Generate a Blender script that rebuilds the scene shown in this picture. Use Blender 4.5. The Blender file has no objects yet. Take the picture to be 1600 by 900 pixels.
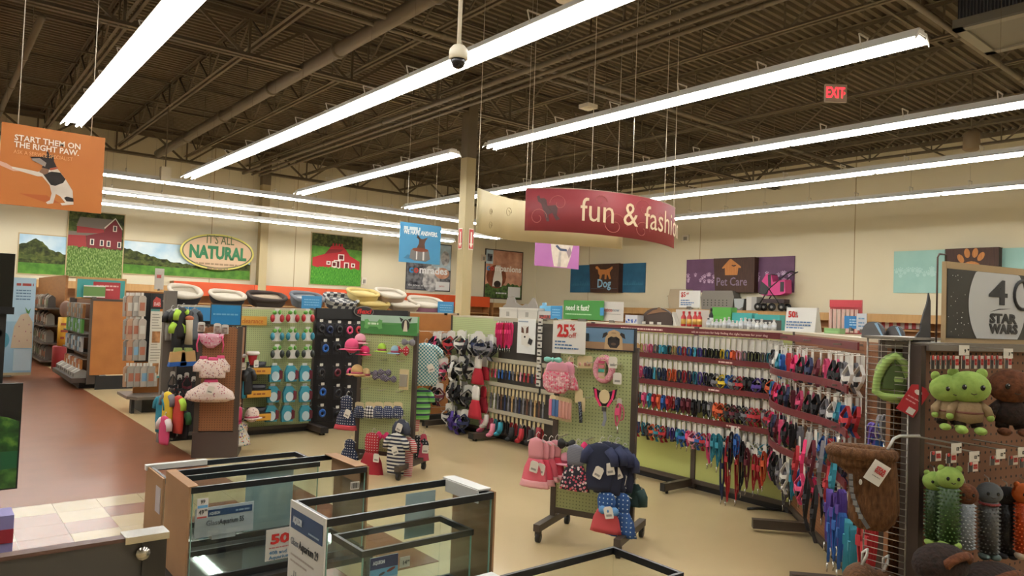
import bpy, math, random
from mathutils import Vector, Matrix, Euler
random.seed(7)
SC = bpy.context.scene
COL = SC.collection
# ---------------------------------------------------------------- camera
FPX = 1128.0; YAW, PITCH, ROLL, EYE = .6843, .0323, -.0373, 1.65
_F = Vector((math.sin(YAW)*math.cos(PITCH), math.cos(YAW)*math.cos(PITCH), math.sin(PITCH)))
_r = Vector((math.cos(YAW), -math.sin(YAW), 0)); _d = -_r.cross(_F)
_c, _s = math.cos(ROLL), math.sin(ROLL)
_R = _c*_r + _s*_d; _D = -_s*_r + _c*_d
cam = bpy.data.cameras.new('camera'); cam.sensor_width = 36; cam.lens = 36*FPX/1600; cam.clip_start = .05; cam.clip_end = 200
cam_o = bpy.data.objects.new('camera', cam); COL.objects.link(cam_o)
cam_o.matrix_world = Matrix(((_R.x, -_D.x, -_F.x, 0), (_R.y, -_D.y, -_F.y, 0), (_R.z, -_D.z, -_F.z, EYE), (0, 0, 0, 1)))
SC.camera = cam_o
# ---------------------------------------------------------------- world, exposure
w = bpy.data.worlds.new('world'); SC.world = w; w.use_nodes = True
w.node_tree.nodes['Background'].inputs[0].default_value = (1, .9, .78, 1)
w.node_tree.nodes['Background'].inputs[1].default_value = .005
SC.cycles.transparent_max_bounces = 48
SC.view_settings.view_transform = 'Standard'; SC.view_settings.look = 'None'
SC.view_settings.exposure = .22; SC.view_settings.gamma = 1; SC.view_settings.use_curve_mapping = False
TUBE_POWER = 30.0
# ---------------------------------------------------------------- measuring
def ray(px, py): return _R*((px-800)/FPX) + _D*((py-450)/FPX) + _F
def onz(px, py, z):
    v = ray(px, py); t = (z-EYE)/v.z; return Vector((v.x*t, v.y*t, z))
def onx(px, py, x):
    v = ray(px, py); t = x/v.x; return Vector((x, v.y*t, EYE+v.z*t))
def ony(px, py, y):
    v = ray(px, py); t = y/v.y; return Vector((v.x*t, y, EYE+v.z*t))
def ond(px, py, d):
    v = ray(px, py); return Vector((v.x*d, v.y*d, EYE+v.z*d))
def proj(p):
    q = Vector((p[0], p[1], p[2]-EYE)); k = q.dot(_F)
    return 800+FPX*q.dot(_R)/k, 450+FPX*q.dot(_D)/k
class Fr:
    """a vertical face: local x runs left to right for a viewer, local -y points out of it"""
    def __init__(s, x, y, deg):
        s.o = Vector((x, y, 0)); s.rz = math.radians(deg)
        s.u = Vector((math.cos(s.rz), math.sin(s.rz), 0)); s.n = Vector((math.sin(s.rz), -math.cos(s.rz), 0))
    def pick(s, px, py, off=0):
        v = ray(px, py); p0 = s.o + s.n*off - Vector((0, 0, EYE)); t = p0.dot(s.n)/v.dot(s.n)
        P = v*t + Vector((0, 0, EYE)); return (P-s.o).dot(s.u), P.z
    def W(s, u, z, off=0): return s.o + s.u*u + s.n*off + Vector((0, 0, z))
    def at(s, px, py, off=0):
        u, z = s.pick(px, py, off); return s.W(u, z, off)
# ---------------------------------------------------------------- materials
def lin(h):
    if not isinstance(h, str): return tuple(h)
    h = h.lstrip('#'); r = []
    for i in (0, 2, 4):
        c = int(h[i:i+2], 16)/255; r.append(c/12.92 if c <= .04045 else ((c+.055)/1.055)**2.4)
    return tuple(r) + (1,)
_mats = {}
def _new(key):
    m = bpy.data.materials.new(str(key[0]) + '_' + str(key[1]).strip('#')); m.use_nodes = True; _mats[key] = m
    nt = m.node_tree; return m, nt, nt.nodes['Principled BSDF']
def C(h, rough=.6, metal=0., spec=.5, bump=0, bscale=60, coat=0):
    key = ('plain', h, rough, metal, spec, bump, bscale, coat)
    if key in _mats: return _mats[key]
    m, nt, b = _new(key)
    b.inputs['Base Color'].default_value = lin(h); b.inputs['Roughness'].default_value = rough
    b.inputs['Metallic'].default_value = metal; b.inputs['Specular IOR Level'].default_value = spec
    b.inputs['Coat Weight'].default_value = coat
    if bump: _bump(nt, b, bump, bscale)
    return m
def _coord(nt, kind='Object', scale=(1, 1, 1)):
    t = nt.nodes.new('ShaderNodeTexCoord'); mp = nt.nodes.new('ShaderNodeMapping'); mp.inputs['Scale'].default_value = scale
    nt.links.new(t.outputs[kind], mp.inputs[0]); return mp.outputs[0]
def _bump(nt, b, amt, scale):
    n = nt.nodes.new('ShaderNodeTexNoise'); n.inputs['Scale'].default_value = scale; n.inputs['Detail'].default_value = 3
    nt.links.new(_coord(nt), n.inputs['Vector'])
    bp = nt.nodes.new('ShaderNodeBump'); bp.inputs['Strength'].default_value = amt; bp.inputs['Distance'].default_value = .01
    nt.links.new(n.outputs[0], bp.inputs['Height']); nt.links.new(bp.outputs[0], b.inputs['Normal'])
def _ramp(nt, fac, stops, const=False):
    r = nt.nodes.new('ShaderNodeValToRGB'); r.color_ramp.interpolation = 'CONSTANT' if const else 'LINEAR'
    e = r.color_ramp.elements
    while len(e) < len(stops): e.new(.5)
    for i, (p, h) in enumerate(stops): e[i].position = p; e[i].color = lin(h)
    nt.links.new(fac, r.inputs[0]); return r.outputs[0]
def noisy(stops, scale=8, rough=.7, detail=4, stretch=(1, 1, 1), bump=0, kind='Object', spec=.4):
    key = ('noisy', str(stops), scale, rough, detail, stretch, bump, kind, spec)
    if key in _mats: return _mats[key]
    m, nt, b = _new(key); b.inputs['Roughness'].default_value = rough; b.inputs['Specular IOR Level'].default_value = spec
    n = nt.nodes.new('ShaderNodeTexNoise'); n.inputs['Scale'].default_value = scale; n.inputs['Detail'].default_value = detail
    nt.links.new(_coord(nt, kind, stretch), n.inputs['Vector'])
    nt.links.new(_ramp(nt, n.outputs[0], stops), b.inputs['Base Color'])
    if bump:
        bp = nt.nodes.new('ShaderNodeBump'); bp.inputs['Strength'].default_value = bump; bp.inputs['Distance'].default_value = .01
        nt.links.new(n.outputs[0], bp.inputs['Height']); nt.links.new(bp.outputs[0], b.inputs['Normal'])
    return m
def dots(bg, fg, pitch=.02, size=.35, rough=.8, axes=(0, 2)):
    """printed dots on a square grid"""
    key = ('dots', bg, fg, pitch, size, axes)
    if key in _mats: return _mats[key]
    m, nt, b = _new(key); b.inputs['Roughness'].default_value = rough
    sp = nt.nodes.new('ShaderNodeSeparateXYZ'); nt.links.new(_coord(nt, 'Object', (1/pitch,)*3), sp.inputs[0])
    sq = []
    for a in axes:
        f = nt.nodes.new('ShaderNodeMath'); f.operation = 'FRACT'; nt.links.new(sp.outputs[a], f.inputs[0])
        s = nt.nodes.new('ShaderNodeMath'); s.operation = 'SUBTRACT'; nt.links.new(f.outputs[0], s.inputs[0]); s.inputs[1].default_value = .5
        q = nt.nodes.new('ShaderNodeMath'); q.operation = 'MULTIPLY'; nt.links.new(s.outputs[0], q.inputs[0]); nt.links.new(s.outputs[0], q.inputs[1]); sq.append(q)
    ad = nt.nodes.new('ShaderNodeMath'); nt.links.new(sq[0].outputs[0], ad.inputs[0]); nt.links.new(sq[1].outputs[0], ad.inputs[1])
    nt.links.new(_ramp(nt, ad.outputs[0], [(0, fg), (size*size, bg)], True), b.inputs['Base Color'])
    return m
def bands(cols, pitch=.03, axis=2, rough=.8):
    """printed stripes, colours repeating along one axis"""
    key = ('bands', str(cols), pitch, axis)
    if key in _mats: return _mats[key]
    m, nt, b = _new(key); b.inputs['Roughness'].default_value = rough
    sp = nt.nodes.new('ShaderNodeSeparateXYZ'); nt.links.new(_coord(nt, 'Object', (1/pitch,)*3), sp.inputs[0])
    f = nt.nodes.new('ShaderNodeMath'); f.operation = 'FRACT'; nt.links.new(sp.outputs[axis], f.inputs[0])
    nt.links.new(_ramp(nt, f.outputs[0], [(i/len(cols), c) for i, c in enumerate(cols)], True), b.inputs['Base Color'])
    return m
def checks(a, b_, pitch=.03, rough=.8):
    key = ('checks', a, b_, pitch)
    if key in _mats: return _mats[key]
    m, nt, b = _new(key); b.inputs['Roughness'].default_value = rough
    c = nt.nodes.new('ShaderNodeTexChecker'); c.inputs['Scale'].default_value = 1/pitch
    c.inputs['Color1'].default_value = lin(a); c.inputs['Color2'].default_value = lin(b_)
    mp = _coord(nt, 'Object', (1, .01, 1)); nt.links.new(mp, c.inputs['Vector']); nt.links.new(c.outputs[0], b.inputs['Base Color'])
    return m
def spots(bg, cols, scale=60, rough=.85, thr=.35):
    """scattered print: voronoi cells with coloured centres"""
    key = ('spots', bg, str(cols), scale, thr)
    if key in _mats: return _mats[key]
    m, nt, b = _new(key); b.inputs['Roughness'].default_value = rough
    v = nt.nodes.new('ShaderNodeTexVoronoi'); v.inputs['Scale'].default_value = scale; nt.links.new(_coord(nt), v.inputs['Vector'])
    sp = nt.nodes.new('ShaderNodeSeparateColor'); nt.links.new(v.outputs['Color'], sp.inputs[0])
    cc = _ramp(nt, sp.outputs[0], [(i/len(cols), c) for i, c in enumerate(cols)], True)
    lt = nt.nodes.new('ShaderNodeMath'); lt.operation = 'LESS_THAN'; nt.links.new(v.outputs['Distance'], lt.inputs[0]); lt.inputs[1].default_value = thr
    mx = nt.nodes.new('ShaderNodeMix'); mx.data_type = 'RGBA'; mx.inputs[6].default_value = lin(bg)
    nt.links.new(lt.outputs[0], mx.inputs[0]); nt.links.new(cc, mx.inputs[7]); nt.links.new(mx.outputs[2], b.inputs['Base Color'])
    return m
def emit(h, s):
    key = ('emit', h, s)
    if key in _mats: return _mats[key]
    m, nt, b = _new(key); b.inputs['Base Color'].default_value = lin(h)
    b.inputs['Emission Color'].default_value = lin(h); b.inputs['Emission Strength'].default_value = s; return m
def glass(tint='#e9f2ee', refl=.08, key_='a'):
    key = ('glass', tint, refl, key_)
    if key in _mats: return _mats[key]
    m, nt, b = _new(key); nt.nodes.remove(b)
    tr = nt.nodes.new('ShaderNodeBsdfTransparent'); tr.inputs[0].default_value = lin(tint)
    gl = nt.nodes.new('ShaderNodeBsdfGlossy'); gl.inputs['Roughness'].default_value = .03
    lw = nt.nodes.new('ShaderNodeLayerWeight'); pw = nt.nodes.new('ShaderNodeMath'); pw.operation = 'POWER'; pw.inputs[1].default_value = 5
    nt.links.new(lw.outputs['Facing'], pw.inputs[0]); fr = nt.nodes.new('ShaderNodeMath'); fr.operation = 'MULTIPLY_ADD'; fr.inputs[1].default_value = .9; fr.inputs[2].default_value = refl*.5
    nt.links.new(pw.outputs[0], fr.inputs[0]); mx = nt.nodes.new('ShaderNodeMixShader')
    nt.links.new(fr.outputs[0], mx.inputs[0]); nt.links.new(tr.outputs[0], mx.inputs[1]); nt.links.new(gl.outputs[0], mx.inputs[2])
    nt.links.new(mx.outputs[0], nt.nodes['Material Output'].inputs[0]); return m
def perf(bg, hole, pitch=.0254, size=.16, rough=.6):
    return dots(bg, hole, pitch, size, rough)
# ---------------------------------------------------------------- mesh building
class G:
    def __init__(s): s.v = []; s.f = []; s.m = []; s.s = []
    def add(s, vs, fs, mi=0, sm=False):
        k = len(s.v); s.v += [tuple(p) for p in vs]
        for f in fs: s.f.append(tuple(i+k for i in f)); s.m.append(mi); s.s.append(sm)
        return s
    def box(s, x0, x1, y0, y1, z0, z1, mi=0):
        return s.add([(x0,y0,z0),(x1,y0,z0),(x1,y1,z0),(x0,y1,z0),(x0,y0,z1),(x1,y0,z1),(x1,y1,z1),(x0,y1,z1)],
            [(3,2,1,0),(4,5,6,7),(0,1,5,4),(1,2,6,5),(2,3,7,6),(3,0,4,7)], mi)
    def cb(s, c, d, mi=0):
        return s.box(c[0]-d[0]/2, c[0]+d[0]/2, c[1]-d[1]/2, c[1]+d[1]/2, c[2]-d[2]/2, c[2]+d[2]/2, mi)
    def bar(s, p, q, a, b=None, mi=0, up=(0, 0, 1)):
        """a square bar from p to q, a wide, b high"""
        p, q = Vector(p), Vector(q); b = b or a; t = (q-p).normalized(); u = Vector(up)
        if abs(t.dot(u)) > .98: u = Vector((1, 0, 0))
        x = t.cross(u).normalized()*a/2; y = x.cross(t).normalized()*b/2
        return s.add([p-x-y, p+x-y, p+x+y, p-x+y, q-x-y, q+x-y, q+x+y, q-x+y], [(0,1,2,3),(7,6,5,4),(4,5,1,0),(5,6,2,1),(6,7,3,2),(7,4,0,3)], mi)
    def tube(s, pts, r, n=6, mi=0, closed=False, sm=True, cap=True):
        pts = [Vector(p) for p in pts]; N = len(pts); rr = r if isinstance(r, (list, tuple)) else [r]*N
        rings = []; up = None
        for i, p in enumerate(pts):
            a = pts[i-1] if (i or closed) else p; b = pts[(i+1) % N] if (i < N-1 or closed) else p
            t = (b-a).normalized()
            if up is None: up = Vector((0, 0, 1)) if abs(t.z) < .9 else Vector((1, 0, 0))
            x = t.cross(up)
            if x.length < 1e-4: up = Vector((0, 1, 0)); x = t.cross(up)
            x.normalize(); y = x.cross(t).normalized(); up = y
            rings.append([p + x*rr[i]*math.cos(2*math.pi*k/n) + y*rr[i]*math.sin(2*math.pi*k/n) for k in range(n)])
        vs = [v for g in rings for v in g]; fs = []
        for i in range(N if closed else N-1):
            j = (i+1) % N
            for k in range(n): fs.append((i*n+k, i*n+(k+1) % n, j*n+(k+1) % n, j*n+k))
        if not closed and cap: fs += [tuple(range(n))[::-1], tuple((N-1)*n+k for k in range(n))]
        return s.add(vs, fs, mi, sm)
    def cyl(s, p, q, r, n=10, mi=0, r2=None): return s.tube([p, q], [r, r if r2 is None else r2], n, mi)
    def band(s, pts, w, th, mi=0, axis=(0, 1, 0), closed=False):
        """a flat strap: pts the path, w its width along axis, th its thickness"""
        pts = [Vector(p) for p in pts]; N = len(pts); ax = Vector(axis).normalized(); vs = []
        for i, p in enumerate(pts):
            a = pts[i-1] if (i or closed) else p; b = pts[(i+1) % N] if (i < N-1 or closed) else p
            n = (b-a).cross(ax)
            n = n.normalized() if n.length > 1e-6 else Vector((1, 0, 0))
            vs += [p-ax*w/2-n*th/2, p+ax*w/2-n*th/2, p+ax*w/2+n*th/2, p-ax*w/2+n*th/2]
        fs = []
        for i in range(N if closed else N-1):
            j = (i+1) % N
            for k in range(4): fs.append((i*4+k, i*4+(k+1) % 4, j*4+(k+1) % 4, j*4+k))
        if not closed: fs += [(3, 2, 1, 0), tuple((N-1)*4+k for k in range(4))]
        return s.add(vs, fs, mi)
    def prism(s, pts, y0, y1, mi=0):
        """outline in x,z extruded along y"""
        n = len(pts); a = sum(pts[i][0]*pts[(i+1) % n][1]-pts[(i+1) % n][0]*pts[i][1] for i in range(n))
        if a < 0: pts = pts[::-1]
        vs = [(x, y0, z) for x, z in pts] + [(x, y1, z) for x, z in pts]
        fs = [tuple(range(n)), tuple(range(2*n-1, n-1, -1))] + [(i, n+i, n+(i+1) % n, (i+1) % n) for i in range(n)]
        return s.add(vs, fs, mi)
    def prismz(s, pts, z0, z1, mi=0):
        n = len(pts); a = sum(pts[i][0]*pts[(i+1) % n][1]-pts[(i+1) % n][0]*pts[i][1] for i in range(n))
        if a < 0: pts = pts[::-1]
        vs = [(x, y, z0) for x, y in pts] + [(x, y, z1) for x, y in pts]
        fs = [tuple(range(n))[::-1], tuple(range(n, 2*n))] + [(i, (i+1) % n, n+(i+1) % n, n+i) for i in range(n)]
        return s.add(vs, fs, mi)
    def prismx(s, pts, x0, x1, mi=0):
        """outline in y,z extruded along x"""
        n = len(pts); a = sum(pts[i][0]*pts[(i+1) % n][1]-pts[(i+1) % n][0]*pts[i][1] for i in range(n))
        if a < 0: pts = pts[::-1]
        vs = [(x0, y, z) for y, z in pts] + [(x1, y, z) for y, z in pts]
        fs = [tuple(range(n))[::-1], tuple(range(n, 2*n))] + [(i, (i+1) % n, n+(i+1) % n, n+i) for i in range(n)]
        return s.add(vs, fs, mi)
    def lathe(s, prof, n=16, c=(0, 0, 0), mi=0, sx=1, sy=1, sm=True, wob=None):
        vs = []; fs = []
        for j, (r, z) in enumerate(prof):
            for k in range(n):
                a = 2*math.pi*k/n; q = r*(wob(a, j) if wob else 1)
                vs.append((c[0]+q*math.cos(a)*sx, c[1]+q*math.sin(a)*sy, c[2]+z))
        for j in range(len(prof)-1):
            for k in range(n): fs.append((j*n+k, j*n+(k+1) % n, (j+1)*n+(k+1) % n, (j+1)*n+k))
        fs += [tuple(range(n))[::-1], tuple((len(prof)-1)*n+k for k in range(n))]
        return s.add(vs, fs, mi, sm)
    def ell(s, c, r, nu=10, nv=7, mi=0, m=None):
        if not isinstance(r, (tuple, list)): r = (r, r, r)
        vs = [Vector((0, 0, -r[2]))]
        for j in range(1, nv):
            t = math.pi*j/nv - math.pi/2
            for k in range(nu): a = 2*math.pi*k/nu; vs.append(Vector((r[0]*math.cos(t)*math.cos(a), r[1]*math.cos(t)*math.sin(a), r[2]*math.sin(t))))
        vs.append(Vector((0, 0, r[2])))
        if m is not None: vs = [m @ v for v in vs]
        vs = [v+Vector(c) for v in vs]; fs = [(0, 1+(k+1) % nu, 1+k) for k in range(nu)]
        for j in range(nv-2):
            for k in range(nu): fs.append((1+j*nu+k, 1+j*nu+(k+1) % nu, 1+(j+1)*nu+(k+1) % nu, 1+(j+1)*nu+k))
        L = len(vs)-1; b = 1+(nv-2)*nu; fs += [(b+k, b+(k+1) % nu, L) for k in range(nu)]
        return s.add(vs, fs, mi, True)
    def sheet(s, pts, th, mi=0):
        """thin plate from a list of 3D points in one plane, given thickness along its normal"""
        P = [Vector(p) for p in pts]; n = (P[1]-P[0]).cross(P[2]-P[0]).normalized()*th/2; k = len(P)
        return s.add([p+n for p in P]+[p-n for p in P], [tuple(range(k)), tuple(range(2*k-1, k-1, -1))]+[(i, k+i, k+(i+1) % k, (i+1) % k) for i in range(k)], mi)
    def surf(s, rows, th=0, mi=0, sm=True):
        """a grid of points (rows of equal length); th gives it a back"""
        nr, nc = len(rows), len(rows[0]); vs = [Vector(p) for r in rows for p in r]
        fs = [(i*nc+j, i*nc+j+1, (i+1)*nc+j+1, (i+1)*nc+j) for i in range(nr-1) for j in range(nc-1)]
        if th:
            B = [v+Vector((0, th, 0)) for v in vs]; k = len(vs); fs2 = [tuple(q+k for q in f[::-1]) for f in fs]
            ed = [j for j in range(nc)] + [i*nc+nc-1 for i in range(1, nr)] + [(nr-1)*nc+j for j in range(nc-2, -1, -1)] + [i*nc for i in range(nr-2, 0, -1)]
            fs = fs + fs2 + [(ed[i], ed[i]+k, ed[(i+1) % len(ed)]+k, ed[(i+1) % len(ed)]) for i in range(len(ed))]; vs += B
        return s.add(vs, fs, mi, sm)
    def mesh(s, name, mats):
        me = bpy.data.meshes.new(name); me.from_pydata(s.v, [], s.f)
        for m in (mats if isinstance(mats, (list, tuple)) else [mats]): me.materials.append(m)
        me.polygons.foreach_set('material_index', s.m); me.polygons.foreach_set('use_smooth', s.s); me.update(); return me
THINGS = []
def link(name, data, parent=None, loc=None, rz=0):
    o = bpy.data.objects.new(name, data); COL.objects.link(o)
    if parent is not None: o.parent = parent
    if loc is not None: o.location = loc
    if rz: o.rotation_euler = (0, 0, rz)
    return o
def part(name, g, mats, parent, loc=None, rz=0, label=None):
    o = link(name, g.mesh(name, mats) if isinstance(g, G) else g, parent, loc, rz)
    if label: o['label'] = label
    return o
def tag(o, label, cat, group=None):
    """label: text, or (head, tail) so that look-alikes can be counted from the left"""
    THINGS.append((o, label if isinstance(label, tuple) else (label, ''), group)); o['category'] = cat
    if group: o['group'] = group
    return o
def thing(name, label, cat, loc=(0, 0, 0), rz=0, group=None):
    o = link(name, None, None, loc, rz); o.empty_display_size = .05; return tag(o, label, cat, group)
def single(name, g, mats, label, cat, loc=(0, 0, 0), rz=0, group=None):
    return tag(link(name, g.mesh(name, mats) if isinstance(g, G) else g, None, loc, rz), label, cat, group)
def struct(name, g, mats, parent=None, loc=None):
    o = part(name, g, mats, parent, loc)
    if parent is None: o['kind'] = 'structure'
    return o
def clone(root, label, loc, rz=None, group=None, scale=None):
    """a copy of a thing with its parts and sub-parts"""
    c = root.copy(); COL.objects.link(c); c.location = loc
    if rz is not None: c.rotation_euler = (0, 0, rz)
    if scale: c.scale = (scale,)*3 if not isinstance(scale, tuple) else scale
    for k in ('group',):
        if k in c and group is None: del c[k]
    tag(c, label, root['category'], group)
    for ch in KIDS.get(root.name, root.children):
        d = ch.copy(); COL.objects.link(d); d.parent = c
        for g in ch.children: e = g.copy(); COL.objects.link(e); e.parent = d
    return c
KIDS = {}
_tc = {}
def text_mesh(body, size, mat, align='CENTER', bold=0., ext=.001, width=1., shear=0.):
    """letters lying in the x,z plane, facing -y"""
    key = (body, size, mat.name, align, bold, ext, width, shear)
    if key in _tc: return _tc[key]
    cu = bpy.data.curves.new('letters', 'FONT'); cu.body = body; cu.size = size; cu.align_x = align; cu.align_y = 'CENTER'
    cu.extrude = ext; cu.offset = bold*size; cu.resolution_u = 2; cu.shear = shear
    o = bpy.data.objects.new('letters', cu); COL.objects.link(o)
    me = bpy.data.meshes.new_from_object(o.evaluated_get(bpy.context.evaluated_depsgraph_get()))
    bpy.data.objects.remove(o); bpy.data.curves.remove(cu)
    me.transform(Matrix.Rotation(math.pi/2, 4, 'X') @ Matrix.Diagonal((width, 1, 1, 1)))
    me.materials.clear(); me.materials.append(mat); _tc[key] = me; return me
def text(body, size, mat, parent, x, z, y=-.004, fit=None, **k):
    me = text_mesh(body, size, mat, **k); o = link('lettering', me, parent, (x, y, z))
    if fit:
        xs = [v.co.x for v in me.vertices]; o.scale.x = fit/max(.001, max(xs)-min(xs))
    return o
def flat(parent, shapes, y=-.003, name='printed_picture', step=.0006):
    """flat print: outlines (x,z) stacked a hair apart, one mesh with a material for each colour"""
    g = G(); ms = []
    for i, (m, pts) in enumerate(shapes):
        if m not in ms: ms.append(m)
        g.prism(list(pts), y-i*step-step, y-i*step, ms.index(m))
    return part(name, g, ms, parent)
def scrawl(parent, rows, h, mat, y, seed=1, name='printed_lines'):
    """print too small to read: rows of short dashes (x0, x1, z)"""
    g = G(); r = random.Random(seed)
    for x0, x1, z in rows:
        x = x0
        while x < x1:
            w_ = min(x1-x, h*r.uniform(1.2, 3.2)); g.box(x, x+w_, y-.0006, y, z-h/2, z+h/2); x += w_+h*.45
    o = part(name, g, mat, parent); o['kind'] = 'stuff'; return o
def oval(cx, cz, rx, rz, n=16, a0=0, a1=2*math.pi, rot=0):
    o = []
    for k in range(n):
        a = a0+(a1-a0)*k/(n if abs(a1-a0-2*math.pi) < 1e-6 else n-1); x, z = rx*math.cos(a), rz*math.sin(a)
        o.append((cx+x*math.cos(rot)-z*math.sin(rot), cz+x*math.sin(rot)+z*math.cos(rot)))
    return o
def rect(x0, x1, z0, z1): return [(x0, z0), (x1, z0), (x1, z1), (x0, z1)]
ORD = ['first', 'second', 'third', 'fourth', 'fifth', 'sixth', 'seventh', 'eighth', 'ninth', 'tenth', 'eleventh', 'twelfth', 'thirteenth', 'fourteenth', 'fifteenth', 'sixteenth', 'seventeenth', 'eighteenth', 'nineteenth', 'twentieth', 'twenty-first', 'twenty-second', 'twenty-third', 'twenty-fourth', 'twenty-fifth', 'twenty-sixth', 'twenty-seventh', 'twenty-eighth', 'twenty-ninth', 'thirtieth']
def finish_labels():
    bpy.context.view_layer.update()
    rows = {}
    for o, l, g in THINGS:
        if l[1] and not g: rows.setdefault((o['category'], l[1]), []).append(o)
    for (c, tail), L in rows.items():
        if len(L) > 1:
            for o in L: o['group'] = (c+('es' if c.endswith('x') else 's')+' '+tail)
    by = {}
    for o, l, g in THINGS: by.setdefault((l[0].lower(), l[1].lower()), []).append((o, l))
    for k, L in by.items():
        if len(L) == 1: o, l = L[0]; o['label'] = (l[0]+' '+l[1]).strip(); continue
        L.sort(key=lambda q: proj(q[0].matrix_world.translation)[0])
        for i, (o, l) in enumerate(L):
            if len(L) <= 30:
                nm = 'leftmost' if i == 0 else 'rightmost' if i == len(L)-1 else ORD[i]
                o['label'] = (nm+' '+l[0]+(' ' if i in (0, len(L)-1) else ' from the left ')+l[1]).strip()
            else:
                o['label'] = (l[0]+' '+l[1]).strip(); o['group'] = o.get('group') or l[0]
# ================================================================ the shell
XW, YW, XL, YF, ZD = 22.5, 25.8, -9.0, -6.0, 7.05
TILE = .305
cream_floor = noisy([(.3, '#b39d74'), (.55, '#b9a47c'), (.8, '#bfab83')], 1.2, .28, 5, spec=.45)
red_floor = noisy([(.3, '#70442d'), (.6, '#794b33'), (.85, '#80523a')], 2.2, .28, 5, spec=.12)
fl = struct('floor', G().box(XL, XW, YF, YW, -.15, 0), cream_floor)
part('aisle_tile_field', G().box(-3.6, 2.28, 6.7+0*TILE, 24.5, 0, .003), red_floor, fl)
tile_a = G().box(.0012, TILE-.0012, .0012, TILE-.0012, 0, .003).mesh('floor_tile', noisy([(.3, '#94805c'), (.7, '#9e8b68')], 3, .2, spec=.2))
tile_b = G().box(.0012, TILE-.0012, .0012, TILE-.0012, 0, .003).mesh('floor_tile', noisy([(.3, '#70452f'), (.7, '#794d36')], 3, .2, spec=.2))
pat = ['aaaaaaaaab', 'aabbabaaab', 'aaabbaabab', 'aabbaabbab', 'aaababbabb', 'aabbaababa', 'aaabbaabab', 'aababbaabb', 'abaabbabab']
for r_, row in enumerate(pat):
    for c_, ch in enumerate(row):
        link('floor_tile', tile_a if ch == 'a' else tile_b, fl, (-.35+c_*TILE, 6.7-(r_+1)*TILE, 0))
wall_m = noisy([(.2, '#cfc5a9'), (.8, '#d5ccb1')], .5, .85)
wb = struct('wall_back', G().box(XL, XW+.2, YW, YW+.2, 0, ZD+.2), wall_m)
wr = struct('wall_right', G().box(XW, XW+.2, YF, YW, 0, ZD+.2), wall_m)
struct('wall_left', G().box(XL-.2, XL, YF, YW, 0, ZD+.2), wall_m)
struct('wall_front', G().box(XL-.2, XW+.2, YF-.2, YF, 0, ZD+.2), wall_m)
seam = C('#a08d6a', .9)
for x in (1.0, 7.6, 10.6, 15.4, 20.0): part('panel_joint', G().box(x, x+.025, YW-.004, YW, 0, ZD), seam, wb)
for y in (-1, 5.0, 10.7, 16.5, 22.3): part('panel_joint', G().box(XW-.004, XW, y, y+.025, 0, ZD), seam, wr)
# corrugated roof deck, ribs along x
deck_m = noisy([(.3, '#5f5443'), (.7, '#675b4a')], 1.5, .8)
steel_m = noisy([(.3, '#655a49'), (.7, '#6e6250')], 3, .7)
PIT = .172
g = G(); prof = []
y = YF
while y < YW:
    prof += [(y, ZD), (y+.068, ZD), (y+.09, ZD+.065), (y+.15, ZD+.065)]; y += PIT
prof.append((YW, ZD))
vs = []; fs = []
for yy, zz in prof: vs += [(XL, yy, zz), (XW, yy, zz)]
for i in range(len(prof)-1): fs.append((2*i, 2*i+2, 2*i+3, 2*i+1))
g.add(vs, fs); g.box(XL, XW, YF, YW, ZD+.08, ZD+.2)
ceil = struct('ceiling', g, deck_m)
# open web roof joists along y
def truss(L, depth, node, chord, web, gap=.03):
    g = G(); n = int(L/node)
    for z, w_ in ((0, chord), (depth, chord)):
        for s in (-1, 1):
            g.box(s*gap-(w_ if s < 0 else 0), s*gap+(w_ if s > 0 else 0), 0, L, z-.004, z+.004)
            g.box(s*gap-.004, s*gap+.004, 0, L, min(z, z+(w_ if z == 0 else -w_)), max(z, z+(w_ if z == 0 else -w_)))
    for k in range(n+1):
        y = k*node+node*.5
        if y > L: break
        g.bar((0, y, .01), (0, y, depth-.01), web)
        for s in (-1, 1):
            if 0 < y+s*node*.5 < L+.01: g.bar((0, y+s*.06, .02), (0, y+s*node*.5, depth-.02), web*1.25)
    return g
JD = .62
jm = truss(YW-YF, JD, 1.65, .052, .026).mesh('roof_joist', steel_m)
k = -9
while 10.8+2.07*k < XW-.3:
    x = 10.8+2.07*k
    if x > XL+.3: link('roof_joist', jm, ceil, (x, YF, ZD-JD))
    k += 1
gm_ = truss(XW-XL, .8, 2.07, .08, .045, .04).mesh('roof_girder', steel_m)
for y in (1.8, 13.4, 25.2):
    o = link('roof_girder', gm_, ceil, (XL, y, ZD-.1-.8)); o.rotation_euler = (0, 0, -math.pi/2); o.location.x = XL
brm = G().box(0, XW-XL, -.02, .02, 0, .005).box(0, XW-XL, -.003, .003, 0, .04).mesh('bridging_angle', steel_m)
for y in (-2, 4.9, 8.0, 10.9, 16.4, 19.2, 22):
    link('bridging_angle', brm, ceil, (XL, y, ZD-JD+.01)); link('bridging_angle', brm, ceil, (XL, y+.1, ZD-.06))
# ledger along the walls and a cream upper return
part('deck_ledger', G().box(XW-.08, XW-.003, YF, YW, ZD-.14, ZD-.02), steel_m, ceil)
part('deck_ledger', G().box(XL, XW, YW-.08, YW-.003, ZD-.14, ZD-.02), steel_m, ceil)
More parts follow.
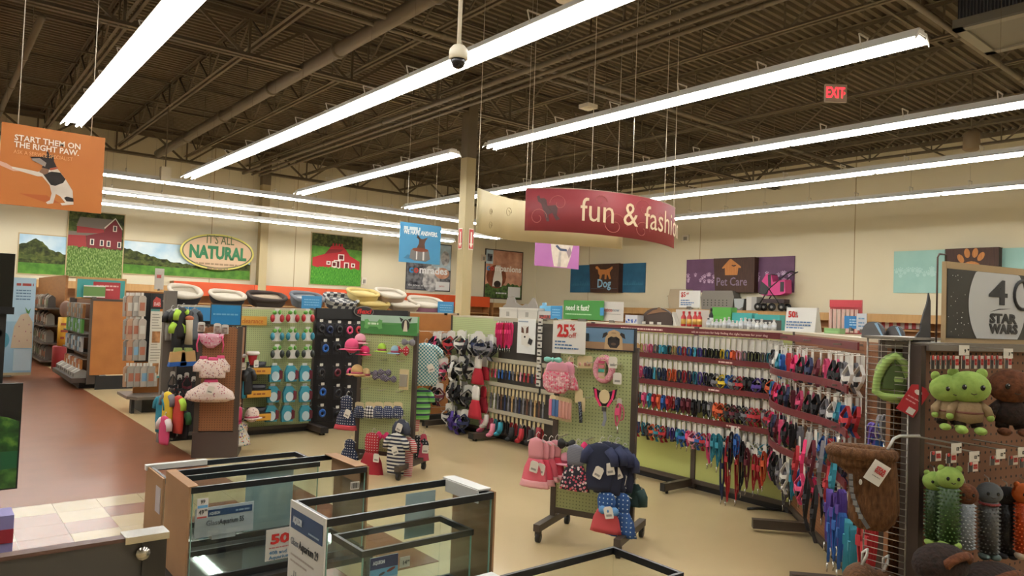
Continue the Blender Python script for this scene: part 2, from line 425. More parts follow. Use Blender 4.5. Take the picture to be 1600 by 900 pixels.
# sprinkler and service pipes
pipe_m = C('#6f6350', .55)
def pipe(pts, r, label):
    t = thing('ceiling_pipe', label, 'pipe', pts[0]); P = [Vector(p)-Vector(pts[0]) for p in pts]
    part('pipe_run', G().tube(P, r, 12), pipe_m, t); g = G(); d = P[-1]-P[0]; n = int(d.length/3.2)
    cpl = G().cyl(-d.normalized()*.05, d.normalized()*.05, r*1.22, 12).mesh('coupling', pipe_m)
    for i in range(1, n+1): link('coupling', cpl, t, P[0]+d*(i/(n+1)))
    rod = G().cyl((0, 0, r), (0, 0, ZD-pts[0][2]), .008, 5).mesh('hanger_rod', pipe_m)
    for i in range(0, n+1): link('hanger_rod', rod, t, P[0]+d*((i+.5)/(n+1)))
pipe([(5.55, -4, 6.2), (5.55, 24.7, 6.2)], .125, 'thick round brown main pipe running under roof deck toward the barn poster')
pipe([(XL+1, 10.05, 6.2), (21, 10.05, 6.2)], .045, ('slim brown sprinkler branch pipe running crosswise', 'under roof deck'))
pipe([(XL+1, 10.45, 6.2), (21, 10.45, 6.2)], .035, ('slim brown sprinkler branch pipe running crosswise', 'under roof deck'))
pipe([(8.15, -4, 5.95), (8.15, 24.5, 5.95)], .05, ('slim brown conduit running lengthwise', 'under roof deck'))
pipe([(8.45, -4, 5.95), (8.45, 24.5, 5.95)], .035, ('slim brown conduit running lengthwise', 'under roof deck'))
pipe([(8.7, -4, 5.95), (8.7, 24.5, 5.95)], .035, ('slim brown conduit running lengthwise', 'under roof deck'))
pipe([(1.3, 14.1, 6.2), (1.3, 24.5, 6.2)], .06, 'brown pipe running lengthwise above the orange dog sign')
pipe([(XL+1, 4.3, 6.2), (21, 4.3, 6.2)], .045, 'slim brown sprinkler pipe running crosswise beside the air diffuser')
# columns
col_m = C('#a59670', .6)
cp = onz(730, 180, 6.5)
def column(x, y, w_, label, top=5.95):
    t = thing('steel_column', label, 'column', (x, y, 0))
    part('shaft', G().box(-w_/2, w_/2, -w_/2, w_/2, 0, top), col_m, t)
    part('shaft_top', G().box(-w_/2-.003, w_/2+.003, -w_/2-.003, w_/2+.003, top-.85, ZD-.25), steel_m, t)
    part('base_plate', G().box(-w_/2-.08, w_/2+.08, -w_/2-.08, w_/2+.08, 0, .02), steel_m, t)
    part('cap_plate', G().box(-w_/2-.1, w_/2+.1, -w_/2-.1, w_/2+.1, ZD-.3, ZD-.27), steel_m, t)
    return t
c1 = column(9.51, 13.4, .25, 'square cream steel column beside the fun and fashion sign')
f_ = Fr(10.33, 14.55-.135, 0)
for sx, fx, h in ((-.085, 0, 0), (-.135, -90, 0)):
    sg = part('fire_extinguisher_sign', G().box(-.07 if fx else -.07, .07, -.006, 0, -.24, .24), C('#d8cfc0', .5), c1, (.06, -.136, 3.25) if not fx else (-.136, -.0, 3.25), math.radians(fx))
    flat(sg, [(C('#b0302a', .5), rect(-.06, .06, -.22, .22)), (C('#e6ddcf', .5), [(-.05, -.1), (0, -.2), (.05, -.1), (.02, -.1), (.02, .16), (-.02, .16), (-.02, -.1)])], -.007, 'arrow_print')
column(9.25, 25.4, .28, 'square cream steel column against wall right of the natural sign', ZD-.4)
# ---------------------------------------------------------------- strip lights
tube_m = emit('#fffefa', TUBE_POWER)
refl_m = C('#f4f3ef', .45); house_m = C('#d9d6cf', .5)
ZL = 4.57; FL = 2.44
def fixture_meshes():
    g = G()  # reflector: an open trough
    prof = [(-.165, .03), (-.09, .062), (-.045, .068), (.045, .068), (.09, .062), (.165, .03)]
    vs = []; fs = []
    for y in (.0, FL):
        for x, z in prof: vs.append((x, y, z))
    n = len(prof)
    for i in range(n-1): fs.append((i, i+1, n+i+1, n+i))
    k = len(vs)
    for y in (.0, FL):
        for x, z in prof: vs.append((x*1.02, y, z+.006))
    for i in range(n-1): fs.append((k+n+i, k+n+i+1, k+i+1, k+i))
    for i in (0, n-1): fs.append((i, k+i, k+n+i, n+i))
    g.add(vs, fs)
    r = g.mesh('reflector', refl_m)
    h = G().box(-.06, .06, 0, FL, .072, .15).mesh('housing', house_m)
    t = G().cyl((0, .03, 0), (0, FL-.03, 0), .019, 8).mesh('fluorescent_tube', tube_m)
    e = G(); e.prism([(-.165, 0), (-.09, .08), (.09, .08), (.165, 0), (.165, .03), (.1, .12), (-.1, .12), (-.165, .03)], -.012, .0)
    e = e.mesh('end_cap', refl_m)
    s_ = G().box(-.17, -.164, -.02, .02, -.03, .06).box(.164, .17, -.02, .02, -.03, .06).mesh('socket_bar', refl_m)
    hk = G().box(-.1, .1, -.01, .01, .235, .245).bar((-.1, 0, .24), (-.06, 0, .12), .012).bar((.1, 0, .24), (.06, 0, .12), .012).mesh('hanger', C('#cfc8ba', .4)); cw = G().cyl((0, 0, .24), (0, 0, ZD-ZL+.3), .002, 4).mesh('hanging_cable', steel_m)
    return r, h, t, e, cw, hk
FXM = fixture_meshes()
def fixture(x, y, rz, label, ends=(False, False), zl=ZL):
    o = thing('strip_light', label, 'ceiling light', (x, y, zl), rz, 'ceiling strip lights')
    r, h, t, e, cw, hk = FXM
    link('reflector', r, o); link('housing', h, o)
    for dx in (-.075, .075): link('fluorescent_tube', t, o, (dx, 0, .018))
    link('hanger', hk, o, (0, .6, 0)); link('hanger', hk, o, (0, FL-.6, 0)); link('hanging_cable', cw, o, (0, .6, 0)); link('hanging_cable', cw, o, (0, FL-.6, 0))
    if ends[0]: link('end_cap', e, o, (0, 0, 0))
    if ends[1]: link('end_cap', e, o, (0, FL+.012, 0))
def row(x, y0, n, where):
    for i in range(n): fixture(x, y0+i*FL, 0, ('strip light', where), (i == 0, i == n-1))
row(1.86, 14.55-7*FL, 7, 'in ceiling row above the orange dog sign')
row(4.86, 18.55-10*FL, 10, 'in ceiling row behind the dome camera')
row(7.85, 3.09, 3, 'in short ceiling row ending by the exit sign')
row(7.75, 11.4, 3, 'in short ceiling row left of cream column')
row(11.0, 18.58-10*FL, 10, 'in ceiling row above the red hanging sign')
row(14.1, 18.58-10*FL, 10, 'in ceiling row second nearest right wall')
row(17.3, 18.58-10*FL, 10, 'in ceiling row nearest the right wall')
row(-1.2, 14.55-6*FL, 6, 'in unseen fill row added left of orange dog sign')  # out of view: row added as fill light, continuing the row spacing
row(-4.3, 14.55-4*FL, 4, 'in the unseen far left row added for fill')  # another unseen row, added only to fill in light from the left
def rowx(y, x1, n, where, k):
    for i in range(n): fixture(k*x1-i*FL, k*y, math.pi/2, ('strip light', where), (i == 0, i == n-1), EYE+k*2.92)
rowx(19.8, 18.0, 8, 'in crosswise row farthest from barn wall', .985)
rowx(23.15, 18.1, 8, 'in middle crosswise row before barn wall', .91)
rowx(26.1, 17.85, 8, 'in crosswise row nearest the barn wall', .86)
# ================================================================ wall pictures and hanging signs
FB = Fr(0, YW, 0); FRW = Fr(XW, 20, -90)
def board(name, label, fr, tl, br, mat, th=.04, cat='sign', off=None, top=None, bottom=None, group=None, name2='board'):
    off = th if off is None else off
    u0, z1 = fr.pick(*tl, off); u1, z0 = fr.pick(*br, off)
    if top is not None: z1 = top
    if bottom is not None: z0 = bottom
    t = thing(name, label, cat, fr.W(u0, z0, off-th), fr.rz, group)
    part(name2, G().box(0, u1-u0, -th, 0, 0, z1-z0), mat, t)
    return t, u1-u0, z1-z0, -th-.001
hill_d = noisy([(.3, '#1e2416'), (.5, '#39421f'), (.7, '#5c6330')], 9, .8)
hill_l = noisy([(.3, '#2c3a1a'), (.6, '#55602c')], 6, .8)
grass_p = noisy([(.3, '#3f6a24'), (.7, '#5c8f34')], 5, .8)
crop_p = noisy([(.3, '#2d4420'), (.5, '#56752f'), (.72, '#a3b77a')], 14, .8, stretch=(3, 1, 1))
lawn_p = noisy([(.3, '#2b6a1f'), (.55, '#478f2b'), (.75, '#79b746')], 16, .8, stretch=(3, 1, .7))
sky_p = noisy([(.35, '#9fc3da'), (.65, '#d9e5ea')], 1.3, .8)
def bumps(x0, x1, z, amp, n, seed, base):
    r = random.Random(seed); top = []
    for i in range(n+1):
        x = x0+(x1-x0)*i/n; f = i/n
        zz = z(f) if callable(z) else z
        top.append((x, zz+amp*(r.random()-.5)))
    return [(x0, base)]+top+[(x1, base)]
frame_m = C('#b59f78', .6)
# landscape left of the barn
t, Wd, Ht, y = board('landscape_panel', 'wide landscape panel of dark hedges left of the corn barn picture', FB, (29, 363), (106, 432), frame_m, cat='picture')
flat(t, [(sky_p, rect(.03, Wd-.0, .03, Ht-.03)), (hill_d, bumps(.03, Wd, lambda f: Ht*(.72+.22*math.exp(-((f-.35)/.2)**2)-.18*f), .05, 22, 1, Ht*.3)),
         (hill_l, bumps(.03, Wd, lambda f: Ht*(.5-.06*f), .06, 18, 2, Ht*.28)), (hill_d, bumps(.03, Wd, lambda f: Ht*.38, .06, 18, 3, Ht*.25)), (grass_p, rect(.03, Wd, .03, Ht*.29))], y)
# barn above corn
t, Wd, Ht, y = board('barn_picture', 'tall picture of dark red barn above a corn field', FB, (107, 326), (191, 437), frame_m, .07, cat='picture')
red1, red2, roof_, whit = C('#6d1f26', .7), C('#8e2c2c', .7), C('#6e655b', .7), C('#cfc6b8', .7)
S = lambda L: [(a*Wd, b*Ht) for a, b in L]
shp = [(hill_d, rect(.03, Wd-.03, .03, Ht-.03)), (hill_l, S([(.02, .6), (.02, .82), (.2, .8), (.3, .6)])),
    (red2, S([(.02, .45), (.02, .62), (.32, .63), (.34, .45)])), (roof_, S([(.02, .62), (.02, .68), (.66, .68), (.64, .64), (.32, .63)])), (red2, S([(.16, .66), (.16, .8), (.62, .78), (.64, .68)])), (roof_, S([(.15, .76), (.2, .9), (.8, .9), (.64, .74)])),
    (red1, S([(.34, .45), (.33, .63), (.64, .7), (.64, .76), (.82, .9), (.95, .74), (.95, .45)])), (whit, S([(.64, .75), (.82, .91), (.95, .75), (.955, .77), (.82, .93), (.63, .77)]))]
for cx, cz in ((.43, .545), (.6, .54), (.72, .535), (.91, .53), (.82, .77)): shp += [(whit, S(rect(cx-.035, cx+.035, cz-.05, cz+.04))), (C('#252a33', .6), S(rect(cx-.02, cx+.02, cz-.04, cz+.03)))]
shp.append((crop_p, bumps(.03, Wd-.03, Ht*.45, .08, 30, 5, .03)))
flat(t, shp, y)
# landscape right
t, Wd, Ht, y = board('landscape_panel', 'long landscape panel of field and hedge behind the oval natural sign', FB, (193, 374), (391, 439), frame_m, cat='picture')
flat(t, [(sky_p, rect(.0, Wd-.03, .03, Ht-.03)), (hill_d, bumps(0, Wd-.03, lambda f: Ht*(.78-.9*f if f < .35 else .47+.1*math.sin(f*9)), .08, 40, 7, Ht*.3)),
         (hill_l, bumps(0, Wd-.03, lambda f: Ht*(.45-.1*f), .07, 40, 8, Ht*.28)), (hill_d, bumps(0, Wd-.03, Ht*.34, .07, 40, 9, Ht*.25)), (grass_p, bumps(0, Wd-.03, lambda f: Ht*(.3-.1*f+.12*f*f), .01, 30, 4, .03))], y)
# oval sign
c = ony(341, 394, YW-.22); e = ony(397, 394, YW-.22); rx = e.x-c.x; rzv = (ony(341, 366, YW-.22).z-ony(341, 422, YW-.22).z)/2
t = thing('oval_sign', 'oval yellow rimmed sign reading its all natural over the landscape', 'sign', (c.x, YW-.22, c.z))
part('board', G().prism(oval(0, 0, rx, rzv, 40), 0, .06), C('#c9c05c', .5), t)
for dx in (-.8, .8): part('stand_off', G().box(dx-.03, dx+.03, .06, .22, -.1, .1), frame_m, t)
flat(t, [(C('#4d5430', .5), oval(0, 0, rx*.955, rzv*.92, 40)), (C('#bfa182', .6), oval(0, 0, rx*.92, rzv*.86, 40))], -.001)
text("IT'S ALL", .4, C('#4d5a35', .6), t, .05, .4, -.012, bold=.01, fit=rx*.75)
text('NATURAL', .58, C('#1c6a3e', .6), t, 0, -.05, -.012, bold=.05, fit=rx*1.55)
scrawl(t, [(-rx*.6, rx*.6, -.42), (-rx*.28, rx*.28, -.57)], .06, C('#8a7358', .6), -.012)
# red barn on lawn
t, Wd, Ht, y = board('barn_picture', 'picture of bright red barn on green lawn by the cream column', FB, (487, 362), (564, 449), frame_m, cat='picture')
S = lambda L: [(a*Wd, b*Ht) for a, b in L]
rb, wh = C('#a81f26', .7), C('#d8cfc4', .7)
shp = [(hill_d, rect(.03, Wd-.03, .03, Ht-.03)), (grass_p, S([(.02, .3), (.02, .75), (.98, .72), (.98, .3)])),
    (rb, S([(.04, .34), (.04, .52), (.26, .6), (.34, .7), (.38, .76), (.5, .78), (.62, .76), (.68, .7), (.75, .6), (.95, .5), (.95, .34)])), (C('#7b161c', .7), S([(.26, .6), (.34, .7), (.62, .72), (.56, .66), (.36, .62)]))]
for a, b, c_, d in ((.44, .57, .34, .5), (.52, .64, .5, .62), (.3, .38, .4, .47), (.64, .74, .34, .47), (.78, .86, .38, .46), (.4, .5, .36, .47)): shp += [(wh, S(rect(a, b, c_, d))), (C('#5d1418', .7), S(rect(a+.02, b-.02, c_+.02, d-.02)))]
for q in (.4, .46, .52, .57): shp.append((rb, S(rect(q, q+.03, .76, .82))))
shp.append((lawn_p, bumps(.03, Wd-.03, Ht*.35, .08, 30, 6, .03)))
flat(t, shp, y)
# comrades / companions
fur_d = noisy([(.35, '#26242a'), (.6, '#77777a')], 5, .8); fur_l = noisy([(.35, '#7d7b7c'), (.6, '#c6c3c0')], 5, .8); skin = noisy([(.3, '#a9745c'), (.7, '#d8a487')], 3, .8)
t, Wd, Ht, y = board('photo_panel', 'dark picture of cats and dogs lettered comrades behind the blue hanging sign', FB, (637, 376), (703, 456), C('#33343a', .6), cat='picture')
S = lambda L: [(a*Wd, b*Ht) for a, b in L]
flat(t, [(fur_d, S(rect(.01, .99, .02, .98))), (noisy([(.3, '#7f9aa8'), (.7, '#c3d2d8')], 2, .8), S(rect(.55, .99, .45, .98))), (fur_l, S(oval(.55, .25, .2, .28))), (fur_d, S(oval(.2, .3, .18, .22))), (skin, S(oval(.8, .38, .17, .12))), (fur_l, S(oval(.86, .7, .1, .16))), (C('#d9d8d6', .6), S(rect(.66, .98, .02, .2)))], y)
for s_, x, cl, ft in (('c', .1, '#2e86c7', .09), ('o', .21, '#c33a33', .1), ('mrades', .6, '#e4e4e4', .64)): text(s_, .42, C(cl, .5), t, x*Wd, .42*Ht, y-.008, bold=.03, fit=ft*Wd)
text('petco', .12, C('#b5382f', .5), t, .8*Wd, .11*Ht, y-.008)
text('the power of together', .13, C('#d0d0d0', .5), t, .33*Wd, .1*Ht, y-.008, fit=.56*Wd)
t, Wd, Ht, y = board('photo_panel', 'picture of people with brown and white dog lettered companions', FB, (759, 388), (815, 469), C('#3a2c22', .6), cat='picture')
S = lambda L: [(a*Wd, b*Ht) for a, b in L]
flat(t, [(skin, S(rect(.02, .98, .02, .98))), (C('#b9ccd2', .6), S(rect(.02, .2, .7, .98))), (fur_d, S(rect(.05, .18, .75, .9))), (noisy([(.3, '#24301a'), (.7, '#5c7a3a')], 8, .8), S(bumps(.02, .98, .3, .08, 16, 3, .02))), (noisy([(.3, '#5e2f1c'), (.7, '#8a4c2e')], 4, .8), S(oval(.3, .45, .26, .24))), (C('#d8d2c6', .7), S([(.28, .68), (.4, .68), (.46, .4), (.44, .25), (.2, .25), (.22, .42)])), (C('#2a1f1c', .5), S(oval(.33, .3, .09, .07))), (C('#d9d8d6', .6), S(rect(.62, .95, .05, .26)))], y)
for s_, x, cl, ft in (('c', .08, '#2e86c7', .08), ('o', .18, '#c33a33', .09), ('mpanions', .6, '#efe9e2', .7)): text(s_, .38, C(cl, .5), t, x*Wd, .62*Ht, y-.008, bold=.03, fit=ft*Wd)
scrawl(t, [(.3*Wd, .58*Wd, .12*Ht)], .06, C('#d0d0d0', .5), y-.008)
# wall department signs on the right wall
def dept(px, mats, labels, fr=FRW):
    (a0, a1), (b0, b1), (c0, c1) = px; out = []
    t1 = board('wall_panel', labels[0], fr, *a0, mats[0], .05, off=.05)
    out.append(t1)
    u0, zt = fr.pick(*b0, .3); u1, zb = fr.pick(*b1, .3); W_, H_ = u1-u0, zt-zb
    t = thing('wall_sign', labels[1], 'sign', fr.W(u0, zb, 0), fr.rz)
    g = G(); w_ = .06*W_
    g.add([(w_, -.3, 0), (W_, -.3, 0), (W_, 0, 0), (w_, 0, 0), (0, -.3, H_), (W_, -.3, H_), (W_, 0, H_), (0, 0, H_)], [(3,2,1,0),(4,5,6,7),(0,1,5,4),(1,2,6,5),(2,3,7,6),(3,0,4,7)])
    part('box_body', g, mats[1], t); out.append((t, W_, H_, -.301))
    out.append(board('wall_panel', labels[2], fr, *c0, mats[0], .05, off=.05) if c0 else None)
    return out
wood_d = noisy([(.3, '#3a241b'), (.7, '#4b3024')], 3, .6, stretch=(12, 1, 1)); wood_o = noisy([(.3, '#a96a35'), (.7, '#bf8043')], 3, .6, stretch=(12, 1, 1))
blue_p = noisy([(.3, '#215676'), (.7, '#2a6484')], 2, .6)
A, B, Cc = dept((((( 892, 415), (937, 457)), 0), ((921, 413), (966, 457)), (((968, 412), (1007, 457)), 0)), (blue_p, wood_d), ('blue wall panel left of the dog department sign', 'dark brown box sign reading dog with golden dog shape', 'blue wall panel right of the dog department sign'))
for P_ in (A, Cc):
    g = G(); r_ = random.Random(3)
    for k in range(26):
        x = P_[1]*(.05+.9*k/26); g.prism([(x, P_[2]*.25), (x+.03, P_[2]*.25), (x+.015+.02*r_.random(), P_[2]*(.34+.1*r_.random()))], P_[3]-.002, P_[3])
    part('grass_print', g, C('#3a7896', .6), P_[0])
t, W_, H_, y = B
dog_sh = [(.02, .93), (.12, 1), (.2, .9), (.3, .74), (.62, .72), (.8, .8), (.97, .95), (.99, .8), (.9, .66), (.84, .5), (.86, .3), (.92, .04), (.82, .02), (.74, .3), (.68, .36), (.66, .02), (.56, .02), (.56, .38), (.42, .36), (.36, .04), (.26, .02), (.28, .3), (.2, .44), (.16, .74), (.05, .78)]
flat(t, [(wood_o, [(W_*(.2+.6*a), H_*(.45+.48*b)) for a, b in dog_sh]), (C('#4a5560', .5), rect(.08*W_, .96*W_, .13*H_, .145*H_))], y)
text('Dog', .5, C('#8fc0da', .5), t, .52*W_, .3*H_, y-.004, bold=.02, fit=.45*W_)
purp = noisy([(.3, '#5d3d5a'), (.7, '#6c4a68')], 2, .6)
A, B, Cc = dept((((( 1073, 406), (1120, 457)), 0), ((1115, 404), (1178, 457)), (((1181, 402), (1240, 457)), 0)), (purp, wood_d), ('purple wall panel with paw prints left of the pet care sign', 'dark brown box sign reading pet care with birdhouse shape', 'purple wall panel right of the pet care sign behind the stroller'))
paw_l = C('#b79ab4', .6)
for P_ in (A, Cc):
    r_ = random.Random(5); sh = []
    for k in range(14):
        x, z = P_[1]*(.06+.88*r_.random()), P_[2]*(.28+.25*r_.random())
        for dx, dz, q in ((0, 0, .05), (-.05, .06, .022), (0, .085, .022), (.05, .06, .022)): sh.append((paw_l, oval(x+dx, z+dz, q, q, 8)))
    flat(P_[0], sh, P_[3], 'paw_print', .00005)
t, W_, H_, y = B
flat(t, [(wood_o, [(W_*a, H_*b) for a, b in ((.22, .72), (.4, .96), (.45, .96), (.68, .74), (.68, .7), (.62, .71), (.6, .5), (.3, .5), (.29, .71), (.23, .69))]), (wood_d, [(W_*(.51+.06*math.sin(a)**3), H_*(.77+.02*(13*math.cos(a)-5*math.cos(2*a)-2*math.cos(3*a)-math.cos(4*a))/10)) for a in [k*math.pi/8 for k in range(16)]])], y)
text('Pet Care', .42, C('#7a6880', .5), t, .46*W_, .3*H_, y-.004, bold=.01, fit=.74*W_)
mint = noisy([(.3, '#8fbab3'), (.7, '#9cc4bc')], 2, .6)
A, B, Cc = dept((((( 1397, 393), (1475, 458)), 0), ((1477, 389), (1560, 445)), (((1565, 388), (1660, 452)), 0)), (mint, wood_d), ('pale mint wall panel left of the paw sign', 'dark brown box sign with golden paw print', 'pale mint wall panel right of the paw sign'))
r_ = random.Random(6); sh = []
for k in range(16):
    x, z = A[1]*(.06+.88*r_.random()), A[2]*(.36+.22*r_.random())
    for dx, dz, q in ((0, 0, .05), (-.05, .06, .022), (0, .085, .022), (.05, .06, .022)): sh.append((C('#a9cdc6', .6), oval(x+dx, z+dz, q, q, 8)))
flat(A[0], sh, A[3], 'paw_print', .00005)
t, W_, H_, y = B
flat(t, [(wood_o, oval(.5*W_, .42*H_, .2*W_, .22*H_))]+[(wood_o, oval(W_*a, H_*b, .055*W_, .13*H_, rot=r)) for a, b, r in ((.3, .72, .5), (.42, .86, .15), (.57, .86, -.15), (.68, .76, -.5))], y)
# hanging signs
def hang(t, xs, z0, z1, r=.004, y=.012, col='#cfc6b4'):
    for x in xs: part('hanging_wire', G().cyl((x, y, z0), (x, y, z1), r, 5), C(col, .4), t)
fo = Fr(0, 8.4, 0)
org = noisy([(.3, '#b0662a'), (.7, '#b96f2f')], 1.5, .5)
t, Wd, Ht, y = board('hanging_sign', 'orange hanging sign of sitting dog giving its paw', fo, (3, 190), (158, 334), org, .02, off=.0)
hang(t, (.15*Wd, .86*Wd), Ht, ZD-t.location.z)
S = lambda L: [((a-0)/930*Wd, (855-b)/800*Ht) for a, b in L]   # traced on a 930 x 900 sheet
dogw, dogk = noisy([(.3, '#c3b6a8'), (.7, '#d8cec2')], 6, .8), noisy([(.3, '#231e1d'), (.7, '#332c2a')], 6, .8)
flat(t, [(C('#a9561c', .6), S([(180, 735), (420, 725), (540, 790), (400, 795)])), (C('#c49a86', .6), S([(0, 440), (60, 455), (140, 500), (190, 515), (120, 522), (0, 480)])),
  (dogw, S([(100, 480), (240, 490), (330, 500), (380, 470), (365, 420), (500, 440), (580, 540), (650, 650), (665, 790), (560, 810), (545, 790), (590, 780), (540, 720), (500, 700), (480, 800), (430, 812), (415, 795), (450, 770), (462, 700), (440, 620), (370, 540), (330, 545), (200, 520), (110, 500)])),
  (dogk, S([(375, 515), (450, 480), (530, 480), (580, 540), (560, 580), (490, 620), (450, 615)])), (dogk, S([(575, 730), (600, 715), (660, 725), (665, 760), (600, 765)])), (noisy([(.3, '#6b4a38'), (.7, '#87664f')], 6, .8), S([(340, 500), (370, 450), (430, 450), (420, 500), (390, 520)])),
  (dogk, S([(255, 362), (350, 345), (390, 320), (405, 270), (425, 320), (465, 305), (465, 370), (500, 440), (440, 465), (360, 450), (380, 415), (300, 405)])), (C('#8d8078', .7), S([(270, 375), (340, 360), (400, 400), (390, 440), (310, 405), (275, 392)])), (C('#9c4a2c', .6), S([(430, 450), (500, 425), (505, 445), (440, 470)]))], y, step=.0004)
text('START THEM ON', .078, C('#efe2cf', .5), t, .12*Wd, .83*Ht, y-.006, align='LEFT', bold=.02, fit=.63*Wd)
text('THE RIGHT PAW.', .078, C('#efe2cf', .5), t, .12*Wd, .745*Ht, y-.006, align='LEFT', bold=.02, fit=.62*Wd)
text('ASK A SERVICE SPECIALIST', .052, C('#e0a266', .5), t, .12*Wd, .655*Ht, y-.006, align='LEFT', fit=.56*Wd)
fb2 = Fr(0, 14.0, 0)
t, Wd, Ht, y = board('hanging_sign', 'sky blue hanging sign with dog behind steel bowl', fb2, (626, 346), (687, 414), noisy([(.3, '#3f86b4'), (.7, '#4992c0')], 1.5, .5), .02, off=0)
hang(t, (.17*Wd, .86*Wd), Ht, ZD-t.location.z)
S = lambda L: [(a*Wd, b*Ht) for a, b in L]
flat(t, [(C('#326f96', .5), S([(.1, .1), (.2, .2), (.5, .12), (.4, .06)])), (C('#54392e', .7), S([(.42, .72), (.4, .64), (.48, .62), (.56, .62), (.68, .68), (.62, .58), (.6, .5), (.62, .36), (.4, .36), (.46, .5), (.46, .58)])), (C('#6e6a68', .3, .6), S([(.27, .32), (.24, .12), (.36, .06), (.64, .05), (.75, .12), (.71, .32), (.6, .38), (.38, .38)])), (C('#c9c6c2', .3, .3), S(rect(.4, .43, .09, .3))), (C('#c9c6c2', .3, .3), S(rect(.56, .6, .08, .3))), (C('#7a3e2a', .7), S(oval(.5, .34, .2, .05)))], y)
scrawl(t, [(.08*Wd, .48*Wd, .86*Ht)], .075, C('#cfe0ea', .5), y-.006)
text('WE HAVE ANSWERS.', .14, C('#f4f7f9', .5), t, .08*Wd, .76*Ht, y-.006, align='LEFT', bold=.03, fit=.84*Wd)
fp = Fr(0, 14.0, 0)
t, Wd, Ht, y = board('hanging_sign', 'pink hanging sign of white dog chest below the cream curved sign', fp, (838, 350), (904, 421), noisy([(.3, '#a05f9c'), (.7, '#ab6aa6')], 1.5, .5), .02, off=0)
hang(t, (.17*Wd, .83*Wd), Ht, ZD-t.location.z)
S = lambda L: [(a*Wd, b*Ht) for a, b in L]
flat(t, [(dogw, S([(.33, .62), (.36, .35), (.42, .02), (.72, .02), (.8, .3), (.85, .6), (.8, .8), (.6, .9), (.42, .82)])), (noisy([(.3, '#8f8682'), (.7, '#b9b0a8')], 5, .8), S([(.5, .02), (.53, .4), (.58, .4), (.57, .02)])), (C('#35405f', .6), S([(.44, .52), (.55, .42), (.72, .42), (.7, .48), (.56, .48), (.48, .56)])), (C('#8c7a7e', .6), S([(.7, .4), (.78, .55), (.82, .4), (.76, .25)]))], y)
# the curved department sign
def arc_pt(s, L, sag):
    """s from -.5 to .5 of the chord -> (x, y) with the bow toward -y"""
    R_ = (L*L/4+sag*sag)/(2*sag); a = math.asin(min(1, L/2/R_)); t_ = 2*s*a
    return R_*math.sin(t_), -(R_*math.cos(t_)-(R_-sag))
bl, br = ond(820, 360, 11.0), ond(1053, 388, 11.5); tl = ond(822, 294, 11.0)
ch = Vector((br.x-bl.x, br.y-bl.y, 0)); L = ch.length; Hs = tl.z-bl.z; dz = br.z-bl.z; SAG = .58
mid = (bl+br)/2
t = thing('curved_sign', 'dark red bowed hanging sign reading fun and fashion', 'sign', mid, math.atan2(ch.y, ch.x))
def bowed(s, z, out=0.):
    x, y_ = arc_pt(s, L, SAG); n = math.hypot(x, y_ - 0) or 1
    return (x, y_-out, z + dz*s)
rows = [[bowed(-.5+i/28, z) for i in range(29)] for z in (0, Hs)]
part('board', G().surf(rows, .025, 0), noisy([(.3, '#7c2b30'), (.7, '#873237')], 1.2, .6), t)
g = G()
edge = [bowed(-.5+i/28, Hs) for i in range(29)]; g.tube([(a, b+.012, c) for a, b, c in edge], .012, 5)
part('top_rail', g, C('#8a6a58', .5), t)
def bend(me, s0, z0, out=.006):
    me = me.copy()
    for v in me.vertices:
        # v.x is arc length from s0
        s_ = s0+v.co.x/(L*1.16); p = bowed(s_, z0+v.co.z, out); v.co = Vector((p[0], p[1]+v.co.y, p[2]))
    return me
link('lettering', bend(text_mesh('fun & fashion', .50, C('#d9c1a0', .6), 'LEFT', 0.0, .002, .86), -.185, Hs*.52), t)
sw = C('#a2574f', .6); g = G()
def spiral(s0, z0, r0, turns, dirn):
    pts = []
    for k in range(int(18*turns)+1):
        a = k*2*math.pi/18; q = r0*(1-k/(18*turns)*.8)
        pts.append((s0+dirn*q*math.cos(a)/L/1.1, z0+q*math.sin(a)))
    return pts
for s0, z0, r0, tn, dr in ((-.42, .2, .15, 1.2, 1), (-.3, .42, .14, 1.1, -1), (.0, .16, .2, 1.3, 1), (.18, .47, .16, 1.2, -1), (.17, .14, .15, 1.2, 1), (-.08, .5, .1, 1, 1), (.3, .35, .14, 1.1, 1)):
    P = [bowed(a, max(.02, min(Hs-.02, b)), .004) for a, b in spiral(s0, z0, r0, tn, dr)]
    for a, b in zip(P[:-1], P[1:]): g.bar(a, b, .004, .008)
o = part('swirl_print', g, sw, t); o['kind'] = 'stuff'
sd = [(-.43+.16*a*.9, .12+.5*Hs*b+.06) for a, b in ((.0, 1.05), (.1, 1.1), (.16, .95), (.3, .98), (.4, .9), (.46, .62), (.8, .66), (.86, .5), (.84, .2), (.96, .02), (.82, -.06), (.74, .1), (.66, .3), (.5, .2), (.55, -.1), (.44, -.12), (.36, .2), (.26, .5), (.2, .7), (.06, .82))]
g = G(); k0 = [bowed(a, b, .005) for a, b in sd]; g.add(k0, [tuple(range(len(k0)))[::-1]])
part('dog_print', g, C('#4b2a28', .6), t)
for s_ in (-.47, -.13, .1, .35, .48):
    p = bowed(s_, Hs); part('hanging_wire', G().cyl((p[0], p[1]+.012, p[2]), (p[0], p[1]+.012, ZD-mid.z), .005, 5), C('#d6cdba', .4), t)
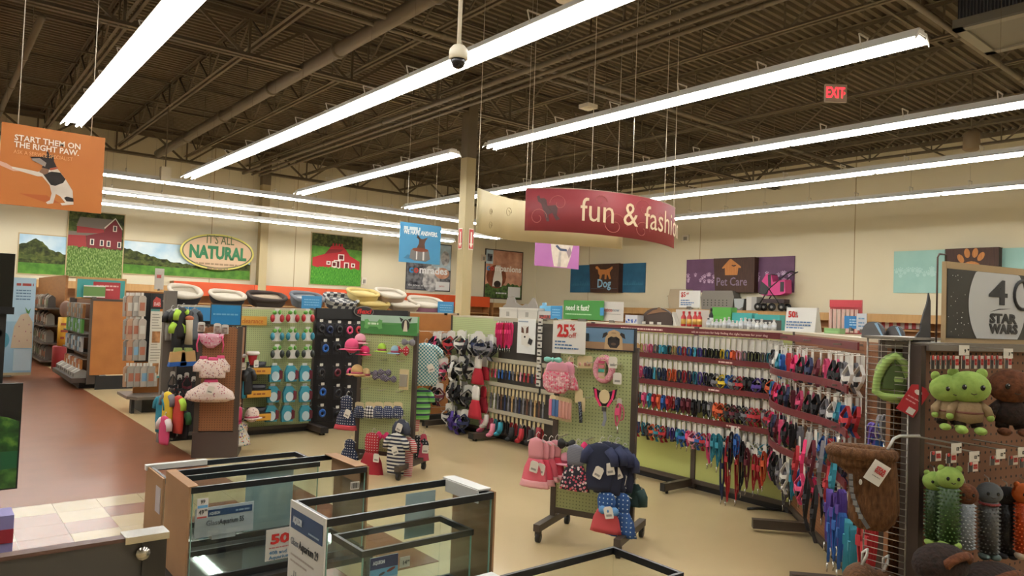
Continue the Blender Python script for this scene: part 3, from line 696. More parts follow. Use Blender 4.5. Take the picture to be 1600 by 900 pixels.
# cream half of the sign, bowed away
pts = [(745, 363, 10.9), (772, 370, 11.5), (800, 375, 11.95), (840, 379, 12.2), (890, 383, 12.35), (935, 386, 12.4), (972, 389, 12.3)]
P = [ond(*q) for q in pts]; o_ = P[3].copy()
t = thing('curved_sign', 'cream back half of the bowed hanging sign beside the column', 'sign', o_)
Hc = ond(745, 293, 10.9).z-P[0].z
fine = []
for i in range(len(P)-1):
    for k in range(4): fine.append(P[i].lerp(P[i+1], k/4)-o_)
fine.append(P[-1]-o_)
part('board', G().surf([[(p.x, p.y, p.z) for p in fine], [(p.x, p.y, p.z+Hc) for p in fine]], .03), noisy([(.3, '#b3a581'), (.7, '#bdae8a')], 1, .6), t)
g = G(); rr = random.Random(2)
for k in range(7):
    i = rr.randrange(2, len(fine)-4); z0 = rr.uniform(.12, Hc-.12); q0 = rr.uniform(.05, .11); c_ = fine[i]; dv = (fine[i+1]-fine[i]).normalized()
    pp = [c_+dv*q0*(1-j/24)*math.cos(j*.5)+Vector((0, -.004, z0+q0*(1-j/24)*math.sin(j*.5))) for j in range(18)]
    for a, b in zip(pp[:-1], pp[1:]): g.bar(a, b, .004, .006)
o = part('swirl_print', g, C('#98896a', .6), t); o['kind'] = 'stuff'
for i in (0, 10, 23):
    p = fine[i]; part('hanging_wire', G().cyl((p.x, p.y+.015, p.z+Hc), (p.x, p.y+.015, ZD-o_.z), .005, 5), C('#d6cdba', .4), t)
# dome camera on its pole
p = ond(717, 72, 6.0)
t = thing('dome_camera', 'white dome security camera on a long ceiling pole', 'camera', p)
wh_ = C('#d9d0bb', .4)
part('pole', G().cyl((0, 0, 0), (0, 0, ZD-p.z), .018, 10), wh_, t)
part('housing', G().lathe([(.02, .01), (.05, .0), (.075, -.03), (.08, -.06), (.078, -.11), (.06, -.115)], 20), wh_, t)
part('dome', G().lathe([(.062, -.11), (.06, -.14), (.045, -.175), (.02, -.19), (.002, -.192)], 20), C('#1d1b1e', .08), t)
# exit sign
f_ = Fr(*ond(1290, 155, 12.5).xy, -38)
u0, z1 = f_.pick(1290, 131); u1, z0 = f_.pick(1323, 160)
t = thing('exit_sign', 'red lettered exit sign hanging below the roof joists', 'sign', f_.W((u0+u1)/2, z0), f_.rz)
wd, ht = (u1-u0), z1-z0
part('case', G().box(-wd/2, wd/2, 0, .05, 0, ht), C('#b9aa9d', .5), t)
link('lettering', text_mesh('EXIT', ht*.85, emit('#ff3a44', 1.6), bold=.02, width=.62), t, (-.04*wd, -.004, ht*.5))
part('arrow', G().prism([(wd*.36, ht*.4), (wd*.44, ht*.5), (wd*.36, ht*.6)], -.004, 0), emit('#ff3a44', 1.6), t)
part('stem', G().cyl((0, .025, ht), (0, .025, ZD-z0), .012, 8), steel_m, t)
# air diffuser box
hv = [onz(*q, 5.95) for q in ((1488, 45), (1542, 80))]
t = thing('air_diffuser', 'grey square air diffuser box with side grilles at the upper right', 'vent', (hv[0].x, hv[0].y, 5.95))
wx, wy = 1.4, 1.4
part('casing', G().box(0, wx, -wy, 0, .0, .12).box(.05, wx-.05, -wy+.05, -.05, .42, .5), C('#6b6558', .5), t)
part('bottom_frame', G().box(0, wx, -.14, 0, -.03, 0).box(0, wx, -wy, -wy+.14, -.03, 0).box(0, .14, -wy, 0, -.03, 0).box(wx-.14, wx, -wy, 0, -.03, 0), C('#7d776a', .5), t)
part('core', G().box(.05, wx-.05, -wy+.05, -.05, .12, .42), C('#26252a', .7), t)
lv = G().box(0, .012, 0, .03, .12, .42).mesh('grille_fin', C('#4b4a4c', .5))
for k in range(30): link('grille_fin', lv, t, (.03, -wy+.05+k*.0435, 0)).scale = (2.5, .4, 1)
for k in range(30): link('grille_fin', lv, t, (.05+k*.0435, -wy+.02, 0))
for dx in (.1, wx-.1): part('hanger_rod', G().cyl((dx, -.1, .5), (dx, -.1, ZD-5.95), .012, 6), steel_m, t)
# small ceiling and wall fittings
def fitting(name, label, cat, p, g, m, stem=None):
    t = thing(name, label, cat, p); part('body', g, m, t)
    if stem: part('stem', G().cyl((0, 0, stem[0]), (0, 0, stem[1]), .015, 6), steel_m, t)
p = ond(886, 0, 9); fitting('ceiling_speaker', 'round cream ceiling speaker at the top edge of the picture', 'speaker', p, G().lathe([(.02, .25), (.1, .2), (.14, .05), (.14, .0), (.1, -.02)], 20), wh_, (.25, ZD-p.z))
p = ond(919, 168, 13); fitting('ceiling_sensor', 'small square white sensor under joist above the short light row', 'sensor', p, G().box(-.12, .12, -.12, .12, -.02, .05).lathe([(.08, -.04), (.08, -.02)], 14), wh_, (.05, ZD-p.z))
p = ond(258, 272, 18); fitting('wall_speaker', 'small cream box speaker hanging left of the long light row', 'speaker', p, G().box(-.11, .11, -.1, .1, -.17, .17).cyl((0, 0, -.17), (0, 0, -.26), .02, 6), wh_, (.17, ZD-p.z))
p = ond(1518, 224, 15); fitting('ceiling_speaker', 'brown round canister speaker near the right wall ceiling', 'speaker', p, G().lathe([(.05, .28), (.15, .22), (.16, -.12), (.12, -.15)], 20), C('#7d6b51', .6), (.28, ZD-p.z))
def wallbit(px, py, fr, w_, h_, m, label):
    u, z = fr.pick(px, py, .05); t = thing('wall_detector', label, 'detector', fr.W(u, z, 0), fr.rz)
    part('body', G().box(-w_/2, w_/2, -.06, 0, -h_/2, h_/2), m, t); part('lens', G().box(-w_/4, w_/4, -.08, -.06, -h_/3, h_/5), C('#8c867a', .3), t)
wallbit(569, 439, FB, .2, .28, C('#d8d0bd', .5), 'small white wall box right of the lawn barn picture')
wallbit(756, 403, FB, .22, .3, C('#c9b8a2', .5), 'small red and white fire strobe left of the companions picture')
wallbit(1071, 372, FRW, .3, .24, C('#d8d0bd', .5), 'small white detector high on wall above pet care panels')
wallbit(1358, 245+0, Fr(XW, 20, -90), .02, .3, steel_m, 'thin dark conduit stub high on the right wall')
# ================================================================ shop fixtures
FG = Fr(2.3, 8.95, 0)            # left run, facing the camera
FR_ = Fr(5.85, 10, -90)          # long run with red strips, facing the aisle
FS = Fr(5.85, 3.30, -136.9)      # its slanted end
metal_d = C('#4b4139', .45, .2); metal_g = C('#6f675e', .45, .2); blackm = C('#1b1a1b', .5); beige_m = C('#b3a68c', .5)
peg_green = perf('#a7b07c', '#6d7650', .0254, .17); peg_brown = perf('#8a5a36', '#4e3220', .0254, .17); peg_black = perf('#1e1b1b', '#0c0b0b', .0254, .17)
lime = C('#b3b86c', .5); orange_pan = noisy([(.3, '#9c6330'), (.7, '#a86c36')], 4, .5)
def gondola(label, fr, u0, u1, top, panel, z0=.1, depth=.5, feet=(0, 1), frame=metal_d, foot=.42, cap=True, deck=None, th=.03):
    t = thing('gondola_unit', label, 'gondola', fr.W(u0, 0), fr.rz); W_ = u1-u0
    part('back_panel', G().box(.02, W_-.02, 0, th, z0, top-.02), panel, t)
    for x in (0, W_-.025): part('upright', G().box(x, x+.025, -.012, .06, .02, top), frame, t)
    if cap: part('top_shelf', G().box(0, W_, 0, depth, top-.02, top), beige_m, t)
    part('bottom_rail', G().box(0, W_, -.02, .04, z0-.04, z0), frame, t)
    part('far_panel', G().box(0, W_, depth-.03, depth, .1, top-.02), panel, t)
    part('kick_plate', G().box(0.01, W_-.01, .02, depth-.02, 0.0, z0-.04), blackm, t)
    for k in feet:
        x = 0 if k == 0 else W_-.05
        f = part('foot', G().box(x, x+.05, -foot, .05, .03, .1), frame, t); part('levelling_pad', G().cyl((x+.025, -foot+.06, 0), (x+.025, -foot+.06, .03), .014, 8), blackm, f)
        part('foot_end_cap', G().box(x-.002, x+.052, -foot-.008, -foot, .028, .102), blackm, f)
    if deck: part('base_deck', G().box(0, W_, -deck, 0, .1, .13), frame, t)
    return t
def pegs(t, pts, L=.2, r=.0025, name='peg_hook'):
    g = G()
    for x, z in pts: g.tube([(x, 0, z), (x, -L, z), (x, -L-.015, z+.015)], r, 4, sm=False)
    o = part(name, g, C('#b8b2a6', .35, .6), t); o['kind'] = 'stuff'; return o
# left run
GTOP = 1.58
gl1 = gondola('gondola bay with blue header hung with pet jackets behind the kiosk', FG, .0, .66, GTOP, peg_black, frame=metal_g, feet=())
part('end_upright', G().box(-.14, -.01, -.02, .06, 0, GTOP+.16), metal_g, gl1)
part('header_panel', G().box(.03, .66, -.02, -.012, 1.40, 1.56), C('#2f7fb4', .5), gl1)
gl2 = gondola('green pegboard gondola bay with blue and red toy packs', FG, .66, 1.70, GTOP, peg_green, feet=(1,))
ban = part('banner', G().box(.0, .36, -.03, -.022, 0, .11), C('#cf9a3f', .5), gl2, (.03, 0, 1.36))
text('clearance', .09, C('#b8601f', .5), ban, .18, .05, -.034, fit=.26)
gl3 = gondola('black pegboard gondola bay of retractable leashes', FG, 1.70, 3.08, GTOP, peg_black, frame=blackm, feet=(0,))
part('header_panel', G().box(.0, 1.38, -.03, 0, 1.46, 1.60), blackm, gl3)
gl4 = gondola('gondola end bay with blank orange panel beside the harness wall', FG, 3.1, 3.98, GTOP+.01, orange_pan, feet=(), z0=.1)
part('base_deck', G().box(0, .88, -.1, 0, .02, .1), blackm, gl4)
# red oval logo plate on the leash bay
u, z = FG.pick(569, 487, .06)
t = single('logo_plate', G().prism(oval(0, 0, .15, .075, 24), -.012, 0).prism(oval(0, 0, .14, .066, 24), -.014, -.012, 1).prism([(.06, -.04), (.15, -.1), (.13, -.03)], -.012, 0), [C('#8f8b88', .3, .6), blackm], 'oval black logo plate with red lettering on the leash bay', 'sign', FG.W(u, z, .04), 0)
text('flexi', .09, C('#c22a2a', .5), t, 0, 0, -.017, bold=.03, fit=.22, shear=.2)
# long run: harness pegboard, collar bay, red-strip bays
RTOP = 1.565
def uy(y): return 10-y
gr1 = gondola('green pegboard bay hung with pet harnesses and holiday coats', FR_, uy(8.5), uy(7.36), RTOP, peg_green, feet=(0, 1))
gr2 = gondola('dark gondola bay with grey strips of hanging collars', FR_, uy(7.36), uy(5.7), RTOP, C('#4a443d', .6), feet=(0, 1))
gr3 = gondola('red railed collar bay nearest the promotion rack', FR_, uy(5.7), uy(4.3), RTOP, lime, feet=(1,))
gr4 = gondola('red railed collar bay before the slanted end', FR_, uy(4.3), uy(2.2), RTOP, lime, feet=())
gr5 = gondola('slanted red railed bay at the near end of the collar run', FS, 0.03, 2.05, RTOP, peg_brown, feet=(), cap=True, depth=.16)
for x in (.55, 1.75): part('foot', G().box(x, x+.06, -.42, .05, .03, .1), metal_d, gr5)
strip_red = C('#5f171c', .45); strip_grey = C('#a29a86', .5); strip_lt = C('#c9c2ae', .5)
def strip(t, x0, x1, z, mat, off=.26, h=.045, words=None, name='price_strip'):
    s_ = part(name, G().box(x0, x1, -off-.012, -off, z-h/2, z+h/2).box(x0, x1, -off-.014, -off+.004, z+h/2, z+h/2+.006), mat, t)
    for w_, x, L in words or (): text(w_, h*.55, C('#d8b9b0', .5), s_, x, z, -off-.0135, fit=L)
    for x in (x0+.02, x1-.03): part('strip_arm', G().box(x, x+.008, -off, 0, z-.006, z+.006), metal_g, t)
    return s_
RZ = (1.52, 1.262, 1.0, .70)
for z in RZ:
    strip(gr3, 0, 1.4, z, strip_red, .14 if z > 1.5 else .2, .05 if z > 1.5 else .042, () )
    strip(gr4, 0, .98, z, strip_red, .14 if z > 1.5 else .2, .05 if z > 1.5 else .042, [('ask an associate for help finding the right harness for your dog', .45, .8)] if z > 1.5 else ())
for z, a, b in ((1.52, .55, 1.1), (1.262, .35, .5), (1.0, .3, .42), (.7, .3, .45)): scrawl(gr3, [(a, b, z)], .014, C('#d8b9b0', .5), -.153 if z > 1.5 else -.213)
for z, a, b in ((1.262, .4, .55), (1.0, .3, .42), (.7, .5, .65)): scrawl(gr4, [(a, b, z)], .014, C('#d8b9b0', .5), -.213)
BZ = (1.03, .725, .385)
for z in BZ: strip(gr2, 0, 1.66, z, strip_grey, .18, .04)
strip(gr2, 0, 1.66, 1.54, strip_grey, .12, .04)
# slanted bay: wavy strips
for i, z in enumerate(RZ):
    n = 26; rows = [[], []]
    for k in range(n+1):
        f = k/n; x = .0+f*2.0; off = .13 if i == 0 else .23+.08*math.sin(f*2*math.pi*1.0-.6)
        for q, dz in ((0, -.024), (1, .024)): rows[q].append((x, -off, z+dz))
    part('price_strip', G().surf(rows, .012, 0, False), strip_red, gr5)
    for x in (.3, 1.0, 1.7): part('strip_arm', G().box(x, x+.008, -.18, 0, z-.006, z+.006), metal_g, gr5)
part('cross_bar', G().box(.2, .9, -.12, -.1, 1.38, 1.41), metal_g, gr5)
# rolling promotion racks
def rack(label, fr, W_, H_, peg, z0=.2, header=None):
    t = thing('rolling_rack', label, 'display rack', fr.o, fr.rz)
    part('pegboard', G().box(-W_/2+.02, W_/2-.02, -.012, .012, z0, H_), peg, t)
    for s in (-1, 1):
        part('post', G().box(s*W_/2-.02, s*W_/2+.02, -.022, .022, .1, H_+.02), metal_d, t)
        f = part('foot_bar', G().box(s*W_/2-.025, s*W_/2+.025, -.3, .3, .085, .135), metal_d, t)
        for q in (-1, 1):
            c = part('caster', G().tube([(s*W_/2-.013, q*.27+.01, .035), (s*W_/2+.013, q*.27+.01, .035)], .035, 14).box(s*W_/2-.02, s*W_/2+.02, q*.27-.012, q*.27+.02, .05, .087), blackm, f)
    part('bottom_bar', G().box(-W_/2, W_/2, -.02, .02, z0-.04, z0), metal_d, t)
    part('top_bar', G().box(-W_/2, W_/2, -.02, .02, H_, H_+.03), metal_d, t)
    return t
FA = Fr(3.66, 6.42, -58.8); FBk = Fr(3.87, 3.73, -66)
ra = rack('rolling green pegboard rack with bone header and small dog clothes', FA, .62, 1.38, peg_green)
hd = part('header_sign', G().box(-.31, .33, -.03, .01, 0, .19), C('#4e8a4a', .5), ra, (0, 0, 1.37))
flat(hd, [(C('#9fb8a8', .5), rect(-.31, .33, .12, .19)), (C('#3c7a3c', .5), [(-.31, .13), (0, .1), (.33, .13), (.33, 0), (-.31, 0)]), (C('#5f9d57', .5), [(-.26, .1), (-.27, .14), (-.23, .15), (-.21, .125), (-.12, .125), (-.1, .15), (-.06, .14), (-.07, .1), (-.06, .06), (-.1, .05), (-.12, .075), (-.21, .075), (-.23, .05), (-.27, .06)]), (C('#2a2220', .6), oval(.2, .1, .045, .06)), (C('#d9cdb8', .6), [(.19, .15), (.21, .15), (.225, .04), (.175, .04)]), (C('#2a2220', .6), [(.15, .13), (.13, .18), (.175, .16)]), (C('#2a2220', .6), [(.25, .13), (.27, .18), (.225, .16)])], -.031, step=.0005)
scrawl(hd, [(-.225, -.105, .105)], .02, C('#cfe0c4', .5), -.036)
rb_ = rack('rolling green pegboard rack with pug header and twenty five percent sign', FBk, .60, 1.40, peg_green)
hd = part('header_sign', G().box(-.12, .3, -.03, .01, 0, .17), C('#23242a', .5), rb_, (0, 0, 1.39))
flat(hd, [(C('#5f7f9c', .5), rect(-.11, .29, .05, .16)), (C('#9a7a5c', .5), rect(-.11, .29, .01, .06)), (C('#b89a72', .6), [(.07, .01), (.075, .09), (.1, .14), (.14, .155), (.18, .14), (.205, .09), (.21, .01)]), (C('#231c1a', .6), [(.085, .135), (.06, .125), (.052, .09), (.075, .1), (.095, .12)]), (C('#231c1a', .6), [(.195, .135), (.22, .125), (.228, .09), (.205, .1), (.185, .12)]), (C('#2b2220', .6), [(.095, .09), (.12, .105), (.14, .1), (.16, .105), (.185, .09), (.185, .05), (.165, .022), (.115, .022), (.095, .05)]), (C('#0d0b0b', .3), oval(.113, .088, .011, .011)), (C('#0d0b0b', .3), oval(.167, .088, .011, .011)), (C('#8f7458', .6), [(.12, .128), (.16, .128), (.155, .134), (.125, .134)]), (C('#5a4438', .6), oval(.14, .05, .02, .01)), (C('#1f2a2e', .5), rect(-.11, -.05, .06, .12)), (C('#b9ad86', .5), rect(-.105, -.09, .065, .115))], -.031, step=.0005)
# white 25% card in front of the rack
u, z = FBk.pick(863, 551, .12); u1, z1 = FBk.pick(916, 503, .12)
t = thing('price_card', 'white twenty five percent off card clipped to the pug rack', 'sign', FBk.W(u, z-.0, .12), FBk.rz)
cw_, chh = u1-u, z1-z
part('card', G().box(0, cw_, -.004, 0, 0, chh), C('#d8d6d0', .5), t); part('clip', G().box(cw_*.45, cw_*.55, 0, .12, chh*.9, chh*.95), metal_g, t)
text('25', chh*.52, C('#b5221f', .5), t, cw_*.32, chh*.68, -.006, bold=.04, fit=cw_*.36); text('%', chh*.26, C('#b5221f', .5), t, cw_*.6, chh*.8, -.006, bold=.02); text('off', chh*.24, C('#b5221f', .5), t, cw_*.6, chh*.56, -.006)
scrawl(t, [(cw_*.08, cw_*(.4+.2*k), chh*(.36-.1*k)) for k in range(3)], chh*.045, C('#4a6f99', .5), -.006)
# kiosk with wooden pegboard
FK = Fr(2.455, 7.84, -24.3)
kz = .40
t = kio = thing('pegboard_kiosk', 'brown pegboard kiosk tower with blue sign on dark plinth', 'display stand', FK.o, FK.rz)
kw = .43
part('plinth', G().box(-kw/2-.01, kw/2+.01, -.01, .43, 0, .27), C('#4a3c36', .5), t)
part('front_pegboard', G().box(-kw/2+.03, kw/2-.03, 0, .02, .28, 1.36), peg_brown, t)
part('back_pegboard', G().box(-kw/2+.03, kw/2-.03, .4, .42, .28, 1.36), peg_brown, t)
for s in (-1, 1):
    part('side_pegboard', G().box(s*(kw/2-.02)-.01, s*(kw/2-.02)+.01, .03, .39, .28, 1.36), peg_brown, t)
    for y in (-.005, .385): part('corner_post', G().box(s*(kw/2-.02)-.025, s*(kw/2-.02)+.025, y, y+.04, .27, 1.38), metal_d, t)
sg = part('sign', G().box(-.11, .2, -.0, .02, 0, .23), metal_d, t, (0, .0, 1.385)); part('sign_face', G().box(-.1, .19, -.006, 0, .012, .218), noisy([(.3, '#1f6fa4'), (.7, '#2a80b4')], 3, .4), sg)
scrawl(sg, [(-.08, .17, .12)], .016, C('#6fa6c8', .5), -.009)
# back aisle fixtures on the left
def endcap():
    f = Fr(2.43, 16.9, -90)
    t = thing('endcap_shelf', 'brown endcap bay facing the red aisle beside orange panel', 'gondola', f.o, f.rz); L = 2.35
    part('back_panel', G().box(.0, L, 0, .03, .12, 1.58), peg_brown, t)
    for x in (-.05, L): part('upright', G().box(x, x+.07, -.12, .06, .1, 1.6), metal_d, t)
    part('base_shelf', G().box(0, L, -.35, .0, .12, .2), metal_d, t); part('kick_plate', G().box(.2, L-.2, -.2, .4, 0, .12), blackm, t)
    for z in (.62, .95): part('shelf', G().box(0, L, -.2, 0, z, z+.025), metal_d, t)
    part('end_panel', G().box(L+.07, L+.1, -.1, .85, .26, 1.58), orange_pan, t)
    part('end_frame', G().box(L+.07, L+.105, -.14, -.1, .1, 1.6).box(L+.07, L+.105, -.1, .85, 1.56, 1.6), metal_d, t)
    part('kick_plate', G().box(L+.05, L+.08, .0, .8, 0, .24), blackm, t)
    return t, f
ec, FE = endcap()
FT = Fr(2.42, 11.75, 0)
t = gt = thing('treat_stand', 'black peg treat stand with printed white chart and dark platform', 'display stand', FT.o, 0)
part('back_panel', G().box(.05, .62, 0, .03, .7, 1.72), peg_black, t); part('lower_panel', G().box(.05, .62, 0, .03, .2, .7), orange_pan, t)
part('platform', G().prismz([(-.1, -.35), (.0, -.52), (.7, -.52), (.8, -.45), (.8, .3), (-.1, .3)], .2, .24), metal_g, t); part('platform_base', G().box(.1, .78, -.36, .25, 0, .2), blackm, t)
part('foot', G().box(-.05, -.01, -.42, -.3, .0, .2), blackm, t)
part('side_upright', G().box(.6, .75, -.05, .3, .24, 1.68), metal_g, t)
ch_ = part('chart', G().box(0,.35,-.01,0,0,1.02), C('#c9c4b6', .5), t, (.2,-.15,.47))
hdp = part('chart_header', G().box(-.01,.37,-.02,0,0,.22), blackm, t, (.2,-.15,1.49))
flat(hdp, [(C('#b0413a', .5), [(.02,.03),(.02,.12),(.06,.18),(.12,.15),(.13,.03)]), (C('#d6d2ca', .5), oval(.25,.12,.1,.06))], -.021)
text('DAD', .07, C('#e6d8d2', .5), hdp, .075, .07, -.026, fit=.08)
shp = [(C('#4e8a86', .5), rect(0,.12,.985,1.02)), (C('#c9803f', .5), rect(.12,.27,.985,1.02)), (C('#b05238', .5), rect(.27,.35,.985,1.02)), (C('#c9803f', .5), rect(.17,.35,0,.03)), (C('#4e8a86', .5), rect(0,.17,0,.03))]
for x, z in ((.22,.74),(.03,.52),(.2,.3),(.03,.05)): shp.append((noisy([(.3, '#5e3a22'), (.7, '#c9905a')], 9, .6), rect(x, x+.11, z, z+.17)))
flat(ch_, shp, -.011)
g = G(); rr = random.Random(4)
for k in range(46):
    c_, r_ = k % 2, k//2; x = .02+.17*c_; z = .93-.04*r_
    if any(abs(x-a) < .12 and b-.02 < z < b+.19 for a, b in ((.22,.74),(.03,.52),(.2,.3),(.03,.05))): continue
    g.box(x, x+rr.uniform(.08, .14), -.0125, -.011, z, z+.012)
o = part('text_lines', g, C('#8f8a80', .6), ch_); o['kind'] = 'stuff'
# far shelving along the aisle and along the walls
wood_p = noisy([(.3, '#8a5c34'), (.7, '#9b6a3d')], 2, .55, stretch=(1, 1, 6)); wood_b = noisy([(.3, '#a07a4a'), (.7, '#b08a58')], 2, .55, stretch=(6, 1, 1))
def wallbay(fr, u0, u1, top, label, head=None, shelves=(.15, .6, 1.05, 1.5), dp=.5, hh=.3):
    t = thing('wall_shelving', label, 'shelving', fr.W(u0, 0), fr.rz, None); L = u1-u0
    part('back_panel', G().box(.01, L-.01, -.06, -.01, 0, top), wood_p, t)
    for z in shelves: part('shelf', G().box(.01, L-.01, -dp, -.06, z, z+.03), wood_b, t)
    for x in (0, L-.04): part('side_panel', G().box(x, x+.04, -dp, -.01, 0, top), wood_p, t)
    if head is not None: part('header_board', G().box(0, L, -dp-.02, -dp+.02, top-hh, top+.0), head, t)
    return t
orange_h = noisy([(.3, '#b5431c'), (.7, '#bf4c22')], 1, .5)
names = ['left of the natural sign', 'below the oval natural sign', 'below the lawn barn picture', 'left of the comrades picture', 'below the comrades picture']
edges = [6.35, 9.0, 11.7, 14.35, 17.0, 19.4]
for i in range(5): wallbay(FB, edges[i], edges[i+1]-.01, 2.24, 'wall shelving bay with orange header '+names[i], orange_h, hh=.45)
for i, (a, b, nm) in enumerate(((.9, 3.35, 'under the hedge landscape'), (3.35, 6.25, 'under the corn barn picture'))): wallbay(FB, a, b, 2.07, 'wooden wall shelving bay '+nm, wood_b, hh=.22)
wallbay(FB, 19.6, 21.9, 2.0, 'wooden wall shelving bay under the companions picture', wood_b, hh=.2)
FRs = FRW
for i, (a, b, nm) in enumerate(((-2.8, .2, 'under the dog sign'), (.2, 3.4, 'right of the dog sign'), (3.4, 6.2, 'under the pet care sign'), (6.2, 8.8, 'under the pink stroller'), (8.8, 11.6, 'right of the stroller'), (11.6, 15.2, 'under the mint panel'))): wallbay(FRs, a, b, 1.98, 'wooden wall shelving bay '+nm, wood_b, hh=.24)
FSL = Fr(2.55, 24.4, -90)
t = thing('aisle_shelving', 'long wood backed shelving run down the far red aisle', 'shelving', FSL.o, FSL.rz)
part('back_panel', G().box(0, 5.0, 0, .05, .0, 2.1), wood_p, t)
for z in (.1, .5, .9, 1.3): part('shelf', G().box(0, 5.0, -.4, 0, z, z+.03), metal_d, t)
# ================================================================ goods
HUE = {'red': '#a3232b', 'navy': '#232c4e', 'blue': '#2458a0', 'teal': '#2a7f92', 'pink': '#c9476f', 'hot pink': '#d02a63', 'black': '#1c1b1e', 'orange': '#c4532a', 'purple': '#4c3586', 'green': '#3f7a4a', 'grey': '#6f6d72', 'brown': '#5e3b2a', 'maroon': '#5e1a28', 'lime': '#9bbf3a', 'tan': '#b8935f', 'light pink': '#d996a6', 'turquoise': '#34889a', 'yellow': '#d2b32c', 'white': '#cfccc6'}
def fab(n, r=.75): return C(HUE[n], r)
card_w = C('#cfcbc2', .5); card_t = C('#cbb98f', .6); wire_c = C('#b6b1a8', .3, .7); brass = C('#b9a070', .3, .8)
_pm = {}
def cached(key, f):
    if key not in _pm: _pm[key] = f()
    return _pm[key]
def loop_pts(w_, L, n=10, lean=0.):
    P = []
    for k in range(n):
        a = 2*math.pi*k/n; P.append((w_/2*math.sin(a)+lean*(1-math.cos(a))*.5, .004*math.sin(2*a), -L/2+L/2*math.cos(a)))
    return P
def strap_mesh(kind, hue, L, v):
    def f():
        r = random.Random(str((kind, hue, v))); g = G(); w_ = .022
        if kind == 'collar':
            g.band(loop_pts(.038, L, 12), w_, .004, closed=True); g.cb((0, 0, -L), (.03, .026, .02), 1); g.tube([(.012*math.cos(a*.785), -.014, -L*.72+.012*math.sin(a*.785)) for a in range(8)], .002, 4, 1, closed=True)
        elif kind == 'leash':
            for k in range(3):
                q = loop_pts(.03+.012*k, L*(1-.12*k), 12, r.uniform(-.02, .02)); g.band([(x, y+(k-1)*.012, z) for x, y, z in q], .014, .004, closed=True)
            g.cb((0, -.02, -L*.35), (.03, .012, .05), 0); g.tube([(0, -.022, -L), (.006, -.022, -L-.03), (0, -.022, -L-.05)], .005, 5, 1)
        elif kind == 'harness':
            for s in (-1, 1): g.band([(0, 0, 0), (s*.05, -.01, -L*.3), (s*.045, -.02, -L*.55), (0, -.02, -L*.8), (-s*.01, 0, -L)], w_, .005)
            g.band([(-.05, -.02, -L*.42), (0, -.035, -L*.46), (.05, -.02, -L*.42)], .03, .006, axis=(0, 0, 1)); g.cb((0, -.03, -L*.62), (.028, .014, .03), 1)
        elif kind == 'flat':
            g.band([(0, 0, 0), (.004, -.006, -L*.5), (-.003, 0, -L)], .004, .03, axis=(0, 1, 0)); g.cb((0, -.006, -L*.35), (.036, .006, .03), 1); g.band([(.008, -.008, -.0), (.01, -.01, -L*.9)], .004, .018, axis=(0, 1, 0))
        return g.mesh('strap', [fab(hue), C('#2a2a2c', .4) if kind != 'leash' else C('#b9b6b0', .25, .9)])
    return cached(('strap', kind, hue, round(L, 2), v), f)
def card_mesh(w_, h, m, key):
    return cached(('card', w_, h, key), lambda: G().prism([(-w_/2, -h), (w_/2, -h), (w_/2, -.01), (w_/4, 0), (-w_/4, 0), (-w_/2, -.01)], -.002, .001).mesh('header_card', m))
def strap(kind, hue, L, label, pos, rz, card=(.045, .1), cm=None, v=0, drop=None, group=None, cat=None):
    t = thing({'collar': 'pet_collar', 'leash': 'pet_leash', 'harness': 'pet_harness', 'flat': 'pet_collar'}[kind], label, cat or {'flat': 'collar'}.get(kind, kind), pos, rz, group)
    if card: link('header_card', card_mesh(card[0], card[1], cm or card_w, (cm or card_w).name), t)
    link('strap', strap_mesh(kind, hue, L, v), t, (0, -.012, -(drop if drop is not None else (card[1]*.6 if card else 0))))
    return t
rnd = random.Random(11)
# ---- red railed rows
ROWN = ('top', 'second', 'third', 'bottom')
plan = {0: ['tan', 'tan', 'tan', 'light pink', 'pink', 'grey', 'teal', 'teal', 'black', 'tan', 'blue', 'red', 'blue', 'teal', 'purple', 'black', 'black', 'black', 'yellow', 'blue', 'orange', 'light pink', 'grey', 'black', 'black', 'grey', 'teal', 'black'],
        1: ['red', 'red', 'pink', 'pink', 'navy', 'navy', 'teal', 'navy', 'navy', 'orange', 'orange', 'navy', 'red', 'navy', 'teal', 'purple', 'black', 'black', 'grey', 'yellow', 'blue', 'grey', 'red', 'black', 'black', 'purple', 'black', 'orange'],
        2: ['red', 'pink', 'orange', 'black', 'pink', 'teal', 'red', 'orange', 'blue', 'red', 'red', 'navy', 'maroon', 'maroon', 'black', 'black', 'black', 'grey', 'orange', 'orange', 'black', 'maroon', 'black', 'grey', 'red', 'red', 'grey', 'red'],
        3: ['light pink', 'navy', 'red', 'navy', 'teal', 'black', 'orange', 'teal', 'red', 'navy', 'purple', 'teal', 'blue', 'pink', 'light pink', 'blue', 'red', 'teal', 'black', 'black', 'teal', 'blue', 'navy', 'black', 'white', 'white', 'teal', 'black']}
hk3 = []; hk4 = []
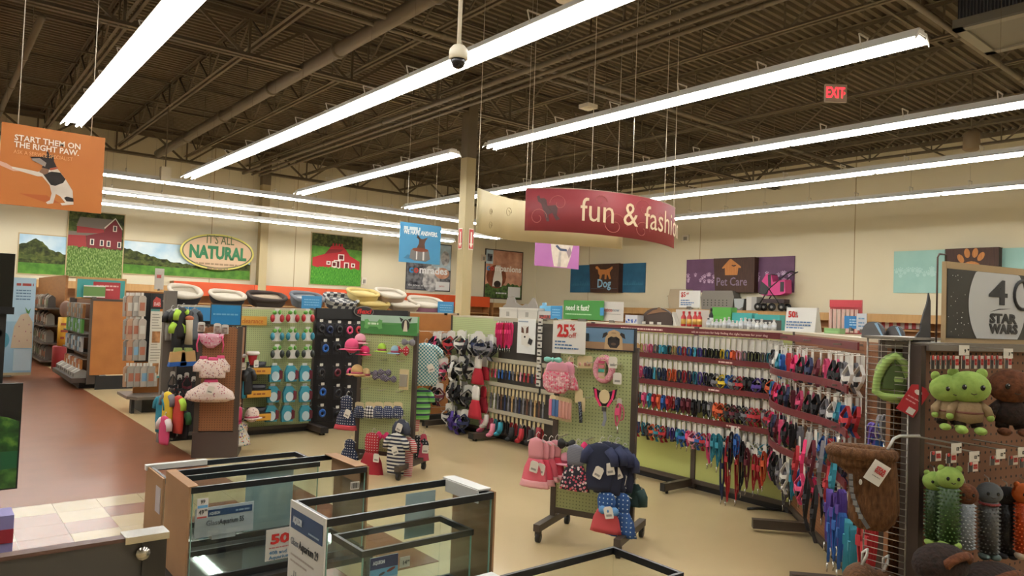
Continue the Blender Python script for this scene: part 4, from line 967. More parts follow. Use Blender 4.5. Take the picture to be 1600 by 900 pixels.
for r_ in range(4):
    cols = plan[r_]; n = len(cols)
    for k, h in enumerate(cols):
        u = uy(5.05)+(k+.5)*(5.05-3.36)/n+rnd.uniform(-.008, .008); z = RZ[r_]-.035
        kind = ['collar', 'collar', 'leash', 'harness'][r_] if rnd.random() < .75 else rnd.choice(['collar', 'leash', 'flat'])
        if k > n*.6 and r_ in (1, 2): kind = rnd.choice(['leash', 'harness', 'harness'])
        L = {'collar': .13, 'leash': .15, 'harness': .17, 'flat': .12}[kind]*(.8 if r_ == 0 else .95)
        off = (.1 if r_ == 0 else .17)
        for dep in range(2):
            strap(kind, h, L, (h+' '+{'flat': 'collar'}.get(kind, kind)+(' on white card' if dep == 0 else ' hanging behind the front ones'), 'in '+ROWN[r_]+' red railed row'), FR_.W(u+dep*.012, z, off-dep*.05), FR_.rz, v=k % 3, card=(.04, .13 if r_ == 0 else rnd.choice((.1, .11, .12))), drop=.115 if r_ == 0 else .08)
        (hk3 if u < uy(4.3) else hk4).append((u, z-.004))
pegs(gr3, [(u-uy(5.7), z) for u, z in hk3], .2); pegs(gr4, [(u-uy(4.3), z) for u, z in hk4], .2)
# nearer part of the same bays, seen behind the pug rack
for r_ in (1, 2, 3):
    for k, h in enumerate(['light pink', 'red', 'navy', 'pink', 'teal', 'red']):
        u = uy(5.55)+k*.08; strap('collar', h, .13, (h+' collar', 'in '+ROWN[r_]+' red railed row behind the pug rack'), FR_.W(u, RZ[r_]-.035, .17), FR_.rz)
# long leashes below the bottom row
for px, h, top, bot in ((1112, 'pink', 668, 725), (1122, 'turquoise', 668, 722), (1130, 'teal', 668, 730), (1133, 'navy', 690, 782), (1142, 'red', 672, 785), (1155, 'red', 680, 783), (1165, 'black', 680, 770), (1150, 'black', 665, 735), (1158, 'blue', 668, 715), (1172, 'maroon', 690, 765), (1183, 'red', 700, 768), (1190, 'red', 705, 765), (1199, 'orange', 695, 760), (1222, 'black', 690, 740), (1228, 'grey', 735, 790)):
    u, z1 = FR_.pick(px, top, .2); _, z0 = FR_.pick(px, bot, .2)
    strap('leash', h, max(.12, z1-z0-.06), (h+' long leash dangling low', 'below the bottom red rail'), FR_.W(u, z1, .2+rnd.uniform(0, .06)), FR_.rz, card=(.035, .09), v=px % 3, drop=.05)
o = single('fallen_leash', G().tube([(0, 0, .012), (.1, .02, .012), (.2, .0, .012), (.32, -.05, .012)], .011, 6).cb((.36, -.06, .016), (.07, .03, .03)), blackm, 'black leash end trailing on floor by the gondola foot', 'leash', onz(1168, 797, 0), -.6)
# ---- grey strip rows of carded collars
gp = {0: ['hot pink', 'light pink', 'hot pink', 'red', 'pink', 'blue', 'blue', 'navy', 'blue', 'grey', 'tan', 'light pink', 'red', 'red', 'navy', 'red', 'red', 'brown'], 1: ['brown', 'grey', 'tan', 'grey', 'white', 'grey', 'brown', 'navy', 'grey', 'tan', 'grey', 'navy', 'grey', 'brown', 'grey', 'tan', 'brown', 'grey'], 2: ['light pink', 'white', 'pink', 'pink', 'teal', 'black', 'black', 'black', 'red', 'red', 'grey', 'black', 'maroon', 'white', 'grey', 'red']}
hk = []
for r_ in range(3):
    n = len(gp[r_])
    for k, h in enumerate(gp[r_]):
        u = uy(7.56)+(k+.5)*(7.56-6.28)/n; z = BZ[r_]-.03; kind = ('flat', 'flat', 'collar')[r_]
        strap(kind, h, (.11, .2, .16)[r_], (h+' collar on tan card', 'in '+('upper', 'middle', 'lowest')[r_]+' grey strip row'), FR_.W(u, z, .15), FR_.rz, card=(.04, .12 if r_ < 2 else .09), cm=card_t, v=k % 2, drop=.09 if r_ < 2 else .07); hk.append((u-uy(7.36), z-.004))
pegs(gr2, [(max(.01, a), b) for a, b in hk], .17)
for k in range(7):
    u, z = FR_.pick(779+k*3.6, 500, .12); strap('leash', 'hot pink' if k != 3 else 'red', .32, (('hot pink' if k != 3 else 'red')+' leash', 'in the bunch left of the terrier poster'), FR_.W(u, z, .12), FR_.rz, card=(.03, .06), v=k % 3)
u0, z0 = FR_.pick(808, 551, .17); u1, z1 = FR_.pick(838, 499, .17)
t = thing('terrier_poster', 'white poster with brown and white terrier on the collar bay', 'poster', FR_.W(u0, z0, .17), FR_.rz); pw, ph = u1-u0, z1-z0
part('sheet', G().box(0, pw, -.006, 0, 0, ph), C('#d2d2ce', .5), t); part('hook', G().box(pw*.4, pw*.6, 0, .16, ph-.03, ph-.01), metal_g, t)
S = lambda L: [(a*pw, b*ph) for a, b in L]
flat(t, [(C('#cbc6bc', .7), S([(.25, .25), (.22, .5), (.3, .8), (.55, .8), (.62, .55), (.8, .45), (.85, .25), (.6, .2)])), (C('#5a3626', .7), S([(.22, .6), (.22, .78), (.34, .72), (.38, .58)])), (C('#5a3626', .7), S([(.62, .6), (.62, .8), (.5, .74), (.48, .58)])), (C('#231f1f', .7), S([(.6, .3), (.68, .46), (.88, .4), (.8, .25)])), (C('#231f1f', .7), S(oval(.43, .48, .05, .03))), (C('#8f9aa6', .6), S(rect(.05, .6, .9, .94)))], -.007)
# clip strip of white packs
u, z = FR_.pick(847, 497, .2); t = thing('clip_strip', 'vertical clip strip of small white packs beside the terrier poster', 'clip strip', FR_.W(u, z, .2), FR_.rz)
part('strip', G().box(-.015, .015, 0, .004, -.9, 0), blackm, t); part('arm', G().box(-.01, .01, 0, .2, -.03, -.01), metal_g, t)
for k in range(9): part('pack', G().box(-.045, .02, -.02, -.004, -.09*k-.08, -.09*k-.01).box(-.035, .01, -.022, -.02, -.09*k-.06, -.09*k-.04, 1), [C('#bdb9b0', .5), C('#3a3432', .5)], t)
# ---- clothes
def tagmesh(): return cached('tag', lambda: G().prism([(-.028, -.07), (.028, -.07), (.032, -.06), (.032, 0), (.02, .012), (-.02, .012), (-.032, 0), (-.032, -.06)], -.003, 0).box(-.02, .02, -.0036, -.003, -.055, -.04, 1).mesh('price_tag', [C('#d6d0c4', .5), C('#8a8680', .6)]))
def hangermesh(): return cached('hanger', lambda: G().tube([(-.07, 0, -.035), (0, 0, .0), (.07, 0, -.035)], .004, 5).tube([(0, 0, 0), (0, 0, .02), (.015, 0, .04), (.03, 0, .03)], .003, 5).mesh('hanger', C('#c9c5be', .25)))
def cloth(name, label, cat, pos, rz, segs, depth=.32, folds=(7, .1), hanger=True, tags=((.02, -.1),), seed=0, wide=1., group=None):
    """segs: (part name, material, [(half width, z), ...]) from the top down"""
    t = thing(name, label, cat, pos, rz, group); r = random.Random(seed); ph_ = r.random()*6; lo = min(q[1] for s_ in segs for q in s_[2])
    for nm, m, prof in segs:
        fine = []
        for (a, z), (b, y) in zip(prof[:-1], prof[1:]):
            for k in range(3): f = k/3; fine.append((a+(b-a)*f, z+(y-z)*f))
        fine.append(prof[-1])
        def wob(a, j, fine=fine): return 1+folds[1]*math.sin(folds[0]*a+ph_)*min(1, fine[j][1]/lo)*.9
        part(nm, G().lathe([(w_*wide, z) for w_, z in fine], 18, sx=1, sy=depth, wob=wob), m, t)
    if hanger: link('hanger', hangermesh(), t, (0, 0, .005))
    maxw = max(q[0] for s_ in segs for q in s_[2])
    for x, z in tags: o = link('price_tag', tagmesh(), t, (x, -maxw*wide*depth*1.15-.01, z)); o.rotation_euler = (0, r.uniform(-.5, .5), 0)
    return t
def dress(label, pos, rz, top_m, skirt_m, w_=.1, h=.3, seed=0, tags=((.03, -.14),), cat='dog dress', frill=None, folds=(9, .12)):
    segs = [('bodice', top_m, [(.02, 0), (w_*.5, -.015), (w_*.62, -.06), (w_*.55, -h*.45)]), ('skirt', skirt_m, [(w_*.55, -h*.44), (w_*.85, -h*.65), (w_*1.05, -h)])]
    if frill: segs.append(('frill', frill, [(w_*1.02, -h*.9), (w_*1.15, -h*1.05)]))
    return cloth('dog_dress', label, cat, pos, rz, segs, seed=seed, tags=tags, folds=folds)
def shirt(label, pos, rz, m, w_=.11, h=.3, seed=0, tags=((.02, -.12),), cat='dog shirt', trim=None):
    t = cloth('dog_shirt', label, cat, pos, rz, [('body', m, [(.03, 0), (w_*.75, -.02), (w_*.95, -.1), (w_, -h*.7), (w_*.85, -h)])], seed=seed, tags=tags, folds=(5, .06))
    for s in (-1, 1): part('sleeve', G().tube([(s*w_*.6, 0, -.04), (s*w_*1.05, -.005, -.09), (s*w_*1.15, -.01, -.15)], [.035, .035, .03], 8), trim or m, t)
    return t
dot_navy = dots('#1f2842', '#c9c7c2', .026, .17); dot_red = dots('#a31f2b', '#d8c9c4', .026, .17); str_navy = bands(['#1d2339', '#c9c5ba'], .035); str_red = bands(['#a8323a', '#cdb9b2'], .018); plaid = checks('#3f7d86', '#c3c9c2', .018); floral_w = spots('#cdb9ae', ['#a05a62', '#b58a7a', '#8a6a72'], 45, thr=.3); floral_k = spots('#22202a', ['#c94a5e', '#d7c6c0', '#cf8090'], 50, thr=.45); ruffle = spots('#c98a92', ['#d3526e', '#e0b9bd'], 60, thr=.5); multi = spots('#d2ccc0', ['#b03a44', '#3f8a86', '#c99a3a', '#5a4a86'], 45, thr=.4)
pinkf, ltpink, redf, navyf, tealf = fab('pink', .85), fab('light pink', .85), C('#a51d2b', .85), fab('navy', .85), fab('teal', .85)
# rack with the bone header
A_ = lambda px, py, off=.06: FA.at(px, py, off)
def hat(label, pos, rz, m, r_=.09, brim=1.5, name='dog_hat', cat='dog hat'):
    t = thing(name, label, cat, pos, rz); part('crown', G().ell((0, 0, -.02), (r_*.75, r_*.6, r_*.75), 12, 8), m, t)
    part('brim', G().lathe([(r_*.7, -.05), (r_*brim*.8, -.055), (r_*brim*.82, -.06), (r_*.7, -.062)], 16, (0, -.02, 0), sy=.7), m, t); part('band', G().lathe([(r_*.74, -.05), (r_*.76, -.035), (r_*.72, -.03)], 14, sy=.82), C('#a84a5e', .7), t); return t
hat('big pink sun hat at the top of bone rack', A_(550, 537, .2), FA.rz, pinkf, .1); hat('smaller light pink hat behind the pink sun hat', A_(563, 527, .12), FA.rz, ltpink, .08); hat('hot pink cap right of the pink sun hats', A_(570, 545, .14), FA.rz, fab('hot pink'), .07)
hat('lime green cap at the top middle of bone rack', A_(597, 540, .1), FA.rz, fab('lime'), .06); hat('pale blue cap left of the dotted bow', A_(617, 543, .1), FA.rz, C('#8fb0c4', .8), .055)
hat('tan straw hat on left edge of bone rack', A_(558, 576, .2), FA.rz, fab('tan'), .085); hat('small tan straw hat beside the larger tan one', A_(572, 579, .14), FA.rz, C('#c2a878', .8), .06)
def bow(label, pos, rz, m, w_=.07, name='dog_bow', cat='bow'):
    t = thing(name, label, cat, pos, rz)
    for s in (-1, 1): part('wing', G().lathe([(.008, 0), (w_*.45, .02*1.6), (w_*.5, .05), (w_*.3, .07)], 10, sy=.5).mesh('wing', m), None, t).rotation_euler = (0, s*math.pi/2, 0)
    part('knot', G().ell((0, -.005, 0), (.014, .014, .018), 8, 6), m, t); return t
bow('red dotted bow tie at top right of bone rack', A_(628, 548, .08), FA.rz, dot_red, .1); bow('dark grey bow above the dotted red bow', A_(638, 535, .08), FA.rz, fab('grey'), .07)
for k, (px, py) in enumerate(((581, 583), (592, 589), (601, 582), (609, 592))): bow(('plaid bow tie', 'in middle row of the bone rack'), A_(px, py, .1), FA.rz, checks('#4a4656', '#7d7480', .012), .07)
t = thing('accessory_card', 'clear and white accessory card at right of bone rack', 'card', A_(632, 577, .08), FA.rz); part('card', G().box(-.05, .05, -.006, 0, -.2, 0), card_t, t); part('tray', G().box(-.04, .04, -.02, -.006, -.17, -.05), C('#8d8578', .3), t)
for k, px in enumerate((562, 578, 592, 607, 622)):
    t = thing('bandana', ('navy dotted bandana on tan card', 'in lower row of bone rack'), 'bandana', A_(px, 628, .1), FA.rz)
    link('header_card', card_mesh(.1, .06, card_t, 't'), t); part('cloth', G().lathe([(.035, -.04), (.06, -.08), (.062, -.13), (.05, -.16)], 14, sy=.4, wob=lambda a, j: 1+.1*math.sin(6*a)), dots('#27314f', '#b9bcc4', .02, .22) if k != 1 else dots('#1d2030', '#d6d4ce', .03, .4), t)
dress('navy and red dotted dress with frill at left of bone rack', A_(542, 618, .22), FA.rz, dot_navy, dot_navy, .11, .32, 1, ((.06, -.14),), frill=C('#a8343c', .8)); dress('navy dotted dress hanging low at left of bone rack', A_(547, 686, .14), FA.rz, dot_navy, dot_navy, .1, .2, 2, ())
dress('red dotted dress in the bottom row of bone rack', A_(582, 676, .14), FA.rz, dot_red, C('#9c1f2c', .85), .13, .44, 3, ((.09, -.2),)); bow('hot pink bow behind the red dotted dress', A_(598, 682, .08), FA.rz, fab('hot pink'), .1)
shirt('navy and white striped shirt with cream tag', A_(620, 677, .16), FA.rz, str_navy, .1, .4, 4, ((.0, -.13),)); shirt('red and white striped shirt beside the navy striped one', A_(637, 682, .08), FA.rz, str_red, .07, .42, 5, ())
shirt('grey brown tagged vest above striped shirts', A_(628, 655, .12), FA.rz, C('#3b3f4c', .8), .06, .14, 6, ((.0, -.05),))
# right end arms of the same rack
E_ = lambda px, py: ond(px, py, 7.35)
shirt('teal plaid shirt at the right side of bone rack', E_(664, 536), FA.rz+.6, plaid, .15, .43, 7, ((.05, -.22),)); shirt('lime and striped vest under the plaid shirt', E_(660, 606), FA.rz+.6, bands(['#5aa34a', '#2f3350', '#7fb86a'], .06), .09, .32, 8, ()); shirt('thin red striped shirt under the plaid shirt', E_(650, 618), FA.rz+.6, str_red, .05, .36, 9, ())
shirt('black dotted shirt at lower right of bone rack', E_(654, 680), FA.rz+.6, dots('#1c1b22', '#b9b4b4', .03, .2), .07, .28, 10, ()); dress('pink dotted dress at lower right of bone rack', E_(662, 678), FA.rz+.6, C('#b0475c', .85), C('#b0475c', .85), .06, .27, 11, ((.02, -.12),))
pegs(ra, [(x, z) for x in (-.2, 0, .2) for z in (1.3, 1.12, .82, .6)], .16, .003)
# pug rack
B_ = lambda px, py, off=.08: FBk.at(px, py, off)
cloth('ruffle_dress', 'pink and white ruffle bundle at top left of pug rack', 'dog dress', B_(871, 563, .14), FBk.rz, [('bodice', ltpink, [(.03, 0), (.08, -.03), (.09, -.08)]), ('skirt', ruffle, [(.08, -.06), (.11, -.12), (.1, -.2), (.06, -.24)])], hanger=False, tags=(), folds=(9, .12)); bow('pale mint bow on cream card at top of pug rack', B_(864, 562, .2), FBk.rz, C('#7fc0b4', .7), .04)
dress('pink ruffle dress behind the white and pink bundle', B_(889, 566, .1), FBk.rz, ltpink, ruffle, .08, .2, 12, ())
def bowcard(label, pos, rz, h=.18):
    t = thing('bow_card', label, 'bow card', pos, rz); link('header_card', card_mesh(.05, h, card_t, 't'), t)
    for k, c_ in enumerate(('#a8405a', '#b5606a', '#3f9c8c', '#c9a89a')): part('bow', G().box(-.022, .022, -.014, -.004, -.06-.03*k, -.04-.03*k), C(c_, .7), t)
bowcard('tall card of small bows left on pug rack', B_(892, 557, .09), FBk.rz); bowcard('tall card of small bows right on pug rack', B_(941, 555, .09), FBk.rz)
for k, px in enumerate((907, 915, 921)):
    t = thing('charm_card', ('cream charm card', 'in top row of the pug rack'), 'card', B_(px, 556, .09), FBk.rz); link('header_card', card_mesh(.045, .09, card_t, 't'), t); part('charm', G().ell((0, -.008, -.06), (.012, .006, .014), 8, 6), C('#b98a7a', .5), t)
t = thing('tulle_collar', 'pink tulle ring collar in top row of pug rack', 'collar', B_(944, 566, .07), FBk.rz); part('ring', G().tube([(.06*math.cos(a*.45), 0, -.05+.08*math.sin(a*.45)) for a in range(14)], .026, 8, closed=True), spots('#cf8d9a', ['#d6a6ac', '#bd6b7e'], 70, thr=.4), t)
for k, (px, py) in enumerate(((958, 560), (965, 585))): single('price_tag', tagmesh(), None, ('white price tag', 'at upper right of pug rack'), 'tag', B_(px, py, .1), FBk.rz)
t = thing('sock_pack', 'card with single dark lace sock at middle of pug rack', 'sock pack', B_(905, 608, .1), FBk.rz); link('header_card', card_mesh(.06, .1, card_t, 't'), t); part('sock', G().tube([(.01, -.01, -.09), (.02, -.012, -.16), (.025, -.01, -.24)], [.012, .014, .012], 8), spots('#2a2d38', ['#7d8290'], 90, thr=.4), t); part('second_card', G().box(.0, .05, -.004, 0, -.16, -.06), card_t, t)
t = thing('pet_harness', 'black harness with pink straps and cream card on pug rack', 'harness', B_(946, 606, .12), FBk.rz)
part('yoke', G().prism([(-.09, 0), (-.05, -.02), (0, -.03), (.05, -.02), (.09, 0), (.075, -.07), (.03, -.13), (-.03, -.13), (-.075, -.07)], -.012, 0), blackm, t); part('card', G().prism(oval(0, -.06, .04, .05, 14), -.02, -.012), card_t, t)
for s in (-1, 1): part('pink_strap', G().band([(s*.07, -.014, -.01), (s*.06, -.016, -.07), (s*.025, -.016, -.13)], .01, .016, axis=(0, 1, 0)), fab('hot pink'), t)
part('buckle', G().cb((0, -.016, -.15), (.03, .014, .03)), C('#3a3a3e', .4), t); part('tail_strap', G().band([(0, -.012, -.15), (.01, -.012, -.22), (-.005, -.01, -.27)], .01, .02, axis=(0, 1, 0)), C('#8f93a0', .5), t)
strap('leash', 'pink', .16, 'pink and clear leash right of the black harness', B_(968, 622, .1), FBk.rz, card=(.035, .06))
for k in range(6):
    t = thing('sock_pack', ('sock pack', 'at left edge of the pug rack'), 'sock pack', B_(864+k*5, 617+k*1.2, .16-.01*k), FBk.rz); link('header_card', card_mesh(.05, .17, card_t, 't'), t)
    for q, c_ in ((-.013, '#c9708a'), (.012, '#4d6f9e' if k < 2 else '#cf9a8c')): part('sock', G().box(q-.011, q+.011, -.014, -.002, -.15, -.03), C(c_, .8), t)
for k, (px, py, s) in enumerate(((838, 684, 1.), (848, 688, .9), (858, 690, .8), (868, 688, .8))): dress(('pink frilled dress', 'at lower left of the pug rack'), B_(px, py, .22-.03*k), FBk.rz, C('#cf8a92', .85), (C('#cc5a68', .85), C('#c2384c', .85))[k % 2], .1*s, .34*s, 20+k, ((.02, -.17),) if k < 2 else (), frill=C('#d79a9c', .85))
dress('grey topped dress with black floral skirt on pug rack', B_(900, 695, .2), FBk.rz, bands(['#5d5e6c', '#7d7e88'], .006), floral_k, .11, .32, 30, (), folds=(5, .05)); bow('hot pink ribbon bow right of the floral dress', B_(922, 704, .12), FBk.rz, fab('hot pink'), .12); bow('black bow above the floral skirt dress', B_(886, 694, .16), FBk.rz, blackm, .08)
hat('cream topped pink hat left behind floral dress', B_(884, 712, .1), FBk.rz, ltpink, .06)
for k, (px, py, s) in enumerate(((938, 692, 1.), (950, 690, 1.1), (962, 693, 1.), (973, 702, .9))): shirt(('navy lettered shirt with tag', 'in the cluster of the pug rack'), B_(px, py, .2-.03*k), FBk.rz, C('#1b2138', .8), .1*s, .33*s, 40+k, ((.02, -.17),) if k != 1 else ((.03, -.15),), trim=C('#2c3352', .8))
dress('blue dotted dress with coral skirt low on pug rack', B_(948, 768, .2), FBk.rz, dots('#27508a', '#c9d2da', .03, .15), C('#b8464a', .85), .11, .28, 50, ((.03, -.1),)); dress('blue star dotted dress at the bottom right of pug rack', B_(972, 770, .15), FBk.rz, dots('#27508a', '#c9d2da', .03, .15), dots('#27508a', '#c9d2da', .03, .15), .1, .3, 51, ())
bow('pale blue bow on front of blue dotted dress', B_(951, 798, .24), FBk.rz, C('#5d8fc2', .8), .06)
shirt('dark green shirt at the right side of the pug rack', B_(992, 756, .04), FBk.rz, C('#27403c', .8), .06, .16, 52, ())
pegs(rb_, [(x, z) for x in (-.2, 0, .2) for z in (1.3, 1.05, .75, .45)], .18, .003)
# ---- kiosk clothes
K_ = lambda px, py, off=.06: FK.at(px, py, off)
t = thing('bandana', 'pink white trimmed bandana on front of the kiosk', 'bandana', K_(330, 520, .06), FK.rz); link('header_card', card_mesh(.1, .03, card_w, 'w'), t); part('cloth', G().lathe([(.13, -.01), (.125, -.05), (.09, -.11), (.03, -.16)], 16, sy=.3, wob=lambda a, j: 1+.06*math.sin(8*a)), spots('#cf9aa8', ['#c24a72', '#d8c4c8'], 50, thr=.4), t); part('ties', G().tube([(-.11, -.02, -.03), (-.13, -.03, -.12), (-.12, -.02, -.2)], .008, 6).tube([(.11, -.02, -.03), (.13, -.03, -.12), (.12, -.02, -.2)], .008, 6), pinkf, t)
for k, (px, py, w_, h) in enumerate(((318, 558, .1, .15), (333, 560, .13, .2), (345, 557, .1, .16))): cloth('dog_skirt', ('floral tutu skirt', 'in the middle tier of the kiosk'), 'dog skirt', K_(px, py, .12+.02*(k == 1)), FK.rz, [('waistband', pinkf, [(w_*.35, .01), (w_*.4, -.02)]), ('tutu', floral_w, [(w_*.4, -.02), (w_*.95, -h*.6), (w_*.9, -h)])], hanger=False, tags=(), folds=(8, .12), seed=k, depth=.45)
cloth('dog_skirt', 'wide floral tutu skirt in the lower tier of the kiosk', 'dog skirt', K_(330, 594, .14), FK.rz, [('waistband', pinkf, [(.06, .01), (.07, -.02)]), ('tutu', floral_w, [(.07, -.02), (.22, -.12), (.24, -.19), (.16, -.22)])], hanger=False, tags=((.02, -.06),), folds=(9, .07), depth=.4)
for k, (px, py) in enumerate(((315, 503), (340, 505), (352, 507))):
    t = thing('toy_card', ('small carded novelty', 'at the top of the kiosk'), 'card', K_(px, py, .05), FK.rz); link('header_card', card_mesh(.07, .1, card_w, 'w'), t); part('blister', G().box(-.025, .025, -.025, -.002, -.09, -.03), noisy([(.3, '#5e3f30'), (.7, '#a39a92')], 30, .5), t)
def jacket(label, pos, rz, m, m2, seed, w_=.11, h=.34): return shirt(label, pos, rz, m, w_, h, seed, (), 'dog jacket', m2)
L_ = lambda px, py, d: ond(px, py, d)
for k, (px, py, m, m2, nm) in enumerate(((253, 618, tealf, tealf, 'teal'), (263, 612, fab('yellow', .8), fab('grey', .8), 'bright yellow'), (280, 618, C('#b83a2e', .8), fab('lime', .8), 'orange red'), (270, 640, C('#2a2d36', .8), C('#b83a6e', .8), 'black'), (288, 640, C('#33363c', .8), fab('green', .8), 'dark grey'), (258, 650, pinkf, C('#d6ccc8', .8), 'pink and white'))): jacket(nm+' dog raincoat hanging left of the kiosk', L_(px, py, 7.9-.08*(k % 3)), FK.rz-.9, m, m2, 60+k, .1, .4 if k < 3 else .3)
for k, (px, py) in enumerate(((375, 556), (395, 552))):
    t = thing('santa_hat', ('red santa hat with white band', 'beside the kiosk'), 'dog hat', L_(px, py, 7.95), FK.rz+.8); part('cone', G().lathe([(.06, 0), (.055, -.03), (.045, -.08), (.02, -.13)], 12, sy=.7), C('#a8222c', .8), t); part('fur_band', G().tube([(.06*math.cos(a*.524), .042*math.sin(a*.524), 0) for a in range(12)], .022, 6, closed=True), C('#d8d3cc', .9), t); link('price_tag', tagmesh(), t, (0, -.06, -.08))
shirt('turquoise and black pyjama suit right of the kiosk', L_(378, 580, 7.95), FK.rz+.8, bands(['#2a8ca0', '#2a8ca0', '#1d2026'], .12, 0), .08, .3, 70, ()); shirt('black dog vest behind the turquoise suit', L_(389, 574, 8.0), FK.rz+.8, blackm, .06, .3, 71, ())
shirt('dark mixed pet coat above the santa hats', L_(372, 512, 8.0), FK.rz+.8, spots('#27324a', ['#b04a4e', '#5d8ca0'], 40, thr=.4), .05, .24, 72, ())
dress('hot pink dress right of the kiosk', L_(374, 636, 7.85), FK.rz+.8, C('#c83f6a', .85), C('#c83f6a', .85), .07, .36, 73, ()); dress('white dress with coloured dots low right of the kiosk', L_(380, 660, 7.8), FK.rz+.8, multi, multi, .1, .25, 74, ()); hat('white floral bonnet right of the kiosk', L_(394, 645, 7.85), FK.rz+.8, floral_w, .11, 1.2)
# jackets in the blue header bay
G_ = lambda px, py, off=.15: FG.at(px, py, off)
for k, (px, py, m, m2, nm) in enumerate(((268, 483, C('#8d8a84', .8), blackm, 'grey and black'), (277, 482, C('#c9c6c0', .8), blackm, 'white and black'), (285, 480, blackm, fab('lime'), 'black and lime'), (294, 484, C('#31363c', .8), blackm, 'charcoal'), (304, 482, C('#5d6368', .8), blackm, 'slate'), (278, 500, blackm, fab('lime'), 'black lime trimmed'))): shirt(nm+' pet jacket in the blue header bay', G_(px, py, .1+.03*(k % 3)), .3, m, .07, .36, 80+k, (), 'dog jacket', m2)
for k, px in enumerate((277, 293)):
    t = thing('slipper_toy', ('tan and blue boot shaped toy', 'in the blue header bay'), 'dog boot', G_(px, 550, .2), 0); part('upper', G().prism([(-.08, 0), (.06, .02), (.075, -.1), (-.09, -.11)], -.08, .0), fab('tan', .9), t); part('sole', G().prism([(-.09, -.11), (.08, -.1), (.085, -.15), (-.1, -.16)], -.085, .005), fab('blue', .8), t); part('cuff', G().prism([(-.05, .0), (.04, .01), (.03, .05), (-.04, .05)], -.07, -.01), C('#8a9a5a', .9), t)
t = thing('bone_toy', 'pale rawhide bone pack in the blue header bay', 'dog treat', G_(296, 500, .2), 0); part('bone', G().tube([(0, 0, 0), (.005, 0, -.12), (.0, 0, -.28)], [.04, .032, .045], 10), C('#b3a48c', .6), t); part('top_bow', G().ell((0, 0, .02), (.05, .03, .03), 8, 6), C('#a85a3a', .7), t)
for k, (px, py, h) in enumerate(((270, 580, 'black'), (281, 585, 'black'), (292, 582, 'maroon'), (303, 588, 'black'), (275, 600, 'red'))): strap('harness', h, .3, (h+' vest harness', 'low in the blue header bay'), G_(px, py, .15), 0, card=(.05, .06))
pegs(gl1, [(x, z) for x in (.1, .25, .4, .55) for z in (1.38, 1.0, .75)], .2)
# ---- toy packs on the green pegboard
def toypack(label, pos, kind):
    t = thing('toy_pack', label, 'toy pack', pos, 0)
    cm = cached(('tp', kind), lambda: (G().box(-.03, .03, -.004, 0, -.03, .03).mesh('hang_tab', card_w), G().prism([(-.05, -.03), (.05, -.03), (.06, -.15), (-.06, -.15)], -.012, 0).mesh('label_card', C('#d6d3cc', .5)) if kind != 'blue' else G().prism(oval(.0, -.13, .05, .06, 16), -.05, -.044).mesh('label_card', C('#b9ccd2', .5)),
        (G().ell((-.06, -.02, -.09), (.03, .03, .05), 8, 6).ell((.06, -.02, -.09), (.03, .03, .05), 8, 6) if kind != 'blue' else G().prism([(-.07, -.2), (.07, -.2), (.08, -.06), (.03, .0), (-.05, 0), (-.08, -.08)], -.045, 0)).mesh('toy_body', {'red': fab('red', .5), 'navy': fab('teal', .5), 'black': C('#2a2f2a', .5), 'blue': fab('turquoise', .5)}[kind]),
        (G().ell((-.035, -.02, -.02), (.03, .02, .025), 8, 6).ell((.03, -.015, -.015), (.02, .02, .03), 8, 6).mesh('bow_top', C('#5d9a3a', .6)) if kind != 'blue' else G().prism([(.04, -.18), (.09, -.16), (.09, -.07), (.05, -.05)], -.05, -.01).mesh('side_print', fab('maroon', .5)))))
    for nm, m in zip(('hang_tab', 'label_card', 'toy_body', 'bow_top' if kind != 'blue' else 'side_print'), cm): link(nm, m, t)
    return t
for r_, (py, kind, nm) in enumerate(((486, 'red', 'red and green'), (514, 'navy', 'teal and green'), (541, 'black', 'black and green'))):
    for px in (433, 457, 481): toypack((nm+' bow toy pack', 'on green pegboard'), FG.at(px, py+r_*.3, .12), kind)
for r_, py in enumerate((571, 603, 633)):
    for px in (429, 454, 476): toypack(('turquoise toy pack with pale label', 'in the '+('upper', 'middle', 'lower')[r_]+' turquoise row'), FG.at(px-3*r_*(px < 470), py, .12), 'blue')
pegs(gl2, [(FG.pick(px, py, .05)[0]-.66, FG.pick(px, py, .05)[1]) for px in (433, 457, 481) for py in (485, 513, 540, 570, 602, 632)], .14)
for k, (py) in enumerate((581, 617, 654)):
    u0, z = FG.pick(386, py, .2); u1, _ = FG.pick(423, py, .2)
    t = thing('bin_tray', ('upper', 'middle', 'bottom')[k]+' black tray with orange label on green pegboard', 'tray', FG.W(u0, z, .2), 0); w_ = u1-u0
    part('tray', G().box(0, w_, 0, .19, -.04, -.02).box(0, w_, 0, .012, -.04, .06), blackm, t); part('front_label', G().box(0, w_, -.008, 0, -.035, .045), C('#c8912f', .5), t); scrawl(t, [(w_*.25, w_*.75, .005)], .02, C('#8a4a1c', .5), -.0095)
    part('bowl', G().lathe([(.05, -.015), (.11, .05), (.12, .11), (.11, .11), (.06, .0)], 16, (w_/2, .1, 0), sy=.7), C('#26242a', .5), t)
